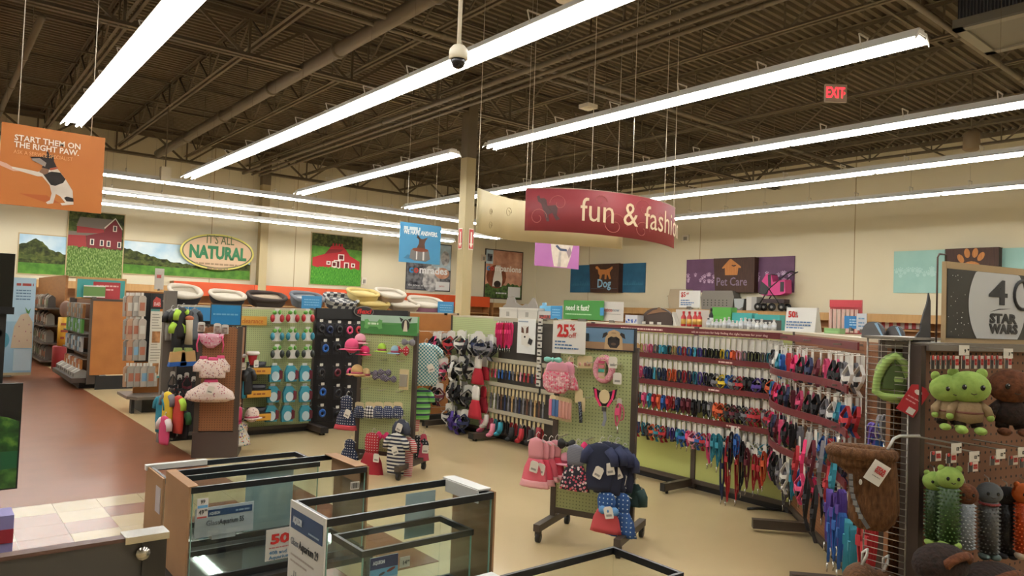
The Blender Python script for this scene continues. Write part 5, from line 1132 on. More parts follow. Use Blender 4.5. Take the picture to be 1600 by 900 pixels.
# ---- retractable leashes on the black bay
def retract(label, pos, hue):
    t = thing('retractable_leash', label, 'leash', pos, 0)
    m = cached(('ret', hue), lambda: (G().prism([(-.055, -.17), (.055, -.17), (.055, 0), (-.055, 0)], -.003, 0).mesh('header_card', C('#26242a', .5)), G().tube([(.0+.034*math.cos(a), -.02, -.085+.04*math.sin(a)) for a in [k*.52 for k in range(12)]], .015, 7, closed=True).ell((0, -.02, -.05), (.032, .016, .022), 8, 6).mesh('casing', fab(hue, .35)), G().tube([(.02, -.02, -.12), (.035, -.025, -.15), (.025, -.02, -.165)], .005, 5).mesh('cord_end', blackm), G().box(-.022, .022, -.008, -.003, .0, .035).mesh('price_tag', card_w)))
    for nm, q in zip(('header_card', 'casing', 'cord_end', 'price_tag'), m): link(nm, q, t)
pts = []
for px, py, h in ((502, 503, 'black'), (515, 505, 'navy'), (530, 505, 'black'), (546, 506, 'pink'), (560, 506, 'red'), (508, 534, 'blue'), (527, 533, 'black'), (502, 572, 'black'), (527, 572, 'maroon'), (546, 571, 'pink'), (504, 602, 'blue'), (528, 604, 'black'), (503, 635, 'blue'), (527, 638, 'black'), (547, 540, 'black'), (545, 606, 'black'), (548, 640, 'black')):
    retract((h+' retractable leash', 'on the black leash bay'), FG.at(px, py, .13), h); u, z = FG.pick(px, py, .13); pts.append((u-1.7, z-.01))
pegs(gl3, pts, .13)
# ---- harness wall: bundles on hooks
hb = [((684, 520), 5, ('black', 'pink', 'black', 'white', 'navy')), ((700, 518), 4, ('black', 'black', 'red', 'grey')), ((726, 518), 6, ('black', 'white', 'black', 'red', 'navy', 'black')), ((748, 520), 5, ('black', 'navy', 'grey', 'black', 'white')), ((765, 522), 3, ('black', 'black', 'grey')), ((692, 556), 4, ('black', 'white', 'pink', 'black')), ((716, 554), 5, ('white', 'black', 'white', 'grey', 'black')), ((736, 556), 3, ('black', 'white', 'black')), ((688, 594), 4, ('black', 'white', 'maroon', 'black')), ((708, 592), 4, ('black', 'white', 'black', 'red')), ((726, 597), 3, ('white', 'black', 'black')), ((708, 632), 4, ('navy', 'white', 'purple', 'green')), ((724, 640), 4, ('white', 'purple', 'navy', 'black'))]
pts = []
for (px, py), n, hs in hb:
    tier = 'top' if py < 540 else 'second' if py < 580 else 'third' if py < 620 else 'lowest'
    for k in range(n+3):
        off = .06+.042*k; u, z = FR_.pick(px+rnd.uniform(-7, 7), py+rnd.uniform(-3, 5), off)
        strap('harness', hs[k % len(hs)], .2, (hs[k % len(hs)]+' harness', 'in '+tier+' tier of the harness pegboard'), FR_.W(u, z, off), FR_.rz+rnd.uniform(-.9, .9), card=(.06, .08), v=k % 3).scale = (1.7, 1.7, 1.25)
        if k == 0: pts.append((u-uy(8.5), z-.005))
pegs(gr1, pts, .4, .003)
dress('red santa coat with white collar in upper harness wall', FR_.at(748, 556, .3), FR_.rz, C('#d0cbc4', .9), C('#a51d2b', .9), .12, .36, 90, ()); dress('second red santa coat behind the upper one', FR_.at(758, 557, .2), FR_.rz, C('#d0cbc4', .9), C('#a51d2b', .9), .1, .3, 91, ()); dress('long red santa coat lower on harness wall', FR_.at(744, 602, .32), FR_.rz, C('#d0cbc4', .9), C('#a51d2b', .9), .13, .42, 92, ()); dress('short red coat behind the long santa coat', FR_.at(756, 603, .2), FR_.rz, C('#a51d2b', .9), C('#8f1826', .9), .1, .34, 93, ())
for k, (px, py, c_, nm) in enumerate(((755, 655, '#c9607e', 'pink'), (770, 662, '#cf7a90', 'rosy'), (782, 660, '#2a7f92', 'teal'), (760, 648, '#cfc8c4', 'white'), (800, 668, '#232325', 'black'), (815, 670, '#a3232b', 'red'), (830, 672, '#2a2628', 'charcoal'), (842, 668, '#8f2a34', 'dark red'))):
    t = thing('dog_shoe', nm+' soft shoe hanging under the lowest grey strip', 'dog boot', FR_.at(px, py, .22), FR_.rz); part('shaft', G().tube([(0, 0, 0), (0, 0, -.08), (-.01, -.02, -.13)], [.03, .034, .036], 10), C(c_, .8), t); part('toe', G().ell((-.015, -.04, -.14), (.03, .05, .028), 10, 6), C(c_, .8), t); part('strap_loop', G().tube([(0, 0, 0), (.01, .01, .04), (0, .02, .06)], .004, 5), wire_c, t)
# ---- slanted bay tangle
pts = []; HS = ['black', 'red', 'pink', 'teal', 'navy', 'grey', 'hot pink', 'black', 'blue', 'maroon', 'white', 'black']
for r_ in range(4):
    for k in range(15):
        u = .12+k*.125+rnd.uniform(-.02, .02); z = RZ[r_]-.05-rnd.uniform(0, .02); h = HS[(k*5+r_*3) % 12]; off = .15+.06*math.sin(u*3)
        for dep in range(2): strap(rnd.choice(('harness', 'harness', 'leash')), h, .19 if r_ < 3 else .24, (h+' strap set'+('' if dep == 0 else ' tucked behind'), 'in '+ROWN[r_]+' slanted row'), FS.W(u+.015*dep, z, off-.06*dep), FS.rz+rnd.uniform(-.3, .3), card=(.045, .1), v=k % 3, cat='harness')
        pts.append((u-.03, z-.004))
pegs(gr5, pts, .22)
for k, (px, py, h, L) in enumerate(((1250, 700, 'red', .3), (1262, 690, 'hot pink', .28), (1275, 690, 'maroon', .3), (1290, 690, 'grey', .34), (1268, 735, 'black', .4), (1280, 760, 'black', .36), (1300, 730, 'red', .24), (1310, 700, 'teal', .4), (1255, 745, 'pink', .2))): strap('harness', h, L, (h+' large harness', 'dangling at the slanted corner'), FS.at(px, py-18, .24), FS.rz+rnd.uniform(-.3, .3), card=(.06, .11), v=k % 3)
for k, (px, py, h) in enumerate(((1300, 775, 'purple'), (1308, 780, 'purple'), (1318, 775, 'purple'), (1312, 800, 'blue'), (1320, 812, 'blue'), (1304, 805, 'blue'), (1330, 822, 'teal'), (1338, 832, 'teal'), (1350, 820, 'red'), (1358, 830, 'red'), (1366, 822, 'red'), (1362, 846, 'maroon'))): strap('leash', h, .3, (h+' coiled leash', 'under the fur stocking'), FS.at(px, py-10, .3), FS.rz+rnd.uniform(-.6, .6), card=None, v=k % 3)
# ================================================================ dog beds on the left run
def bed(label, px0, px1, py0, py1, shell, lining, style=0, off=-.22, z=None, y_off=0):
    u0, _ = FG.pick(px0, py1, off); u1, _ = FG.pick(px1, py1, off); zt = FG.pick((px0+px1)/2, py0, off)[1]; z0 = GTOP if z is None else z
    w_, h, d = u1-u0, max(.16, zt-z0), .42
    h *= .85; t = thing('dog_bed', label, 'dog bed', FG.W((u0+u1)/2, z0+.035, off+y_off), 0); t.rotation_euler = (.22, 0, 0); n = 28; P = []; rad = []
    for k in range(n):
        a = 2*math.pi*k/n; e = .55
        x = (w_/2-.07)*math.copysign(abs(math.cos(a))**e, math.cos(a)); y = (d/2-.07)*math.copysign(abs(math.sin(a))**e, math.sin(a))
        back = .5+.5*math.sin(a); front = max(0, -math.sin(a))*(1-abs(math.cos(a)))
        P.append((x, y, .07+(h-.14)*(.25+.75*back)*(1-.75*front))); rad.append(.065+.015*math.cos(3*a))
    Q = P+P[:1]; lm = lining
    part('outer_wall', G().surf([[(x*.98, y*.98, 0) for x, y, zz in Q], [(x*1.13, y*1.13, zz*.55) for x, y, zz in Q], [(x*1.17, y*1.17, zz+.02) for x, y, zz in Q]]), shell, t)
    part('bolster', G().tube([(x*1.12, y*1.12, zz+.02) for x, y, zz in P], [q*.42 for q in rad], 8, closed=True), lm if style == 1 else shell, t)
    part('inner_lining', G().surf([[(x*1.07, y*1.07, zz+.02) for x, y, zz in Q], [(x*.95, y*.95, zz*.5+.04) for x, y, zz in Q], [(x*.8, y*.8, .08) for x, y, zz in Q]]), lm, t)
    part('cushion', G().lathe([(.02, .02), (.9, .03), (1, .06), (.9, .1), (.5, .115), (.02, .12)], 24, sx=w_/2-.05, sy=d/2-.05), lining, t)
    return t
plush_w = C('#cfc6b6', .95, bump=.4, bscale=90); blk_f = C('#26252a', .9); brn_f = C('#3f342e', .9)
bed('black dog bed with white fleece lining above the blue header', 257, 317, 443, 466, blk_f, plush_w, 1)
bed('flat black rimmed bed with white lining behind the kiosk sign', 322, 384, 453, 478, blk_f, plush_w, 1)
bed('dark brown bolster dog bed with beige cushion', 382, 447, 455, 478, brn_f, C('#a2907a', .9))
bed('slate grey dog bed with pale lining left of the lattice bed', 450, 505, 455, 480, C('#6f737a', .9), C('#a9abad', .9))
bed('white and grey lattice patterned dog bed', 503, 558, 457, 482, checks('#4a4b52', '#c6c4be', .055), checks('#4a4b52', '#c6c4be', .055))
bed('pale yellow tufted dog bed behind the logo plate', 540, 590, 451, 474, C('#c9b272', .9), C('#cdb97e', .9), z=GTOP+.12)
bed('second yellow dog bed lying under the tufted one', 553, 606, 474, 488, C('#c4ad6c', .9), C('#cdb97e', .9), off=-.16)
bed('tan sided white lined bed on top of the stack', 584, 631, 450, 474, C('#9a8470', .9), plush_w, 1, z=GTOP+.12)
bed('low white bed in front below the tan sided bed', 603, 652, 470, 488, C('#a3917e', .9), plush_w, 1, off=-.16)
bed('white dog bed with pink bow at the right end', 636, 690, 462, 488, C('#a8738e', .9), plush_w, 1)
def card_sign(label, fr, px0, px1, py0, py1, m, off, extra=None, name='shelf_sign', th=.01):
    u0, z0 = fr.pick(px0, py1, off); u1, z1 = fr.pick(px1, py0, off)
    t = thing(name, label, 'sign', fr.W(u0, z0, off), fr.rz); W_, H_ = u1-u0, z1-z0
    part('card', G().box(0, W_, 0, th, 0, H_), m, t); part('holder', G().box(W_*.4, W_*.6, -.01, .02, -.02, .01), metal_g, t)
    return t, W_, H_
bsign = C('#3a86b8', .5)
for lb, a in (('sky blue dog bed sign before the grey bed', (471, 503, 463, 482)), ('sky blue dog bed sign at the right end of the beds', (684, 709, 472, 490))):
    t, W_, H_ = card_sign(lb, FG, *a, bsign, -.01); scrawl(t, [(W_*.12, W_*.88, H_*q) for q in (.7, .5, .3)], .012, C('#7fb6d6', .5), -.001)
# ================================================================ on top of the long run
def T(label, px0, px1, py0, py1, m, off=-.2, words=()):
    t, W_, H_ = card_sign(label, FR_, px0, px1, py0, py1, m, off); return t, W_, H_
def on_top(px, off): u, _ = FR_.pick(px, 500, off); return FR_.W(u, RTOP, off), u
def ubox(px0, px1, off): return FR_.pick(px0, 498, off)[0], FR_.pick(px1, 498, off)[0]
# mountains cut out with white boxes
u0, u1 = ubox(785, 840, -.3); W_ = u1-u0
t = thing('mountain_cutout', 'grey mountain skyline cutout on top of the collar bay', 'cutout', FR_.W(u0, RTOP, -.3), FR_.rz)
part('skyline', G().prism([(0, 0), (0, .15), (W_*.1, .19), (W_*.12, .27), (W_*.3, .29), (W_*.38, .2), (W_*.55, .16), (W_*.65, .19), (W_*.72, .18), (W_*.84, .27), (W_*.88, .27), (W_, .13), (W_, 0)], 0, .02), C('#7d756c', .7), t); part('stand', G().box(W_*.3, W_*.7, .02, .15, 0, .02), C('#7d756c', .7), t)
for k, (a, b) in enumerate(((780, 808), (809, 839))):
    u0, u1 = ubox(a, b, -.1); W_ = u1-u0; t = thing('white_carton', ('left' if k == 0 else 'right')+' white carton in front of the mountain cutout', 'box', FR_.W(u0, RTOP, -.1), FR_.rz)
    part('carton_body', G().box(0, W_, 0, .14, 0, .13), C('#b9b4a9', .6), t); part('lid_flap', G().box(-.004, W_+.004, -.004, .144, .11, .134), C('#c3beb2', .6), t); part('label', G().box(W_*.4, W_*.55, -.003, 0, .02, .08), C('#8f8a80', .6), t)
def product_box(label, px0, px1, off, h, m, m2, d=.1):
    u0, u1 = ubox(px0, px1, off); W_ = u1-u0; t = thing('product_box', label, 'box', FR_.W(u0, RTOP, off), FR_.rz)
    part('carton_body', G().box(0, W_, 0, d, 0, h), m, t); part('print_panel', G().box(W_*.08, W_*.92, -.002, 0, h*.1, h*.55), m2, t); part('lid_flap', G().box(0, W_, 0, d, h, h+.004), m, t); return t
product_box('white box with dark photo print beside the cartons', 841, 862, -.1, .1, C('#b9b6b0', .5), noisy([(.4, '#3a302c'), (.6, '#a3423a')], 30, .5)); 
u0, u1 = ubox(841, 858, -.2); t = thing('product_box', 'pale blue box stack behind the photo box', 'box', FR_.W(u0, RTOP, -.22), FR_.rz); part('carton_body', G().box(0, u1-u0, 0, .1, 0, .17), C('#5d9cc0', .5), t); part('top_knob', G().box(.02, .06, .02, .06, .17, .21), C('#7fb3cf', .5), t)
t, W_, H_ = T('sky blue sign left of the green need it fast sign', 860, 878, 478, 498, bsign, -.06); scrawl(t, [(W_*.15, W_*.85, H_*q) for q in (.7, .5, .3)], .012, C('#7fb6d6', .5), -.001)
t, W_, H_ = T('green sign reading need it fast on top of the run', 880, 943, 470, 498, C('#3c8236', .5), -.05); text('need it fast?', H_*.42, C('#dfe6d6', .5), t, W_*.06, H_*.6, -.003, align='LEFT', bold=.02, fit=W_*.6); scrawl(t, [(W_*.06, W_*.72, H_*.27)], .012, C('#a9cfa2', .5), -.002); part('blue_tab', G().box(W_*.93, W_*1.02, -.004, 0, H_*.25, H_*.65), bsign, t)
t, W_, H_ = T('white sign lettered with red and grey store name', 939, 974, 472, 501, C('#c6c0b8', .5), -.09); text('petco', H_*.3, C('#b83a34', .5), t, W_*.3, H_*.58, -.003, fit=W_*.42); text('now', H_*.26, C('#8f9aa2', .5), t, W_*.68, H_*.58, -.003, fit=W_*.3); scrawl(t, [(W_*.1, W_*.9, H_*.36)], .008, C('#a39d94', .5), -.002)
product_box('small blue and white carton left of the brown dome', 977, 996, -.08, .09, C('#c3c4ca', .5), spots('#c3c4ca', ['#2c4a9c', '#3d5fae'], 40, thr=.5))
u0, u1 = ubox(1001, 1050, -.18); W_ = u1-u0
t = thing('dome_sign', 'brown dome topped display sign beside the red bottles', 'sign', FR_.W(u0, RTOP, -.2), FR_.rz); part('dome_board', G().prism([(0, 0)]+[(W_/2-W_/2*math.cos(a), .05+.13*math.sin(a)) for a in [k*math.pi/14 for k in range(15)]]+[(W_, 0)], 0, .03), C('#3f2f27', .6), t); part('leaf_print', G().prism([(W_*.15, .1), (W_*.35, .15), (W_*.5, .165), (W_*.52, .185), (W_*.58, .185), (W_*.62, .165), (W_*.85, .14), (W_*.6, .135), (W_*.4, .12)], -.004, 0), C('#7a5738', .6), t)
for k in range(3): part('price_holder', G().box(W_*(.1+.25*k), W_*(.22+.25*k), -.05, -.046, .005, .03), card_w, t)
u0, u1 = ubox(1052, 1104, -.22); t = thing('white_tray', 'white open display tray behind the red bottles', 'tray', FR_.W(u0, RTOP, -.2), FR_.rz); part('back_card', G().box(0, u1-u0, .06, .066, 0, .17), C('#b9b2a8', .5), t); part('left_fin', G().prism([(0, 0), (.06, 0), (.0, .14)], 0, .06), C('#c9c4ba', .5), t)
def bottle(label, px, off, h, r_, m, cap, kind='bottle'):
    p, u = on_top(px, off); t = thing('bottle', label, 'bottle', p, FR_.rz); part('body', G().lathe([(r_*.95, 0), (r_, .01), (r_, h*.62), (r_*.45, h*.78), (r_*.4, h*.86)], 12), m, t); part('cap', G().lathe([(r_*.5, h*.86), (r_*.5, h), (r_*.2, h+.002)], 10), cap, t); part('label', G().lathe([(r_*1.01, h*.15), (r_*1.01, h*.5)], 12), C('#b9923f' if m == redb else '#c3c6ca', .5), t)
redb = C('#a81f22', .4)
for px in (1068, 1077, 1086, 1093): bottle(('red bottle with gold label', 'beside the brown dome'), px, -.12, .15, .026, redb, redb)
rr = random.Random(9)
for k in range(17): bottle(('white bottle', 'in the row right of the red bottles'), 1107+k*6.4, -.1-.03*(k % 2), rr.uniform(.07, .11), .022, C(rr.choice(('#c3c1bc', '#b5b8bc', '#cbc8c0')), .4), C(rr.choice(('#c9c6c0', '#b9b6b0', '#3a3a40', '#c9c6c0')), .4))
bottle('small black bottle left of the white bottle row', 1111, -.2, .19, .022, blackm, blackm)
product_box('bright green carton behind the white bottles', 1112, 1142, -.35, .2, C('#4f9a3c', .5), C('#57a344', .5)); product_box('long teal carton left of the other teal one', 1144, 1175, -.35, .15, C('#3c9c96', .5), C('#46a8a0', .5)); product_box('long teal carton left of the fifty percent sign', 1179, 1218, -.35, .14, C('#3c9c96', .5), C('#46a8a0', .5)); product_box('dark flat pack resting before the teal cartons', 1165, 1212, -.25, .09, C('#3f3c3c', .5), C('#6b6866', .5))
u0, z0 = FR_.pick(1226, 509, -.05); u1, z1 = FR_.pick(1274, 481, -.05)
t = thing('price_card', 'white fifty percent sign box on top of the run', 'sign', FR_.W(u0, RTOP, -.05), FR_.rz); W_, H_ = u1-u0, z1-RTOP; part('card', G().prismx([(0, 0), (.03, H_), (.06, H_), (.12, 0)], 0, W_), C('#d2d0ca', .5), t)
text('50', H_*.36, C('#b5221f', .5), t, W_*.2, H_*.7, .016, bold=.03, fit=W_*.24); text('%', H_*.16, C('#b5221f', .5), t, W_*.36, H_*.76, .016); text('off', H_*.14, C('#b5221f', .5), t, W_*.36, H_*.62, .016); scrawl(t, [(W_*.05, W_*.88, H_*.4), (W_*.05, W_*.85, H_*.28), (W_*.05, W_*.62, H_*.16)], .012, C('#5b79a0', .5), .004)
t, W_, H_ = T('white five dollars off sign standing behind the red bottles', 1061, 1094, 454, 480, C('#d2d0ca', .5), -.45); text('$5', H_*.4, C('#b5221f', .5), t, W_*.2, H_*.75, -.003, bold=.02, fit=W_*.22); text('off', H_*.18, C('#b5221f', .5), t, W_*.4, H_*.82, -.003); scrawl(t, [(W_*.08, W_*.5, H_*.42), (W_*.08, W_*.72, H_*.28), (W_*.08, W_*.6, H_*.16)], .012, C('#5b79a0', .5), -.002); part('post', G().box(W_*.45, W_*.55, .01, .02, RTOP-t.location.z, .02), metal_g, t)
# items above the slanted bay
def ST(px0, px1, off): return FS.pick(px0, 515, off)[0], FS.pick(px1, 515, off)[0]
u0, z1 = FR_.pick(1292, 468, -.25); u1, _ = FR_.pick(1342, 468, -.25)
t = thing('sachet_display', 'pink and white sachet display box right of fifty percent sign', 'display box', FR_.W(u0, RTOP, -.25), FR_.rz); W_, H_ = u1-u0, z1-RTOP
part('back_card', G().box(0, W_, .06, .07, 0, H_), C('#b34a4e', .5), t); part('header', G().box(.0, W_, .05, .06, H_*.78, H_), C('#b83a44', .5), t)
for k in range(7): part('sachet', G().box(W_*(.02+.135*k), W_*(.12+.135*k), .03, .05, .01, H_*.72), bands(['#c9b0a2', '#b06a62', '#d2c3b6'], .012, 0), t)
t, W_, H_ = T('blue offer sign before the pink sachet display', 1319, 1340, 494, 513, C('#2a77b0', .5), -.04); scrawl(t, [(W_*.4, W_*.92, H_*q) for q in (.7, .5, .3)], .01, C('#a9cbe0', .5), -.001)
t, W_, H_ = T('white leaflet beside the blue offer sign', 1338, 1354, 490, 516, C('#c3c6ca', .5), -.03); scrawl(t, [(W_*.2, W_*.8, H_*q) for q in (.7, .45, .25)], .012, C('#6b8fb0', .5), -.001)
product_box('small green edged tray at the end of the run', 1288, 1312, -.03, .04, C('#7fa86a', .5), C('#8fb87a', .5))
dk = C('#3f3d3e', .6)
for k, (a, b, h) in enumerate(((1346, 1382, .105), (1383, 1412, .085))):
    u0, u1 = ST(a, b, -.08-.03*k); W_ = u1-u0; t = thing('arch_cutout', ('larger' if k == 0 else 'smaller')+' dark arched cutout above the slanted bay', 'cutout', FS.W(u0, RTOP, -.08-.03*k), FS.rz); part('arch', G().prism([(0, 0)]+[(W_*(.5-.5*math.cos(x)), h*math.sin(x)**.7) for x in [k2*math.pi/12 for k2 in range(1, 12)]]+[(W_, 0)], 0, .012), dk, t); part('blue_edge', G().prism([(W_*.6, h*.9), (W_*.7, h*.92), (W_*.95, h*.2), (W_*.9, h*.2)], -.004, 0), C('#6f93ad', .5), t)
for k, px in enumerate((1385, 1392, 1398, 1408, 1415, 1421)):
    p = ond(px, 535, 4.3); t = thing('price_ticket', ('white price ticket', 'above the green knit hood'), 'price tag', p, FS.rz); part('ticket', G().box(-.012, .012, -.002, 0, -.05, .02), card_w, t); part('clip', G().box(-.006, .006, 0, .06, -.005, .01), metal_g, t); scrawl(t, [(-.008, .008, -.01), (-.008, .008, -.03)], .006, C('#4a4846', .6), -.0025)
# ================================================================ right wall shelf top
def onwall(px, off=.5): u, _ = FRW.pick(px, 482, off); return u
ZS = 1.985
def crate(label, a, b, pyt, m, holes, d=.42):
    u0, u1 = onwall(a), onwall(b); zt = FRW.pick((a+b)/2, pyt, .5)[1]; t = thing('pet_crate', label, 'crate', FRW.W(u0, ZS, .5), FRW.rz); W_, H_ = u1-u0, zt-ZS
    part('lower_shell', G().prism([(.06, 0), (W_-.06, 0), (W_, H_*.62), (0, H_*.62)], 0, d), m, t); part('upper_shell', G().prism([(0, H_*.66), (W_, H_*.66), (W_-.08, H_), (.08, H_)], .02, d-.02), m, t); part('rim', G().box(-.02, W_+.02, -.02, d+.02, H_*.61, H_*.67), m, t)
    for k in range(holes):
        for j in range(3): part('vent_slot', G().box(W_*(.1+.8*k/holes), W_*(.1+.8*k/holes)+.04, -.004, .0, H_*(.2+.13*j), H_*(.26+.13*j)), C('#3a3834', .7), t)
crate('pale beige pet crate on the wall shelf behind five dollar sign', 1043, 1074, 452, C('#a3937a', .6), 0); crate('grey vented pet crate on shelf under the pet care sign', 1094, 1146, 454, C('#77726a', .6), 7)
u0, u1 = onwall(1147), onwall(1163); t = thing('pet_carrier', 'small grey carrier with hinged front right of the grey crate', 'crate', FRW.W(u0, ZS, .5), FRW.rz); W_ = u1-u0; part('body', G().prism([(.02, 0), (W_-.08, 0), (W_, .4), (0, .4)], 0, .4), C('#6b6862', .6), t); part('front_flap', G().prism([(0, .4), (W_, .4), (W_*.9, .12), (W_*.5, .04), (W_*.1, .12)], -.03, 0), C('#9aa0a2', .5), t)
u0, u1 = onwall(1166), onwall(1182); t = thing('carton', 'white and grey carton beside the pink stroller', 'box', FRW.W(u0, ZS, .5), FRW.rz); W_ = u1-u0; part('carton_body', G().box(0, W_, 0, .35, 0, .47), C('#9d9c9a', .6), t); part('side_print', G().box(0, W_*.5, -.003, 0, 0, .47), C('#bdbab4', .6), t)
# stroller
u0, u1 = onwall(1182), onwall(1240); W_ = u1-u0; zt = FRW.pick(1235, 423, .5)[1]; H_ = zt-ZS
t = thing('pet_stroller', 'pink and black pet stroller on top of the wall shelf', 'stroller', FRW.W(u0, ZS, .45), FRW.rz)
pk = C('#c0447f', .8)
part('cabin', G().prism([(W_*.15, H_*.42), (W_*.2, H_*.75), (W_*.32, H_*.93), (W_*.45, H_*.9), (W_*.5, H_*.72), (W_*.82, H_*.78), (W_*.84, H_*.45), (W_*.7, H_*.4), (W_*.25, H_*.38)], -.2, .2), pk, t)
part('mesh_front', G().prism([(W_*.13, H_*.42), (W_*.19, H_*.74), (W_*.4, H_*.58), (W_*.36, H_*.4)], -.206, .206), blackm, t); part('hood_stripe', G().prism([(W_*.36, H_*.9), (W_*.44, H_*.92), (W_*.46, H_*.6), (W_*.38, H_*.6)], -.204, .204), blackm, t); part('side_window', G().box(W_*.7, W_*.8, -.205, .205, H_*.48, H_*.72), blackm, t)
part('basket', G().box(W_*.22, W_*.8, -.17, .17, H_*.2, H_*.3), C('#3a2c30', .7), t)
part('frame', G().tube([(W_*.08, -.18, .1), (W_*.4, -.2, H_*.55), (W_*.85, -.2, H_*.92), (W_*.98, -.2, H_*.98)], .02, 6).tube([(W_*.4, -.2, H_*.55), (W_*.75, -.18, .1)], .018, 6).tube([(W_*.98, -.2, H_*.98), (W_, 0, H_*.95), (W_*.98, .2, H_*.98)], .02, 6).tube([(W_*.08, .18, .1), (W_*.4, .2, H_*.55), (W_*.85, .2, H_*.92), (W_*.98, .2, H_*.98)], .02, 6), blackm, t)
for x, y in ((.1, -.18), (.1, .18), (.48, -.18), (.74, -.18), (.74, .18)): part('wheel', G().tube([(W_*x, y-.03, .13), (W_*x, y+.03, .13)], .13, 16).tube([(W_*x, y-.035, .13), (W_*x, y-.03, .13)], .05, 10, 1), [blackm, C('#9a9894', .4)], t)
# peg goods on the wooden wall, right
for k in range(12):
    px = 1375+k*6; u, z = FRW.pick(px, 498, .12); t = thing('wall_pack', ('red and white pack', 'on wooden wall right of the arched cutouts'), 'pack', FRW.W(u, min(z, 1.97), .12), FRW.rz); part('pouch', G().box(-.06, .06, -.03, 0, -.3, 0), C('#a02a2e' if k % 2 else '#b9aaa4', .5), t); part('hang_tab', G().box(-.03, .03, -.01, 0, 0, .05), card_w, t); part('hook', G().cyl((0, 0, .02), (0, .12, .02), .005, 5), wire_c, t)
# ================================================================ far left aisle
fst = Fr(1.0, 16.95, 0)
t, W_, H_ = card_sign('pale blue standing poster with speckled mound at the far left aisle', fst, -30, 57, 435, 588, C('#8fb0c4', .5), 0, th=.03); S = lambda L: [(a*W_, b*H_) for a, b in L]
flat(t, [(C('#a7c3d2', .5), S(rect(0, 1, .55, 1))), (C('#b3a07c', .5), S(rect(0, 1, 0, .03))), (C('#c0ab90', .6), S([(.55, .28), (.6, .5), (.72, .62), (.86, .64), (.97, .55), (.99, .28)])), (C('#b9ccd4', .5), S(rect(.62, .98, .05, .27))), (C('#4d93a8', .5), S(oval(.4, .36, .12, .08)))]+[(C('#a06a72', .6), S(oval(a, b, .012, .008, 8))) for a, b in ((.62, .4), (.7, .5), (.78, .57), (.84, .45), (.9, .52), (.72, .35), (.88, .36), (.95, .44))]+[(C('#5a8a4a', .6), S([(.84, .64), (.8, .7), (.87, .66), (.92, .69), (.89, .63)]))], -.001); scrawl(t, [(.6*W_, .95*W_, H_*.93)], .05, C('#a0443c', .5), -.008); scrawl(t, [(.6*W_, .9*W_, H_*q) for q in (.87, .84, .81, .78)], .02, C('#54708a', .5), -.008); part('foot', G().box(.3*W_, .7*W_, .03, .4, 0, .03), metal_d, t)
rb2 = onz(98, 577, 0); t = thing('barrel_bin', 'red base bin with tall yellow printed tube in far aisle', 'bin', (rb2.x, rb2.y, 0)); part('base', G().lathe([(.2, 0), (.22, .02), (.22, .5), (.2, .52)], 20), C('#8f1f22', .5), t); part('tube', G().lathe([(.14, .52), (.14, 1.15)], 16), C('#c99a2c', .5), t); scrawl(t, [(-.1, .1, .7), (-.1, .1, .85), (-.1, .1, 1.0)], .05, C('#8a3a22', .5), -.142); part('top_bag', G().ell((0, 0, 1.32), (.13, .1, .2), 10, 8), C('#7d5f50', .7), t)
rr = random.Random(5)
for r_ in range(4):
    for k in range(9):
        x = 1.6+k*.36; t = thing('food_bag', (rr.choice(('grey', 'dark', 'silver'))+' food bag', 'on '+('lowest', 'second', 'third', 'top')[r_]+' far aisle shelf'), 'bag', FSL.W(x, (.13, .53, .93, 1.33)[r_], .2), FSL.rz); h = rr.uniform(.26, .34)
        part('pouch', G().prismx([(-.08, 0), (.08, 0), (.07, h*.8), (.01, h), (-.01, h), (-.07, h*.8)], -.12, .12), C(rr.choice(('#4f4943', '#6e675f', '#8a847b', '#3a3532', '#7a5a46')), .4), t); part('front_print', G().box(-.08, .08, -.086, -.078, h*.2, h*.6), C(rr.choice(('#9a5a3a', '#b9b2a6', '#5a6a4a')), .5), t)
# endcap goods and signs
for lb, a, m in (('teal framed endcap sign with red panel', (117, 198, 436, 466), wood_b), ('green seed mat sign before the red panel', (130, 165, 447, 464), C('#5d7f42', .6))):
    f = Fr(2.4, 14.6, 0); t, W_, H_ = card_sign(lb, f, *a, m, 0.05 if m is wood_b else .12)
    if m is wood_b:
        flat(t, [(C('#3c8f8a', .5), rect(.03*W_, .97*W_, .06*H_, .9*H_)), (C('#a02f34', .5), rect(.34*W_, .88*W_, 0, .8*H_))], -.001); scrawl(t, [(.4*W_, .84*W_, .62*H_), (.5*W_, .74*W_, .45*H_)], .025, C('#d8a9a4', .5), -.004); part('post', G().box(W_*.5, W_*.56, 0, .02, 1.58-t.location.z, .02), metal_d, t)
    else: part('white_rim', G().box(0, W_, -.004, 0, 0, .02).box(0, W_, -.004, 0, H_-.02, H_), card_w, t); part('post', G().box(W_*.5, W_*.56, 0, .02, 1.58-t.location.z, .02), metal_d, t)
rr = random.Random(8)
for r_, (z, n, cs) in enumerate(((1.5, 8, ('#8a8780', '#9a6a3a', '#6f6a62')), (1.22, 7, ('#4e8a3a', '#5a9444', '#8fa8b0')), (.9, 8, ('#7fa0b4', '#b9b6b0', '#4a4a48')), (.5, 8, ('#a8572a', '#b9763a', '#c3c0ba')))):
    for k in range(n):
        x = .4+k*1.85/n; t = thing('treat_pouch', ('treat pouch', 'in '+('top', 'second', 'third', 'lowest')[r_]+' row of the brown endcap'), 'pouch', FE.W(x, z, .16), FE.rz); part('pouch', G().prism([(-.09, -.26), (.09, -.26), (.1, -.03), (.06, 0), (-.06, 0), (-.1, -.03)], -.04, 0), C(cs[k % 3], .45), t); part('label', G().box(-.06, .06, -.044, -.04, -.18, -.08), C(cs[(k+1) % 3], .5), t); part('hook', G().cyl((0, 0, 0), (0, .16, 0), .006, 5), wire_c, t)
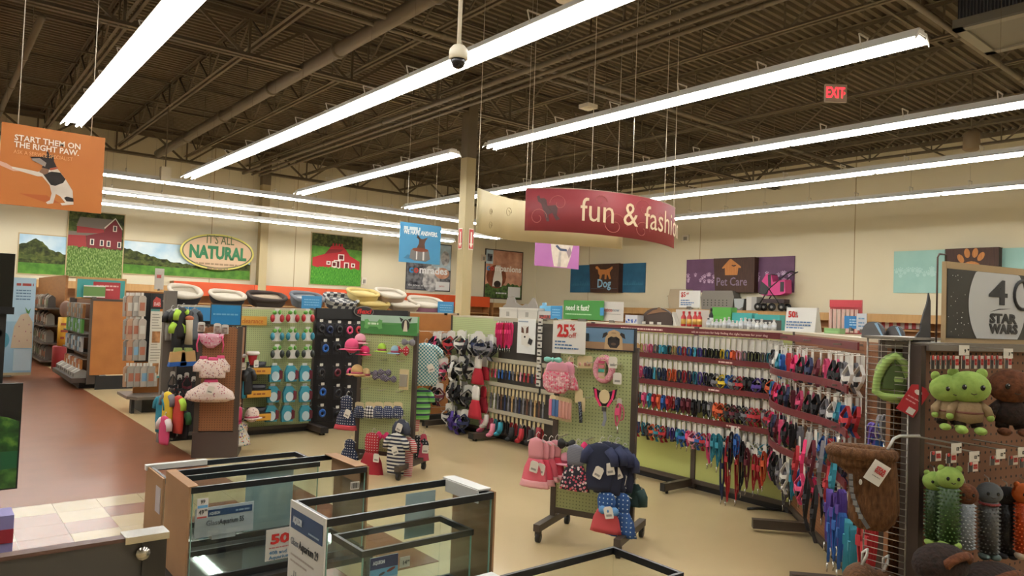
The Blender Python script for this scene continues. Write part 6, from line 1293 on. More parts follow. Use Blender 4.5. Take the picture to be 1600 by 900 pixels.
for k in range(9):
    t = thing('white_bag', ('white bag', 'lying on the endcap base shelf'), 'bag', FE.W(.15+k*.25, .2, .2), FE.rz); part('pouch', G().prismx([(-.1, 0), (.1, 0), (.12, .1), (0, .14), (-.1, .08)], -.1, .1), C('#a9a59c' if k % 2 else '#8a857c', .5), t); part('print', G().box(-.05, .05, -.104, -.1, .02, .07), C('#5a544c', .5), t)
for r_, (py, n, z0) in enumerate(((462, 6, 0), (498, 6, 0), (531, 6, 0), (572, 9, 0))):
    for k in range(n):
        f = FT; px = 199+k*(4.6 if r_ < 3 else 5.2); u, z = f.pick(px, py, .16); t = thing('chew_bag', ('silver chew bag', 'in '+('top', 'second', 'third', 'lowest')[r_]+' row of the treat stand'), 'bag', f.W(u, z, .14+.02*(k % 2)), .2)
        part('pouch', G().prism([(-.05, -.3), (.05, -.3), (.055, -.03), (.03, 0), (-.03, 0), (-.055, -.03)], -.03, 0), C(rr.choice(('#8f8a82', '#a59a8e', '#7a726a', '#a8866e')), .4), t); part('print', G().box(-.035, .035, -.033, -.03, -.22, -.1), C(rr.choice(('#b9b4aa', '#9c5f48', '#6f94b0')), .5), t); part('hang_tab', G().box(-.018, .018, -.016, -.01, 0, .045), card_w, t)
t, W_, H_ = card_sign('narrow white folded sign above the treat chart', FT, 241, 257, 420, 452, C('#b9b3a8', .5), .02); scrawl(t, [(W_*.2, W_*.7, H_*.62)], .05, C('#b0504a', .5), -.001)
# ================================================================ near left: screen stand and counter
t = thing('screen_stand', 'black metal stand with flat screen at the left edge', 'screen stand', (0, 3.04, 0))
part('screen', G().box(-.75, .245, 0, .05, 1.585, 1.785), C('#0b0b0d', .25), t); part('screen_edge', G().box(-.75, .25, -.012, 0, 1.575, 1.6), C('#15161c', .4), t)
for x in (.2, -.6): part('post', G().box(x, x+.03, .0, .03, .03, 1.59), blackm, t)
for z in (1.5, 1.36, .75, .72): part('cross_tube', G().box(-.6, .22, 0, .02, z, z+.02), blackm, t)
for x in (.02, .1): part('wire_bar', G().cyl((x, .01, .75), (x, .01, 1.5), .005, 6), blackm, t)
part('base', G().box(-.75, .3, -.15, .25, 0, .03), blackm, t)
t = thing('planted_tank_poster', 'dark poster of green water plants on the screen stand', 'poster', (0, 2.99, .98)); part('board', G().box(-.5, .285, 0, .02, 0, .36), C('#14120f', .5), t)
flat(t, [(noisy([(.3, '#152a12'), (.55, '#2f5a22'), (.75, '#6f9a3c')], 22, .6), bumps(-.48, .28, .24, .05, 24, 3, .005)), (C('#1d5a34', .5), rect(.0, .28, .06, .13)), (noisy([(.3, '#1c3a16'), (.7, '#56853a')], 24, .6), bumps(-.48, .28, .06, .03, 24, 4, .005))]+[(C('#a8552e', .6), oval(a, b, .02, .008, 10)) for a, b in ((.14, .115), (.2, .205))], -.001)
t = thing('near_counter', 'dark grey counter end with chrome corner at the lower left', 'counter', (0, 2.17, 0)); part('front_panel', G().box(-1.2, .54, 0, .03, 0, .99), C('#4a4744', .45), t); part('top_lip', G().box(-1.2, .54, -.004, .034, .99, 1.0), C('#5a3f36', .5), t); part('end_post', G().box(.5, .56, -.01, .05, 0, .985), C('#2a2726', .3), t)
part('corner_bracket', G().box(.455, .565, -.014, .055, .985, 1.003).cyl((.5, -.016, .955), (.5, -.004, .955), .018, 12), C('#c9c4ba', .2, .9), t); part('back_leg', G().box(-1.2, -1.15, .03, .3, 0, .99), C('#4a4744', .45), t)
t = thing('purple_leaflet_box', 'small lilac and red leaflet box at left picture edge', 'box', (.215, 2.6, .86)); part('carton_body', G().box(-.2, .03, 0, .1, -.86, .13), C('#8f86b8', .5), t); part('red_print', G().box(-.1, .03, -.003, 0, .05, .09), C('#a02f3a', .5), t)
# ================================================================ aquariums
gl_ = glass('#fafdfc', .08); rim_m = C('#16181c', .35); cardb = noisy([(.3, '#8f6b4c'), (.7, '#9c7856')], 3, .8); edge_g = C('#7fa79a', .15)
def aquarium(label, x0, x1, y0, y1, z0, z1, rimh=.028):
    t = thing('aquarium', label, 'aquarium', (x0, y0, z0)); W_, D_, H_ = x1-x0, y1-y0, z1-z0; e = .006
    part('front_pane', G().box(e, W_-e, e, e+.006, .01, H_-.01), gl_, t); part('rear_pane', G().box(e, W_-e, D_-e-.006, D_-e, .01, H_-.01), gl_, t)
    part('left_pane', G().box(e, e+.006, 2*e, D_-2*e, .01, H_-.01), gl_, t); part('right_pane', G().box(W_-e-.006, W_-e, 2*e, D_-2*e, .01, H_-.01), gl_, t); part('bottom_pane', G().box(e, W_-e, e, D_-e, .012, .018), gl_, t)
    for nm, a, b in (('top_rim', H_-rimh, H_), ('bottom_rim', 0, rimh*1.1)): part(nm, G().box(0, W_, 0, .014, a, b).box(0, W_, D_-.014, D_, a, b).box(0, .014, .014, D_-.014, a, b).box(W_-.014, W_, .014, D_-.014, a, b), rim_m, t)
    for x in (e+.001, W_-e-.004): part('glass_edge', G().box(x, x+.003, e-.001, e+.007, rimh, H_-rimh), edge_g, t)
    return t, W_, D_, H_
def table(label, x0, x1, y0, y1, z):
    t = thing('display_table', label, 'table', (x0, y0, 0)); W_, D_ = x1-x0, y1-y0; part('top', G().box(0, W_, 0, D_, z-.03, z), C('#2b2724', .5), t)
    for x in (.0, W_-.04):
        for y in (0, D_-.04): part('leg', G().box(x, x+.04, y, y+.04, 0, z-.03), C('#2b2724', .5), t)
table('dark low table under the two rear aquariums', .9, 1.9, 3.4, 4.36, .35); table('dark low table under the nested aquariums', 1.14, 1.96, 2.4, 2.76, .41); table('dark low table under the nearest aquarium', 1.55, 2.36, 1.72, 2.14, .24)
# rear tank in cardboard ends
t, W_, D_, H_ = aquarium('wide aquarium with brown cardboard ends and fifty five card inside', .985, 1.865, 3.44, 3.83, .355, .80)
part('left_cardboard_end', G().box(-.012, -.002, .0, D_, .0, H_+.0).prism([(-.012, H_), (.03, H_+.004), (.03, H_+.008), (-.012, H_+.004)], 0, D_), cardb, t)
part('right_cardboard_end', G().box(W_+.002, W_+.012, 0, D_, 0, H_), cardb, t); part('cardboard_flap', G().box(W_-.06, W_+.012, .02, D_, H_+.001, H_+.006).box(W_-.025, W_-.02, .03, D_-.02, H_-.09, H_), cardb, t)
bc = part('barcode_label', G().box(0, .05, -.002, 0, 0, .04), C('#c9c5bc', .5), t, (W_-.09, .005, H_-.11)); g = G(); [g.box(.006+.005*k, .008+.005*k+(k % 3)*.001, -.003, -.002, .006, .034) for k in range(8)]; o = part('bar_lines', g, C('#26241f', .5), bc); o['kind'] = 'stuff'
def inside_card(label, px0, px1, py0, py1, y, m, cat='sign', rz=0): 
    f = Fr(0, y, 0); u0, z0 = f.pick(px0, py1); u1, z1 = f.pick(px1, py0); t = thing('label_card', label, cat, f.W(u0, z0)); part('card', G().box(0, u1-u0, 0, .004, 0, z1-z0), m, t); return t, u1-u0, z1-z0
t, W_, H_ = inside_card('white and blue card reading glass aquarium fifty five', 303, 397, 783, 842, 3.62, C('#b3bcc2', .5)); part('blue_band', G().box(W_*.2, W_*.97, -.002, 0, H_*.68, H_*.9), C('#27456e', .5), t); text('Glass', H_*.26, C('#7a7f86', .5), t, W_*.3, H_*.45, -.003, fit=W_*.22); text('Aquarium 55', H_*.26, C('#2a2f38', .5), t, W_*.62, H_*.45, -.003, fit=W_*.42); text('AQUEON', H_*.13, C('#c9d2da', .5), t, W_*.32, H_*.78, -.004, bold=.02, fit=W_*.18); scrawl(t, [(W_*.68, W_*.93, H_*.78)], .008, C('#8fa6bd', .5), -.003); part('foot', G().box(W_*.3, W_*.7, .004, .06, -.02, .0), C('#b3bcc2', .5), t)
t, W_, H_ = inside_card('small price label reading forty nine on the tank glass', 307, 326, 778, 811, 3.437, C('#cfccc6', .5), 'price tag'); text('49', H_*.34, C('#26241f', .5), t, W_*.4, H_*.3, -.002, fit=W_*.45); text('99', H_*.16, C('#26241f', .5), t, W_*.8, H_*.38, -.002, fit=W_*.25); text('99', H_*.26, C('#26241f', .5), t, W_*.5, H_*.84, -.002, fit=W_*.4); part('blue_bar', G().box(W_*.05, W_*.95, -.001, 0, H_*.52, H_*.66), C('#5f9bc6', .5), t); part('red_bar', G().box(W_*.05, W_*.9, -.001, 0, .0, H_*.08), C('#b04a44', .5), t)
t, W_, H_ = inside_card('white card with red fifty seen through the tank', 414, 470, 820, 878, 3.432, C('#c3c1ba', .5)); text('50', H_*.42, C('#b5221f', .5), t, W_*.4, H_*.66, -.002, bold=.04, fit=W_*.55); text('%', H_*.2, C('#b5221f', .5), t, W_*.82, H_*.75, -.002); text('40B and', H_*.16, C('#3a78a0', .5), t, W_*.1, H_*.24, -.002, align='LEFT', fit=W_*.5); text('Aquarium', H_*.16, C('#3a78a0', .5), t, W_*.1, H_*.09, -.002, align='LEFT', fit=W_*.6); scrawl(t, [(W_*.1, W_*.8, H_*.4)], .006, C('#b0706c', .5), -.001)
# far tank behind it
t, W_, D_, H_ = aquarium('rear aquarium half hidden behind the wide cardboard ended tank', 1.01, 1.85, 3.98, 4.33, .355, .73)
part('left_cardboard_end', G().box(-.012, -.002, 0, D_, 0, H_), cardb, t); part('white_corner_sleeve', G().box(-.02, .3, D_-.03, D_+.008, H_-.02, H_+.008), C('#c9c6c0', .5), t); part('label', G().box(-.015, -.012, .03, .12, H_*.5, H_*.85), C('#b0aab4', .5), t); part('pale_poster', G().box(W_*.5, W_*.82, .02, .024, .03, H_-.03), noisy([(.3, '#a9c0cc'), (.7, '#c6d3d6')], 3, .5), t)
# nested tanks
t, W_, D_, H_ = aquarium('aquarium with white printed end card and cardboard right end', 1.165, 1.925, 2.43, 2.735, .415, .878)
ec_ = part('printed_end_card', G().box(0, D_+.01, 0, .006, 0, H_+.004), C('#c9c8c4', .5), t, (-.008, D_+.004, 0), -math.pi/2)
flat(ec_, [(C('#27456e', .5), rect(.015, D_-.005, H_*.79, H_*.95)), (C('#a9b6bd', .5), rect(.03, .13, .02, H_*.38)), (C('#9fb3c2', .5), rect(.16, .27, .02, H_*.34)), (C('#2a3f66', .5), rect(.19, .3, .0, H_*.17)), (C('#8a3a3e', .5), rect(.2, .23, .01, H_*.12)), (C('#7a8088', .5), oval(.09, H_*.36, .022, .016)), (C('#8a9098', .5), oval(.075, H_*.24, .03, .02))], -.001)
text('AQUEON', .034, C('#d0d8e0', .5), ec_, .085, H_*.87, -.006, bold=.03, fit=.08); scrawl(ec_, [(.19, .28, H_*.83)], .006, C('#9fb3c6', .5), -.006); text('Glass', .04, C('#6f747c', .5), ec_, .03, H_*.69, -.006, align='LEFT', fit=.07); text('Aquarium 29', .045, C('#23272f', .5), ec_, .11, H_*.69, -.006, align='LEFT', fit=.17); scrawl(ec_, [(.03, .24, H_*.58), (.03, .18, H_*.53)], .007, C('#a39a94', .5), -.003)
rl = random.Random(3); g = G()
for k in range(16): x = .02+.27*rl.random(); g.bar((x, -.0025, .02), (x+rl.uniform(-.02, .02), -.0025, H_*rl.uniform(.3, .48)), .002, .003)
o = part('plant_line_print', g, C('#8f979c', .5), ec_); o['kind'] = 'stuff'
part('right_cardboard_end', G().box(W_+.002, W_+.012, 0, D_, 0, H_), cardb, t); part('white_top_sleeve', G().box(W_-.05, W_+.014, .04, D_+.01, H_+.001, H_+.008).box(W_-.055, W_-.05, .04, D_-.02, H_-.05, H_+.004), C('#c9c8c4', .5), t)
part('instruction_sheet', G().box(W_*.66, W_*.86, D_-.02, D_-.016, H_*.5, H_*.92), noisy([(.3, '#8fa4a6'), (.7, '#a3b4b4')], 4, .5), t)
sv = part('save_print', G().box(.02, .12, D_-.03, D_-.028, .08, .2), glass('#c9d2d0', .1, 'b'), t); text('SAVE $30', .05, C('#b9bfbf', .5), t, .09, .19, .03, fit=.15)
t, W_, D_, H_ = aquarium('small black rimmed aquarium nested inside the larger tank', 1.325, 1.845, 2.455, 2.705, .436, .728, .024)
lb = part('front_label', G().box(0, .12, -.003, 0, 0, .16), C('#8fb4cc', .5), t, (.035, 0, .1)); flat(lb, [(C('#1d2a5e', .5), rect(0, .12, .115, .16)), (C('#5f9ec6', .5), rect(0, .12, .08, .115)), (C('#7a3a34', .5), oval(.09, .105, .02, .006, 10, rot=.3)), (C('#3a4450', .5), oval(.05, .095, .014, .005, 10, rot=.3))], -.0035); text('AQUEON', .018, C('#d0d8e8', .5), lb, .035, .14, -.0065, bold=.03, fit=.05); text('Aquarium', .03, C('#26282e', .5), lb, .068, .055, -.0065, fit=.085)
pt_ = part('price_label', G().box(0, .045, -.003, 0, 0, .04), C('#b9bab2', .5), t, (.165, 0, .2)); text('14', .022, C('#26282e', .5), pt_, .02, .018, -.0045); text('99', .01, C('#26282e', .5), pt_, .037, .022, -.0045)
# nearest tank
t, W_, D_, H_ = aquarium('nearest aquarium with only its black top rim in view', 1.575, 2.335, 1.745, 2.115, .245, .665)
part('white_box_flap', G().box(-.03, .12, D_-.05, D_+.02, H_-.02, H_+.012), C('#c9c8c4', .5), t); scrawl(t, [(0, .1, H_+.0)], .006, C('#4a4a48', .5), D_-.0505)
# ================================================================ right foreground: film themed toy bay
FW = Fr(3.115, 1.205, -12.7)
STOP = 1.575; PZ = math.radians(-52)
star = thing('gondola_unit', 'brown pegboard bay of plush toys under the black and white sign', 'gondola', FW.o, FW.rz); SWD = 1.15
peg_star = dots('#6f4a32', '#1c120c', .0254*1.5, .14)
part('back_panel', G().box(0, SWD, 0, .02, .1, STOP-.02), peg_star, star); part('far_panel', G().box(0, SWD, .13, .15, .1, STOP-.02), peg_brown, star); part('top_rail', G().box(0, SWD, -.03, .16, STOP-.02, STOP+.012), metal_g, star); part('base_deck', G().box(0, SWD, -.4, .16, 0, .16), C('#2a231f', .5), star)
for x in (-.03, SWD): part('upright', G().box(x, x+.03, -.02, .06, 0, STOP), C('#3a2a20', .5), star)
# the sign board
u0, zt = FW.pick(1483, 408, -.02); u1, zb = FW.pick(1600, 537, -.02); SW_, SH_ = .62, zt-STOP-.012
t = thing('topper_sign', 'black and white anniversary sign with planet circle above the toy bay', 'sign', FW.W(u0, STOP+.012, -.03), FW.rz)
part('frame_board', G().box(0, SW_, 0, .02, 0, SH_), C('#a58c66', .6), t); part('black_panel', G().box(.004, SW_-.004, -.003, 0, .02, SH_-.03), C('#141516', .4), t)
def sx(px): return FW.pick(px, 470, -.03)[0]-u0
cz = SH_*.5; xl = sx(1512); R_ = .62*SH_; cx = xl+R_
disc = [(cx+R_*math.cos(a), min(max(cz+R_*math.sin(a), .021), SH_-.031)) for a in [k*2*math.pi/72 for k in range(72)]]
flat(t, [(C('#b9bcbf', .5), disc)], -.0035)
rs = random.Random(4); g = G()
for k in range(34):
    x, z = rs.uniform(.01, xl+.08), rs.uniform(.03, SH_-.04); q = rs.choice((.0008, .0012, .002, .003))
    if (x-cx)**2+(z-cz)**2 > (R_*1.05)**2: g.prism(oval(x, z, q, q, 6), -.0045, -.003)
o = part('star_dots', g, C('#d0d0d0', .5), t); o['kind'] = 'stuff'
blk = C('#1b1c20', .5)
x4, x0_, xs = sx(1558), sx(1596), sx(1545); hh = SH_/127
text('4', 40*hh/.72, blk, t, x4, cz+18*hh, -.006, bold=.02, fit=sx(1573)-sx(1544))
part('ring_zero', G().tube([(x0_+25*hh*math.cos(a*.3), -.005, cz+19*hh+24*hh*math.sin(a*.3)) for a in range(21)], 3.2*hh, 6, closed=True), blk, t)
part('swoosh_print', G().prism([(xs, cz-12*hh), (xs+25*hh, cz-6*hh), (xs+60*hh, cz-5*hh), (xs+25*hh, cz-8*hh)], -.0045, -.0036), blk, t)
text('STAR', 15*hh/.72, blk, t, xs, cz-23*hh, -.006, align='LEFT', bold=.05, fit=76*hh); text('WARS', 15*hh/.72, blk, t, xs, cz-40*hh, -.006, align='LEFT', bold=.05, fit=80*hh)
# bent rod and dark cutout at its left
t = thing('support_rod', 'bent brown rod holding the black and white sign', 'rod', FW.W(u0-.03, STOP+.012, -.05), FW.rz); part('rod', G().tube([(0, 0, 0), (0, 0, SH_+.015), (.01, 0, SH_+.03), (.055, 0, SH_+.03), (.06, 0, SH_-.01)], .004, 6), C('#4a342a', .5), t)
u0_, _ = FW.pick(1426, 535, -.06); t = thing('pointed_cutout', 'dark grey pointed cutout left of the black and white sign', 'cutout', FW.W(u0_, STOP+.012, -.06), FW.rz)
part('fin', G().prism([(0, 0), (.03, .03), (.05, .045), (.055, .08), (.07, .12), (.09, .16), (.1, .205), (.112, .17), (.116, .0)], 0, .006), C('#3b3a3c', .6), t); part('foot', G().box(.03, .1, -.004, .04, 0, .004), C('#3b3a3c', .6), t)
# hang cards
star_red = C('#b0302e', .5)
def starcard(label, px, py, off, w_=.055, h=.035, body=None):
    t = thing('toy_card', label, 'toy card', FW.at(px, py, off), FW.rz); part('card', G().box(-w_/2, w_/2, -.002, 0, -h, 0), C('#cfc6bd', .5), t); part('dark_print', G().box(-w_/2, -w_*.08, -.003, -.002, -h, 0).ell((-w_*.28, -.003, -h*.15), (w_*.16, .002, h*.2), 8, 6, 1), [C('#231d20', .5), star_red], t)
    text('STAR', h*.3, star_red, t, w_*.2, -h*.36, -.0035, bold=.05, fit=w_*.42); text('WARS', h*.3, star_red, t, w_*.2, -h*.62, -.0035, bold=.05, fit=w_*.42); return t
for k, px in enumerate((1460, 1468, 1476, 1484, 1492, 1500, 1522, 1532, 1542, 1552, 1560, 1575)): starcard(('star lettered toy card', 'in upper row above the plush toys'), px+ (8 if k == 5 else 0), 556, .12+.004*k, .045, .05)
def price(label, px, py, num, off=.2):
    t = thing('price_ticket', label, 'price tag', FW.at(px, py, off), FW.rz); part('ticket', G().box(-.03, .03, -.002, 0, -.022, .016), card_w, t); part('arm', G().box(-.012, .012, 0, off-.01, .012, .015), metal_g, t); text(num, .018, C('#2a2826', .5), t, .004, -.006, -.0032); text('99', .009, C('#2a2826', .5), t, .022, -.001, -.0032)
price('white price ticket reading nine ninety nine', 1506, 546, '9'); price('white price ticket reading seven ninety nine', 1575, 551, '7')
price(('white price ticket reading twelve ninety nine', 'above the tube toys'), 1494, 699, '12', .18); price(('white price ticket reading twelve ninety nine', 'above the tube toys'), 1522, 712, '12', .2); price(('white price ticket reading twelve ninety nine', 'above the tube toys'), 1563, 708, '12', .2); price(('white price ticket reading twelve ninety nine', 'above the tube toys'), 1597, 705, '12', .2)
# plush toys: plain animals in the photo's colours
gfur = noisy([(.3, '#7f9a4a'), (.7, '#93ad58')], 40, .95, bump=.4); bfur = noisy([(.3, '#4a2a18'), (.7, '#6f4026')], 60, .95, bump=.8); kfur = noisy([(.3, '#1c1412'), (.7, '#33231c')], 60, .95, bump=.8); robe = C('#8a7355', .9, bump=.3, bscale=80)
eye = C('#0d0c0c', .15); shine = C('#d8d8d8', .3)
def plush(label, pos, rz, fur, body, r_=.07, ears=True, belt=None, limbs=None):
    t = thing('plush_toy', label, 'plush toy', pos, rz); limbs = limbs or fur
    part('head', G().ell((0, -.05, 0), (r_*1.25, r_*.9, r_), 18, 12), fur, t)
    if ears:
        for s in (-1, 1): part('ear', G().ell((s*r_*.8, -.04, r_*.85), (r_*.34, r_*.2, r_*.34), 10, 8), fur, t)
    for s in (-1, 1):
        e = part('eye', G().ell((s*r_*.5, -.05-r_*.84, r_*.05), (r_*.14, r_*.08, r_*.17), 10, 8), eye, t); part('eye_glint', G().ell((s*r_*.5+r_*.03, -.05-r_*.92, r_*.13), r_*.04, 6, 4), shine, e)
    part('muzzle', G().tube([(-r_*.16, -.05-r_*.9, -r_*.32), (0, -.05-r_*.93, -r_*.38), (r_*.16, -.05-r_*.9, -r_*.32)], r_*.03, 5), C('#3a2a1c', .7), t)
    part('body', G().lathe([(r_*.35, -r_*.75), (r_*.75, -r_*1.0), (r_*.9, -r_*1.6), (r_*.8, -r_*2.1), (r_*.3, -r_*2.25)], 16, (0, -.05, 0), sy=.75), body, t)
    for s in (-1, 1):
        part('arm', G().tube([(s*r_*.55, -.05, -r_*1.0), (s*r_*1.0, -.06, -r_*1.35), (s*r_*1.1, -.07, -r_*1.7)], [r_*.26, r_*.28, r_*.24], 10), body, t); part('paw', G().ell((s*r_*1.12, -.072, -r_*1.8), r_*.22, 10, 7), limbs, t)
        part('leg', G().tube([(s*r_*.4, -.05, -r_*2.0), (s*r_*.5, -.06, -r_*2.4)], [r_*.36, r_*.34], 10), kfur if belt else body, t); part('foot', G().ell((s*r_*.52, -.085, -r_*2.6), (r_*.34, r_*.46, r_*.24), 12, 8), limbs, t)
    if belt: part('belt', G().lathe([(r_*.86, -r_*1.62), (r_*.92, -r_*1.55), (r_*.88, -r_*1.48)], 16, (0, -.05, 0), sy=.78), belt, t)
    return t
plush('large green plush toy in tan robe on the toy bay', FW.at(1505, 603, .12), PZ, gfur, robe, .062, True, C('#6a3a2c', .7)); plush('second green plush toy hanging behind the large one', FW.at(1470, 605, .06), PZ+.2, gfur, robe, .055, True, C('#6a3a2c', .7))
plush('fluffy brown plush bear toy beside the green plush', FW.at(1571, 602, .13), PZ, bfur, kfur, .068, False)
# tube toys with studs
def tubetoy(label, px, py, off, head, tube_c, stud_c, h=.16, r_=.03, feet=None, ears=False, collar=None):
    t = thing('tube_toy', label, 'dog toy', FW.at(px, py, off), PZ)
    part('head', G().ell((0, 0, 0), (r_*1.35, r_*1.1, r_*1.2), 16, 10), head, t)
    if ears:
        for s in (-1, 1): part('ear', G().ell((s*r_*.85, .0, r_*1.0), (r_*.36, r_*.22, r_*.36), 8, 6), head, t)
    for s in (-1, 1): part('eye', G().ell((s*r_*.5, -r_*1.02, r_*.1), (r_*.17, r_*.1, r_*.2), 8, 6), eye, t)
    part('mouth', G().tube([(-r_*.2, -r_*1.08, -r_*.3), (0, -r_*1.1, -r_*.4), (r_*.2, -r_*1.08, -r_*.3)], r_*.05, 5), C('#2a1c16', .7), t)
    if collar: part('collar', G().lathe([(r_*1.05, -r_*1.3), (r_*1.12, -r_*1.15), (r_*1.0, -r_*1.05)], 16), collar, t)
    part('tube', G().cyl((0, 0, -r_*1.0), (0, 0, -r_*1.0-h), r_*.9, 16), tube_c, t); g = G(); nr = 13
    for j in range(nr):
        for k in range(14):
            a = 2*math.pi*(k+.5*(j % 2))/14; z = -r_*1.2-h*j/nr; d = Vector((math.cos(a), math.sin(a), 0)); g.tube([d*r_*.88+Vector((0, 0, z)), d*r_*1.14+Vector((0, 0, z))], [.0035, .001], 4, sm=False)
    o = part('rubber_studs', g, stud_c, t); o['kind'] = 'stuff'
    if feet:
        for s in (-1, 1): part('foot', G().ell((s*r_*.55, -.012, -r_*1.1-h-.008), (r_*.6, r_*.75, r_*.4), 10, 7), feet, t)
    part('hang_loop', G().tube([(0, 0, r_*1.1), (0, .01, r_*1.6), (0, .05, r_*1.7)], .002, 5), wire_c, t); return t
tubetoy('green headed studded tube toy with green feet', 1484, 747, .14, gfur, C('#2f4a22', .4), C('#4a6a2c', .4), .2, .036, gfur, True); tubetoy('green studded tube toy tucked at the left behind', 1460, 752, .06, gfur, C('#2a4220', .4), C('#3f5c28', .4), .19, .032, gfur, True)
tubetoy('brown headed tube toy with pale grey studs', 1508, 772, .16, bfur, C('#7d848c', .4), C('#a3aab0', .4), .17, .034, None); tubetoy('grey headed tube toy with red collar band', 1546, 770, .14, C('#5a5d60', .9, bump=.3, bscale=80), C('#4d4d4c', .4), C('#6b6b68', .4), .2, .035, C('#5f6f6c', .8), False, C('#7d2a28', .8)); tubetoy('black tube toy hanging right of the grey one', 1574, 775, .08, C('#1a191b', .8), C('#1a191b', .4), C('#2a292c', .4), .2, .033, C('#26252a', .8))
tubetoy('orange headed tube toy at the right picture edge', 1602, 772, .15, C('#b85a22', .9, bump=.3, bscale=80), C('#b8441c', .4), C('#c9582a', .4), .2, .036, C('#b9aa98', .8), True)
for k, (px, py) in enumerate(((1462, 705), (1486, 708), (1520, 722), (1554, 712), (1583, 712), (1600, 716))): starcard(('star lettered toy card', 'in lower row above the tube toys'), px, py, .17, .06, .036)
# dark fur pieces at the foot of the bay
for k, (px, py, rx, rz_, off) in enumerate(((1470, 880, .12, .07, .2), (1545, 905, .16, .06, .22), (1455, 930, .1, .06, .1))):
    t = thing('fur_costume', ('upper', 'right', 'lower')[k]+' dark brown fur costume heap below the tube toys', 'costume', FW.at(px, py, off), FW.rz); part('fur', G().ell((0, 0, 0), (rx, .08, rz_), 18, 10), kfur, t); part('collar_ring', G().tube([(rx*.5*math.cos(a*.5), -.06-.02*math.sin(a*.5), rz_*.3+rz_*.4*math.sin(a*.5)) for a in range(13)], .016, 7), bfur, t)
# ladder shaped wire grid at the bay side
FLd = Fr(3.075, 1.40, -90)
t = thing('wire_grid', 'tall narrow wire ladder grid between collar bay and toy bay', 'wire grid', FLd.o, FLd.rz); wm = C('#8a837a', .35, .6)
for x in (0, .165): part('side_wire', G().cyl((x, 0, .02), (x, 0, 1.60), .0035, 6), wm, t)
rung = G().cyl((0, 0, 0), (.165, 0, 0), .0018, 5).mesh('rung', wm)
for k in range(60): link('rung', rung, t, (0, -.003, .06+k*.026))
for x in (.055, .11): part('middle_wire', G().cyl((x, .002, 1.05), (x, .002, 1.60), .0015, 5), wm, t)
for k, (x, z) in enumerate(((.03, 1.02), (.09, 1.02), (.03, .62), (.11, .62))): part('peg_hook', G().tube([(x, 0, z+.02), (x, -.02, z-.0), (x, -.1, z-.06), (x, -.14, z-.05), (x, -.15, z-.02)], .006, 7), C('#b9b6b0', .25), t)
part('top_clip', G().box(-.01, .17, -.01, .3, 1.595, 1.605), wm, t); part('foot_plate', G().box(-.02, .185, -.06, .06, 0, .02), metal_d, t)
# green knitted hood with red tag
knit = bands(['#7d9450', '#93ab62', '#88a058'], .012, 2, .95)
p = ond(1398, 592, 2.95); t = thing('knit_hood', 'green knitted dog hood with red tag on the wire grid', 'dog hat', p, math.radians(-62)); t.scale = (1.25,)*3
pts = [(-.065, -.05), (-.06, -.0), (-.03, .06), (0, .085), (.03, .06), (.055, 0), (.06, -.05)]
part('shell', G().ell((.01, .05, .0), (.068, .07, .085), 18, 12), knit, t)
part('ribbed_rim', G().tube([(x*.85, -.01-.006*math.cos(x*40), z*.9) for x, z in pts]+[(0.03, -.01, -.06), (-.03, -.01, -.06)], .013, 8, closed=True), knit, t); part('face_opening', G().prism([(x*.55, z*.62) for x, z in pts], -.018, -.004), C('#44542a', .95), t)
tg = part('hang_tag', G().prism([(-.028, -.05), (.028, -.05), (.028, .04), (.012, .05), (-.012, .05), (-.028, .04)], -.002, 0), C('#a8232c', .5), t, (.05, -.04, -.06)); tg.rotation_euler = (0, .5, 0); part('white_patch', G().box(.0, .022, -.003, -.002, -.045, -.025).prism(oval(-.0, .028, .012, .008, 8), -.003, -.002), C('#d2ccc4', .5), tg); scrawl(tg, [(-.02, .018, .005), (-.02, .012, -.008)], .004, C('#d09a98', .5), -.0025)
# teal strands, grey laces and purple leads behind the grid
for k in range(7): strap('leash', 'green' if k % 2 else 'teal', .14, ('dark teal braided lead', 'behind the green knit hood'), ond(1398+k*6.2, 618, 3.25), FLd.rz+1.0, card=None, v=k % 3)
for k in range(3): strap('leash', 'grey', .13, ('grey lace bundle', 'left of the wire grid'), ond(1376+k*6, 648, 3.4), FLd.rz+.9, card=None, v=k)
for k, (px, py, h) in enumerate(((1362, 660, 'purple'), (1372, 662, 'blue'), (1382, 662, 'purple'), (1366, 682, 'blue'), (1378, 682, 'blue'))): strap('leash', h, .12, (h+' lead bundle', 'between slanted bay and wire grid'), ond(px, py, 3.6), FLd.rz+.9, card=None, v=k % 3)
for k in range(5): t = thing('bone_card', ('cream card', 'in the row above the green hood'), 'card', ond(1402+k*9, 552, 3.3), FLd.rz+.7); part('card', G().box(-.012, .012, -.002, 0, -.07, .02), card_t, t); part('hook', G().cyl((0, 0, .01), (0, .1, .01), .002, 5), wire_c, t)
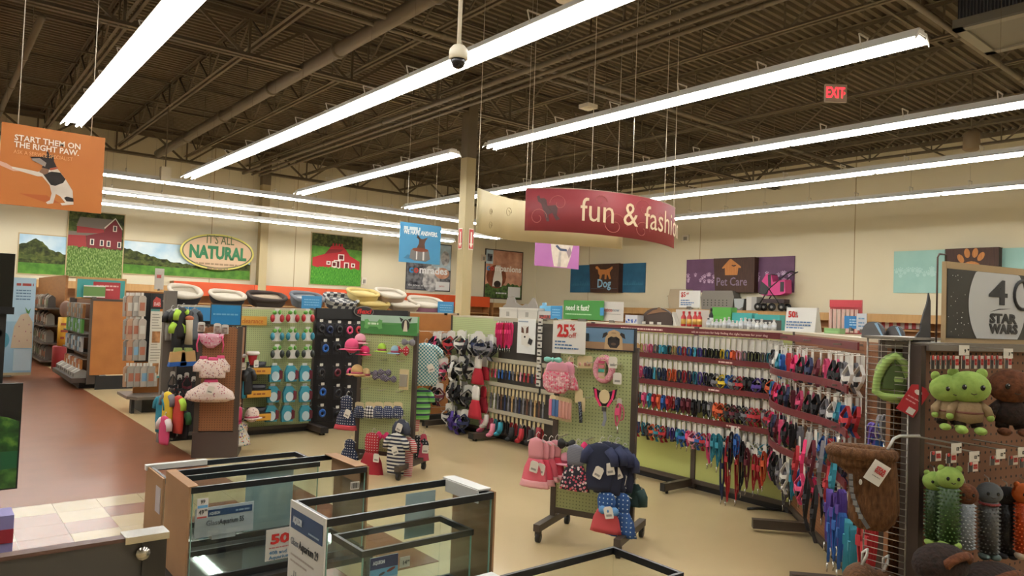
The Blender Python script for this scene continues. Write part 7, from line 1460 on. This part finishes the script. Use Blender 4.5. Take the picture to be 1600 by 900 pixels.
# brown fur stocking
p = ond(1346, 702, 2.8); t = thing('fur_stocking', 'brown fur stocking with grey buckled strap and white tag', 'dog costume', p, math.radians(-66))
rows = []
for cx_, z, rx in ((.0, 0, .108), (.005, -.03, .112), (.02, -.07, .105), (.04, -.1, .088), (.045, -.16, .088), (.045, -.22, .09), (.04, -.27, .08), (.04, -.30, .05)): rows.append((cx_, z, rx))
vs = []; fs = []; n = 22
for cx_, z, rx in rows:
    for k in range(n): a = 2*math.pi*k/n; vs.append((cx_+rx*math.cos(a), rx*.5*math.sin(a), z))
for j in range(len(rows)-1):
    for k in range(n): fs.append((j*n+k, j*n+(k+1) % n, (j+1)*n+(k+1) % n, (j+1)*n+k))
fs.append(tuple((len(rows)-1)*n+k for k in range(n)))
st_fur = noisy([(.3, '#4a2f18'), (.7, '#6f4a2c')], 90, .95, bump=1.0, stretch=(1, 1, .3))
part('fur_body', G().add(vs, fs, 0, True), st_fur, t)
part('cuff', G().tube([(.108*math.cos(a*.3), .056*math.sin(a*.3), -.012) for a in range(21)], .024, 8, closed=True), st_fur, t); part('cuff_fold', G().lathe([(.115, -.06), (.122, -.045), (.118, -.02), (.108, -.005)], 22, sy=.52), st_fur, t)
part('strap', G().band([(-.035, -.05, -.09), (-.03, -.05, -.16), (.0, -.05, -.24), (.03, -.035, -.29)], .006, .014, axis=(0, 1, 0)), C('#5d6068', .5), t)
for k in range(7): f = k/7; part('strap_block', G().cb((-.034+.05*f*f, -.056, -.1-.17*f), (.014, .006, .016)), C('#8d9096', .3, .5), t)
part('button', G().ell((.0, -.056, -.115), (.006, .004, .011), 8, 6), C('#c9c6be', .4), t)
tg = part('hang_tag', G().prism([(-.03, -.042), (.03, -.042), (.03, .042), (-.03, .042)], -.002, 0), C('#d2cec6', .5), t, (.055, -.075, -.07)); tg.rotation_euler = (0, .5, 0); text('STAR', .017, star_red, tg, .006, .018, -.0035, bold=.05, fit=.036); text('WARS', .017, star_red, tg, .006, .004, -.0035, bold=.05, fit=.036); scrawl(tg, [(-.01, .02, -.014)], .003, C('#8a8680', .5), -.0025)
part('hook', G().tube([(.09, .0, .01), (.11, .02, .05), (.13, .04, .06), (.2, .1, .06)], .006, 7), C('#b9b6b0', .25), t)
for k, (px, py, sx) in enumerate(((1345, 905, .12), (1378, 915, .08))):
    t = thing('fur_piece', ('wider', 'smaller')[k]+' brown fur piece at the bottom below the stocking', 'dog costume', ond(px, py, 2.95), .3); part('fur', G().ell((0, 0, 0), (sx, .07, .06), 18, 10), st_fur, t); part('white_hook', G().tube([(0, -.0, .05), (.0, -.02, .1), (.02, -.02, .12), (.035, -.0, .1), (.035, 0, .06)], .006, 7), C('#c3c0ba', .25), t)
finish_labels()
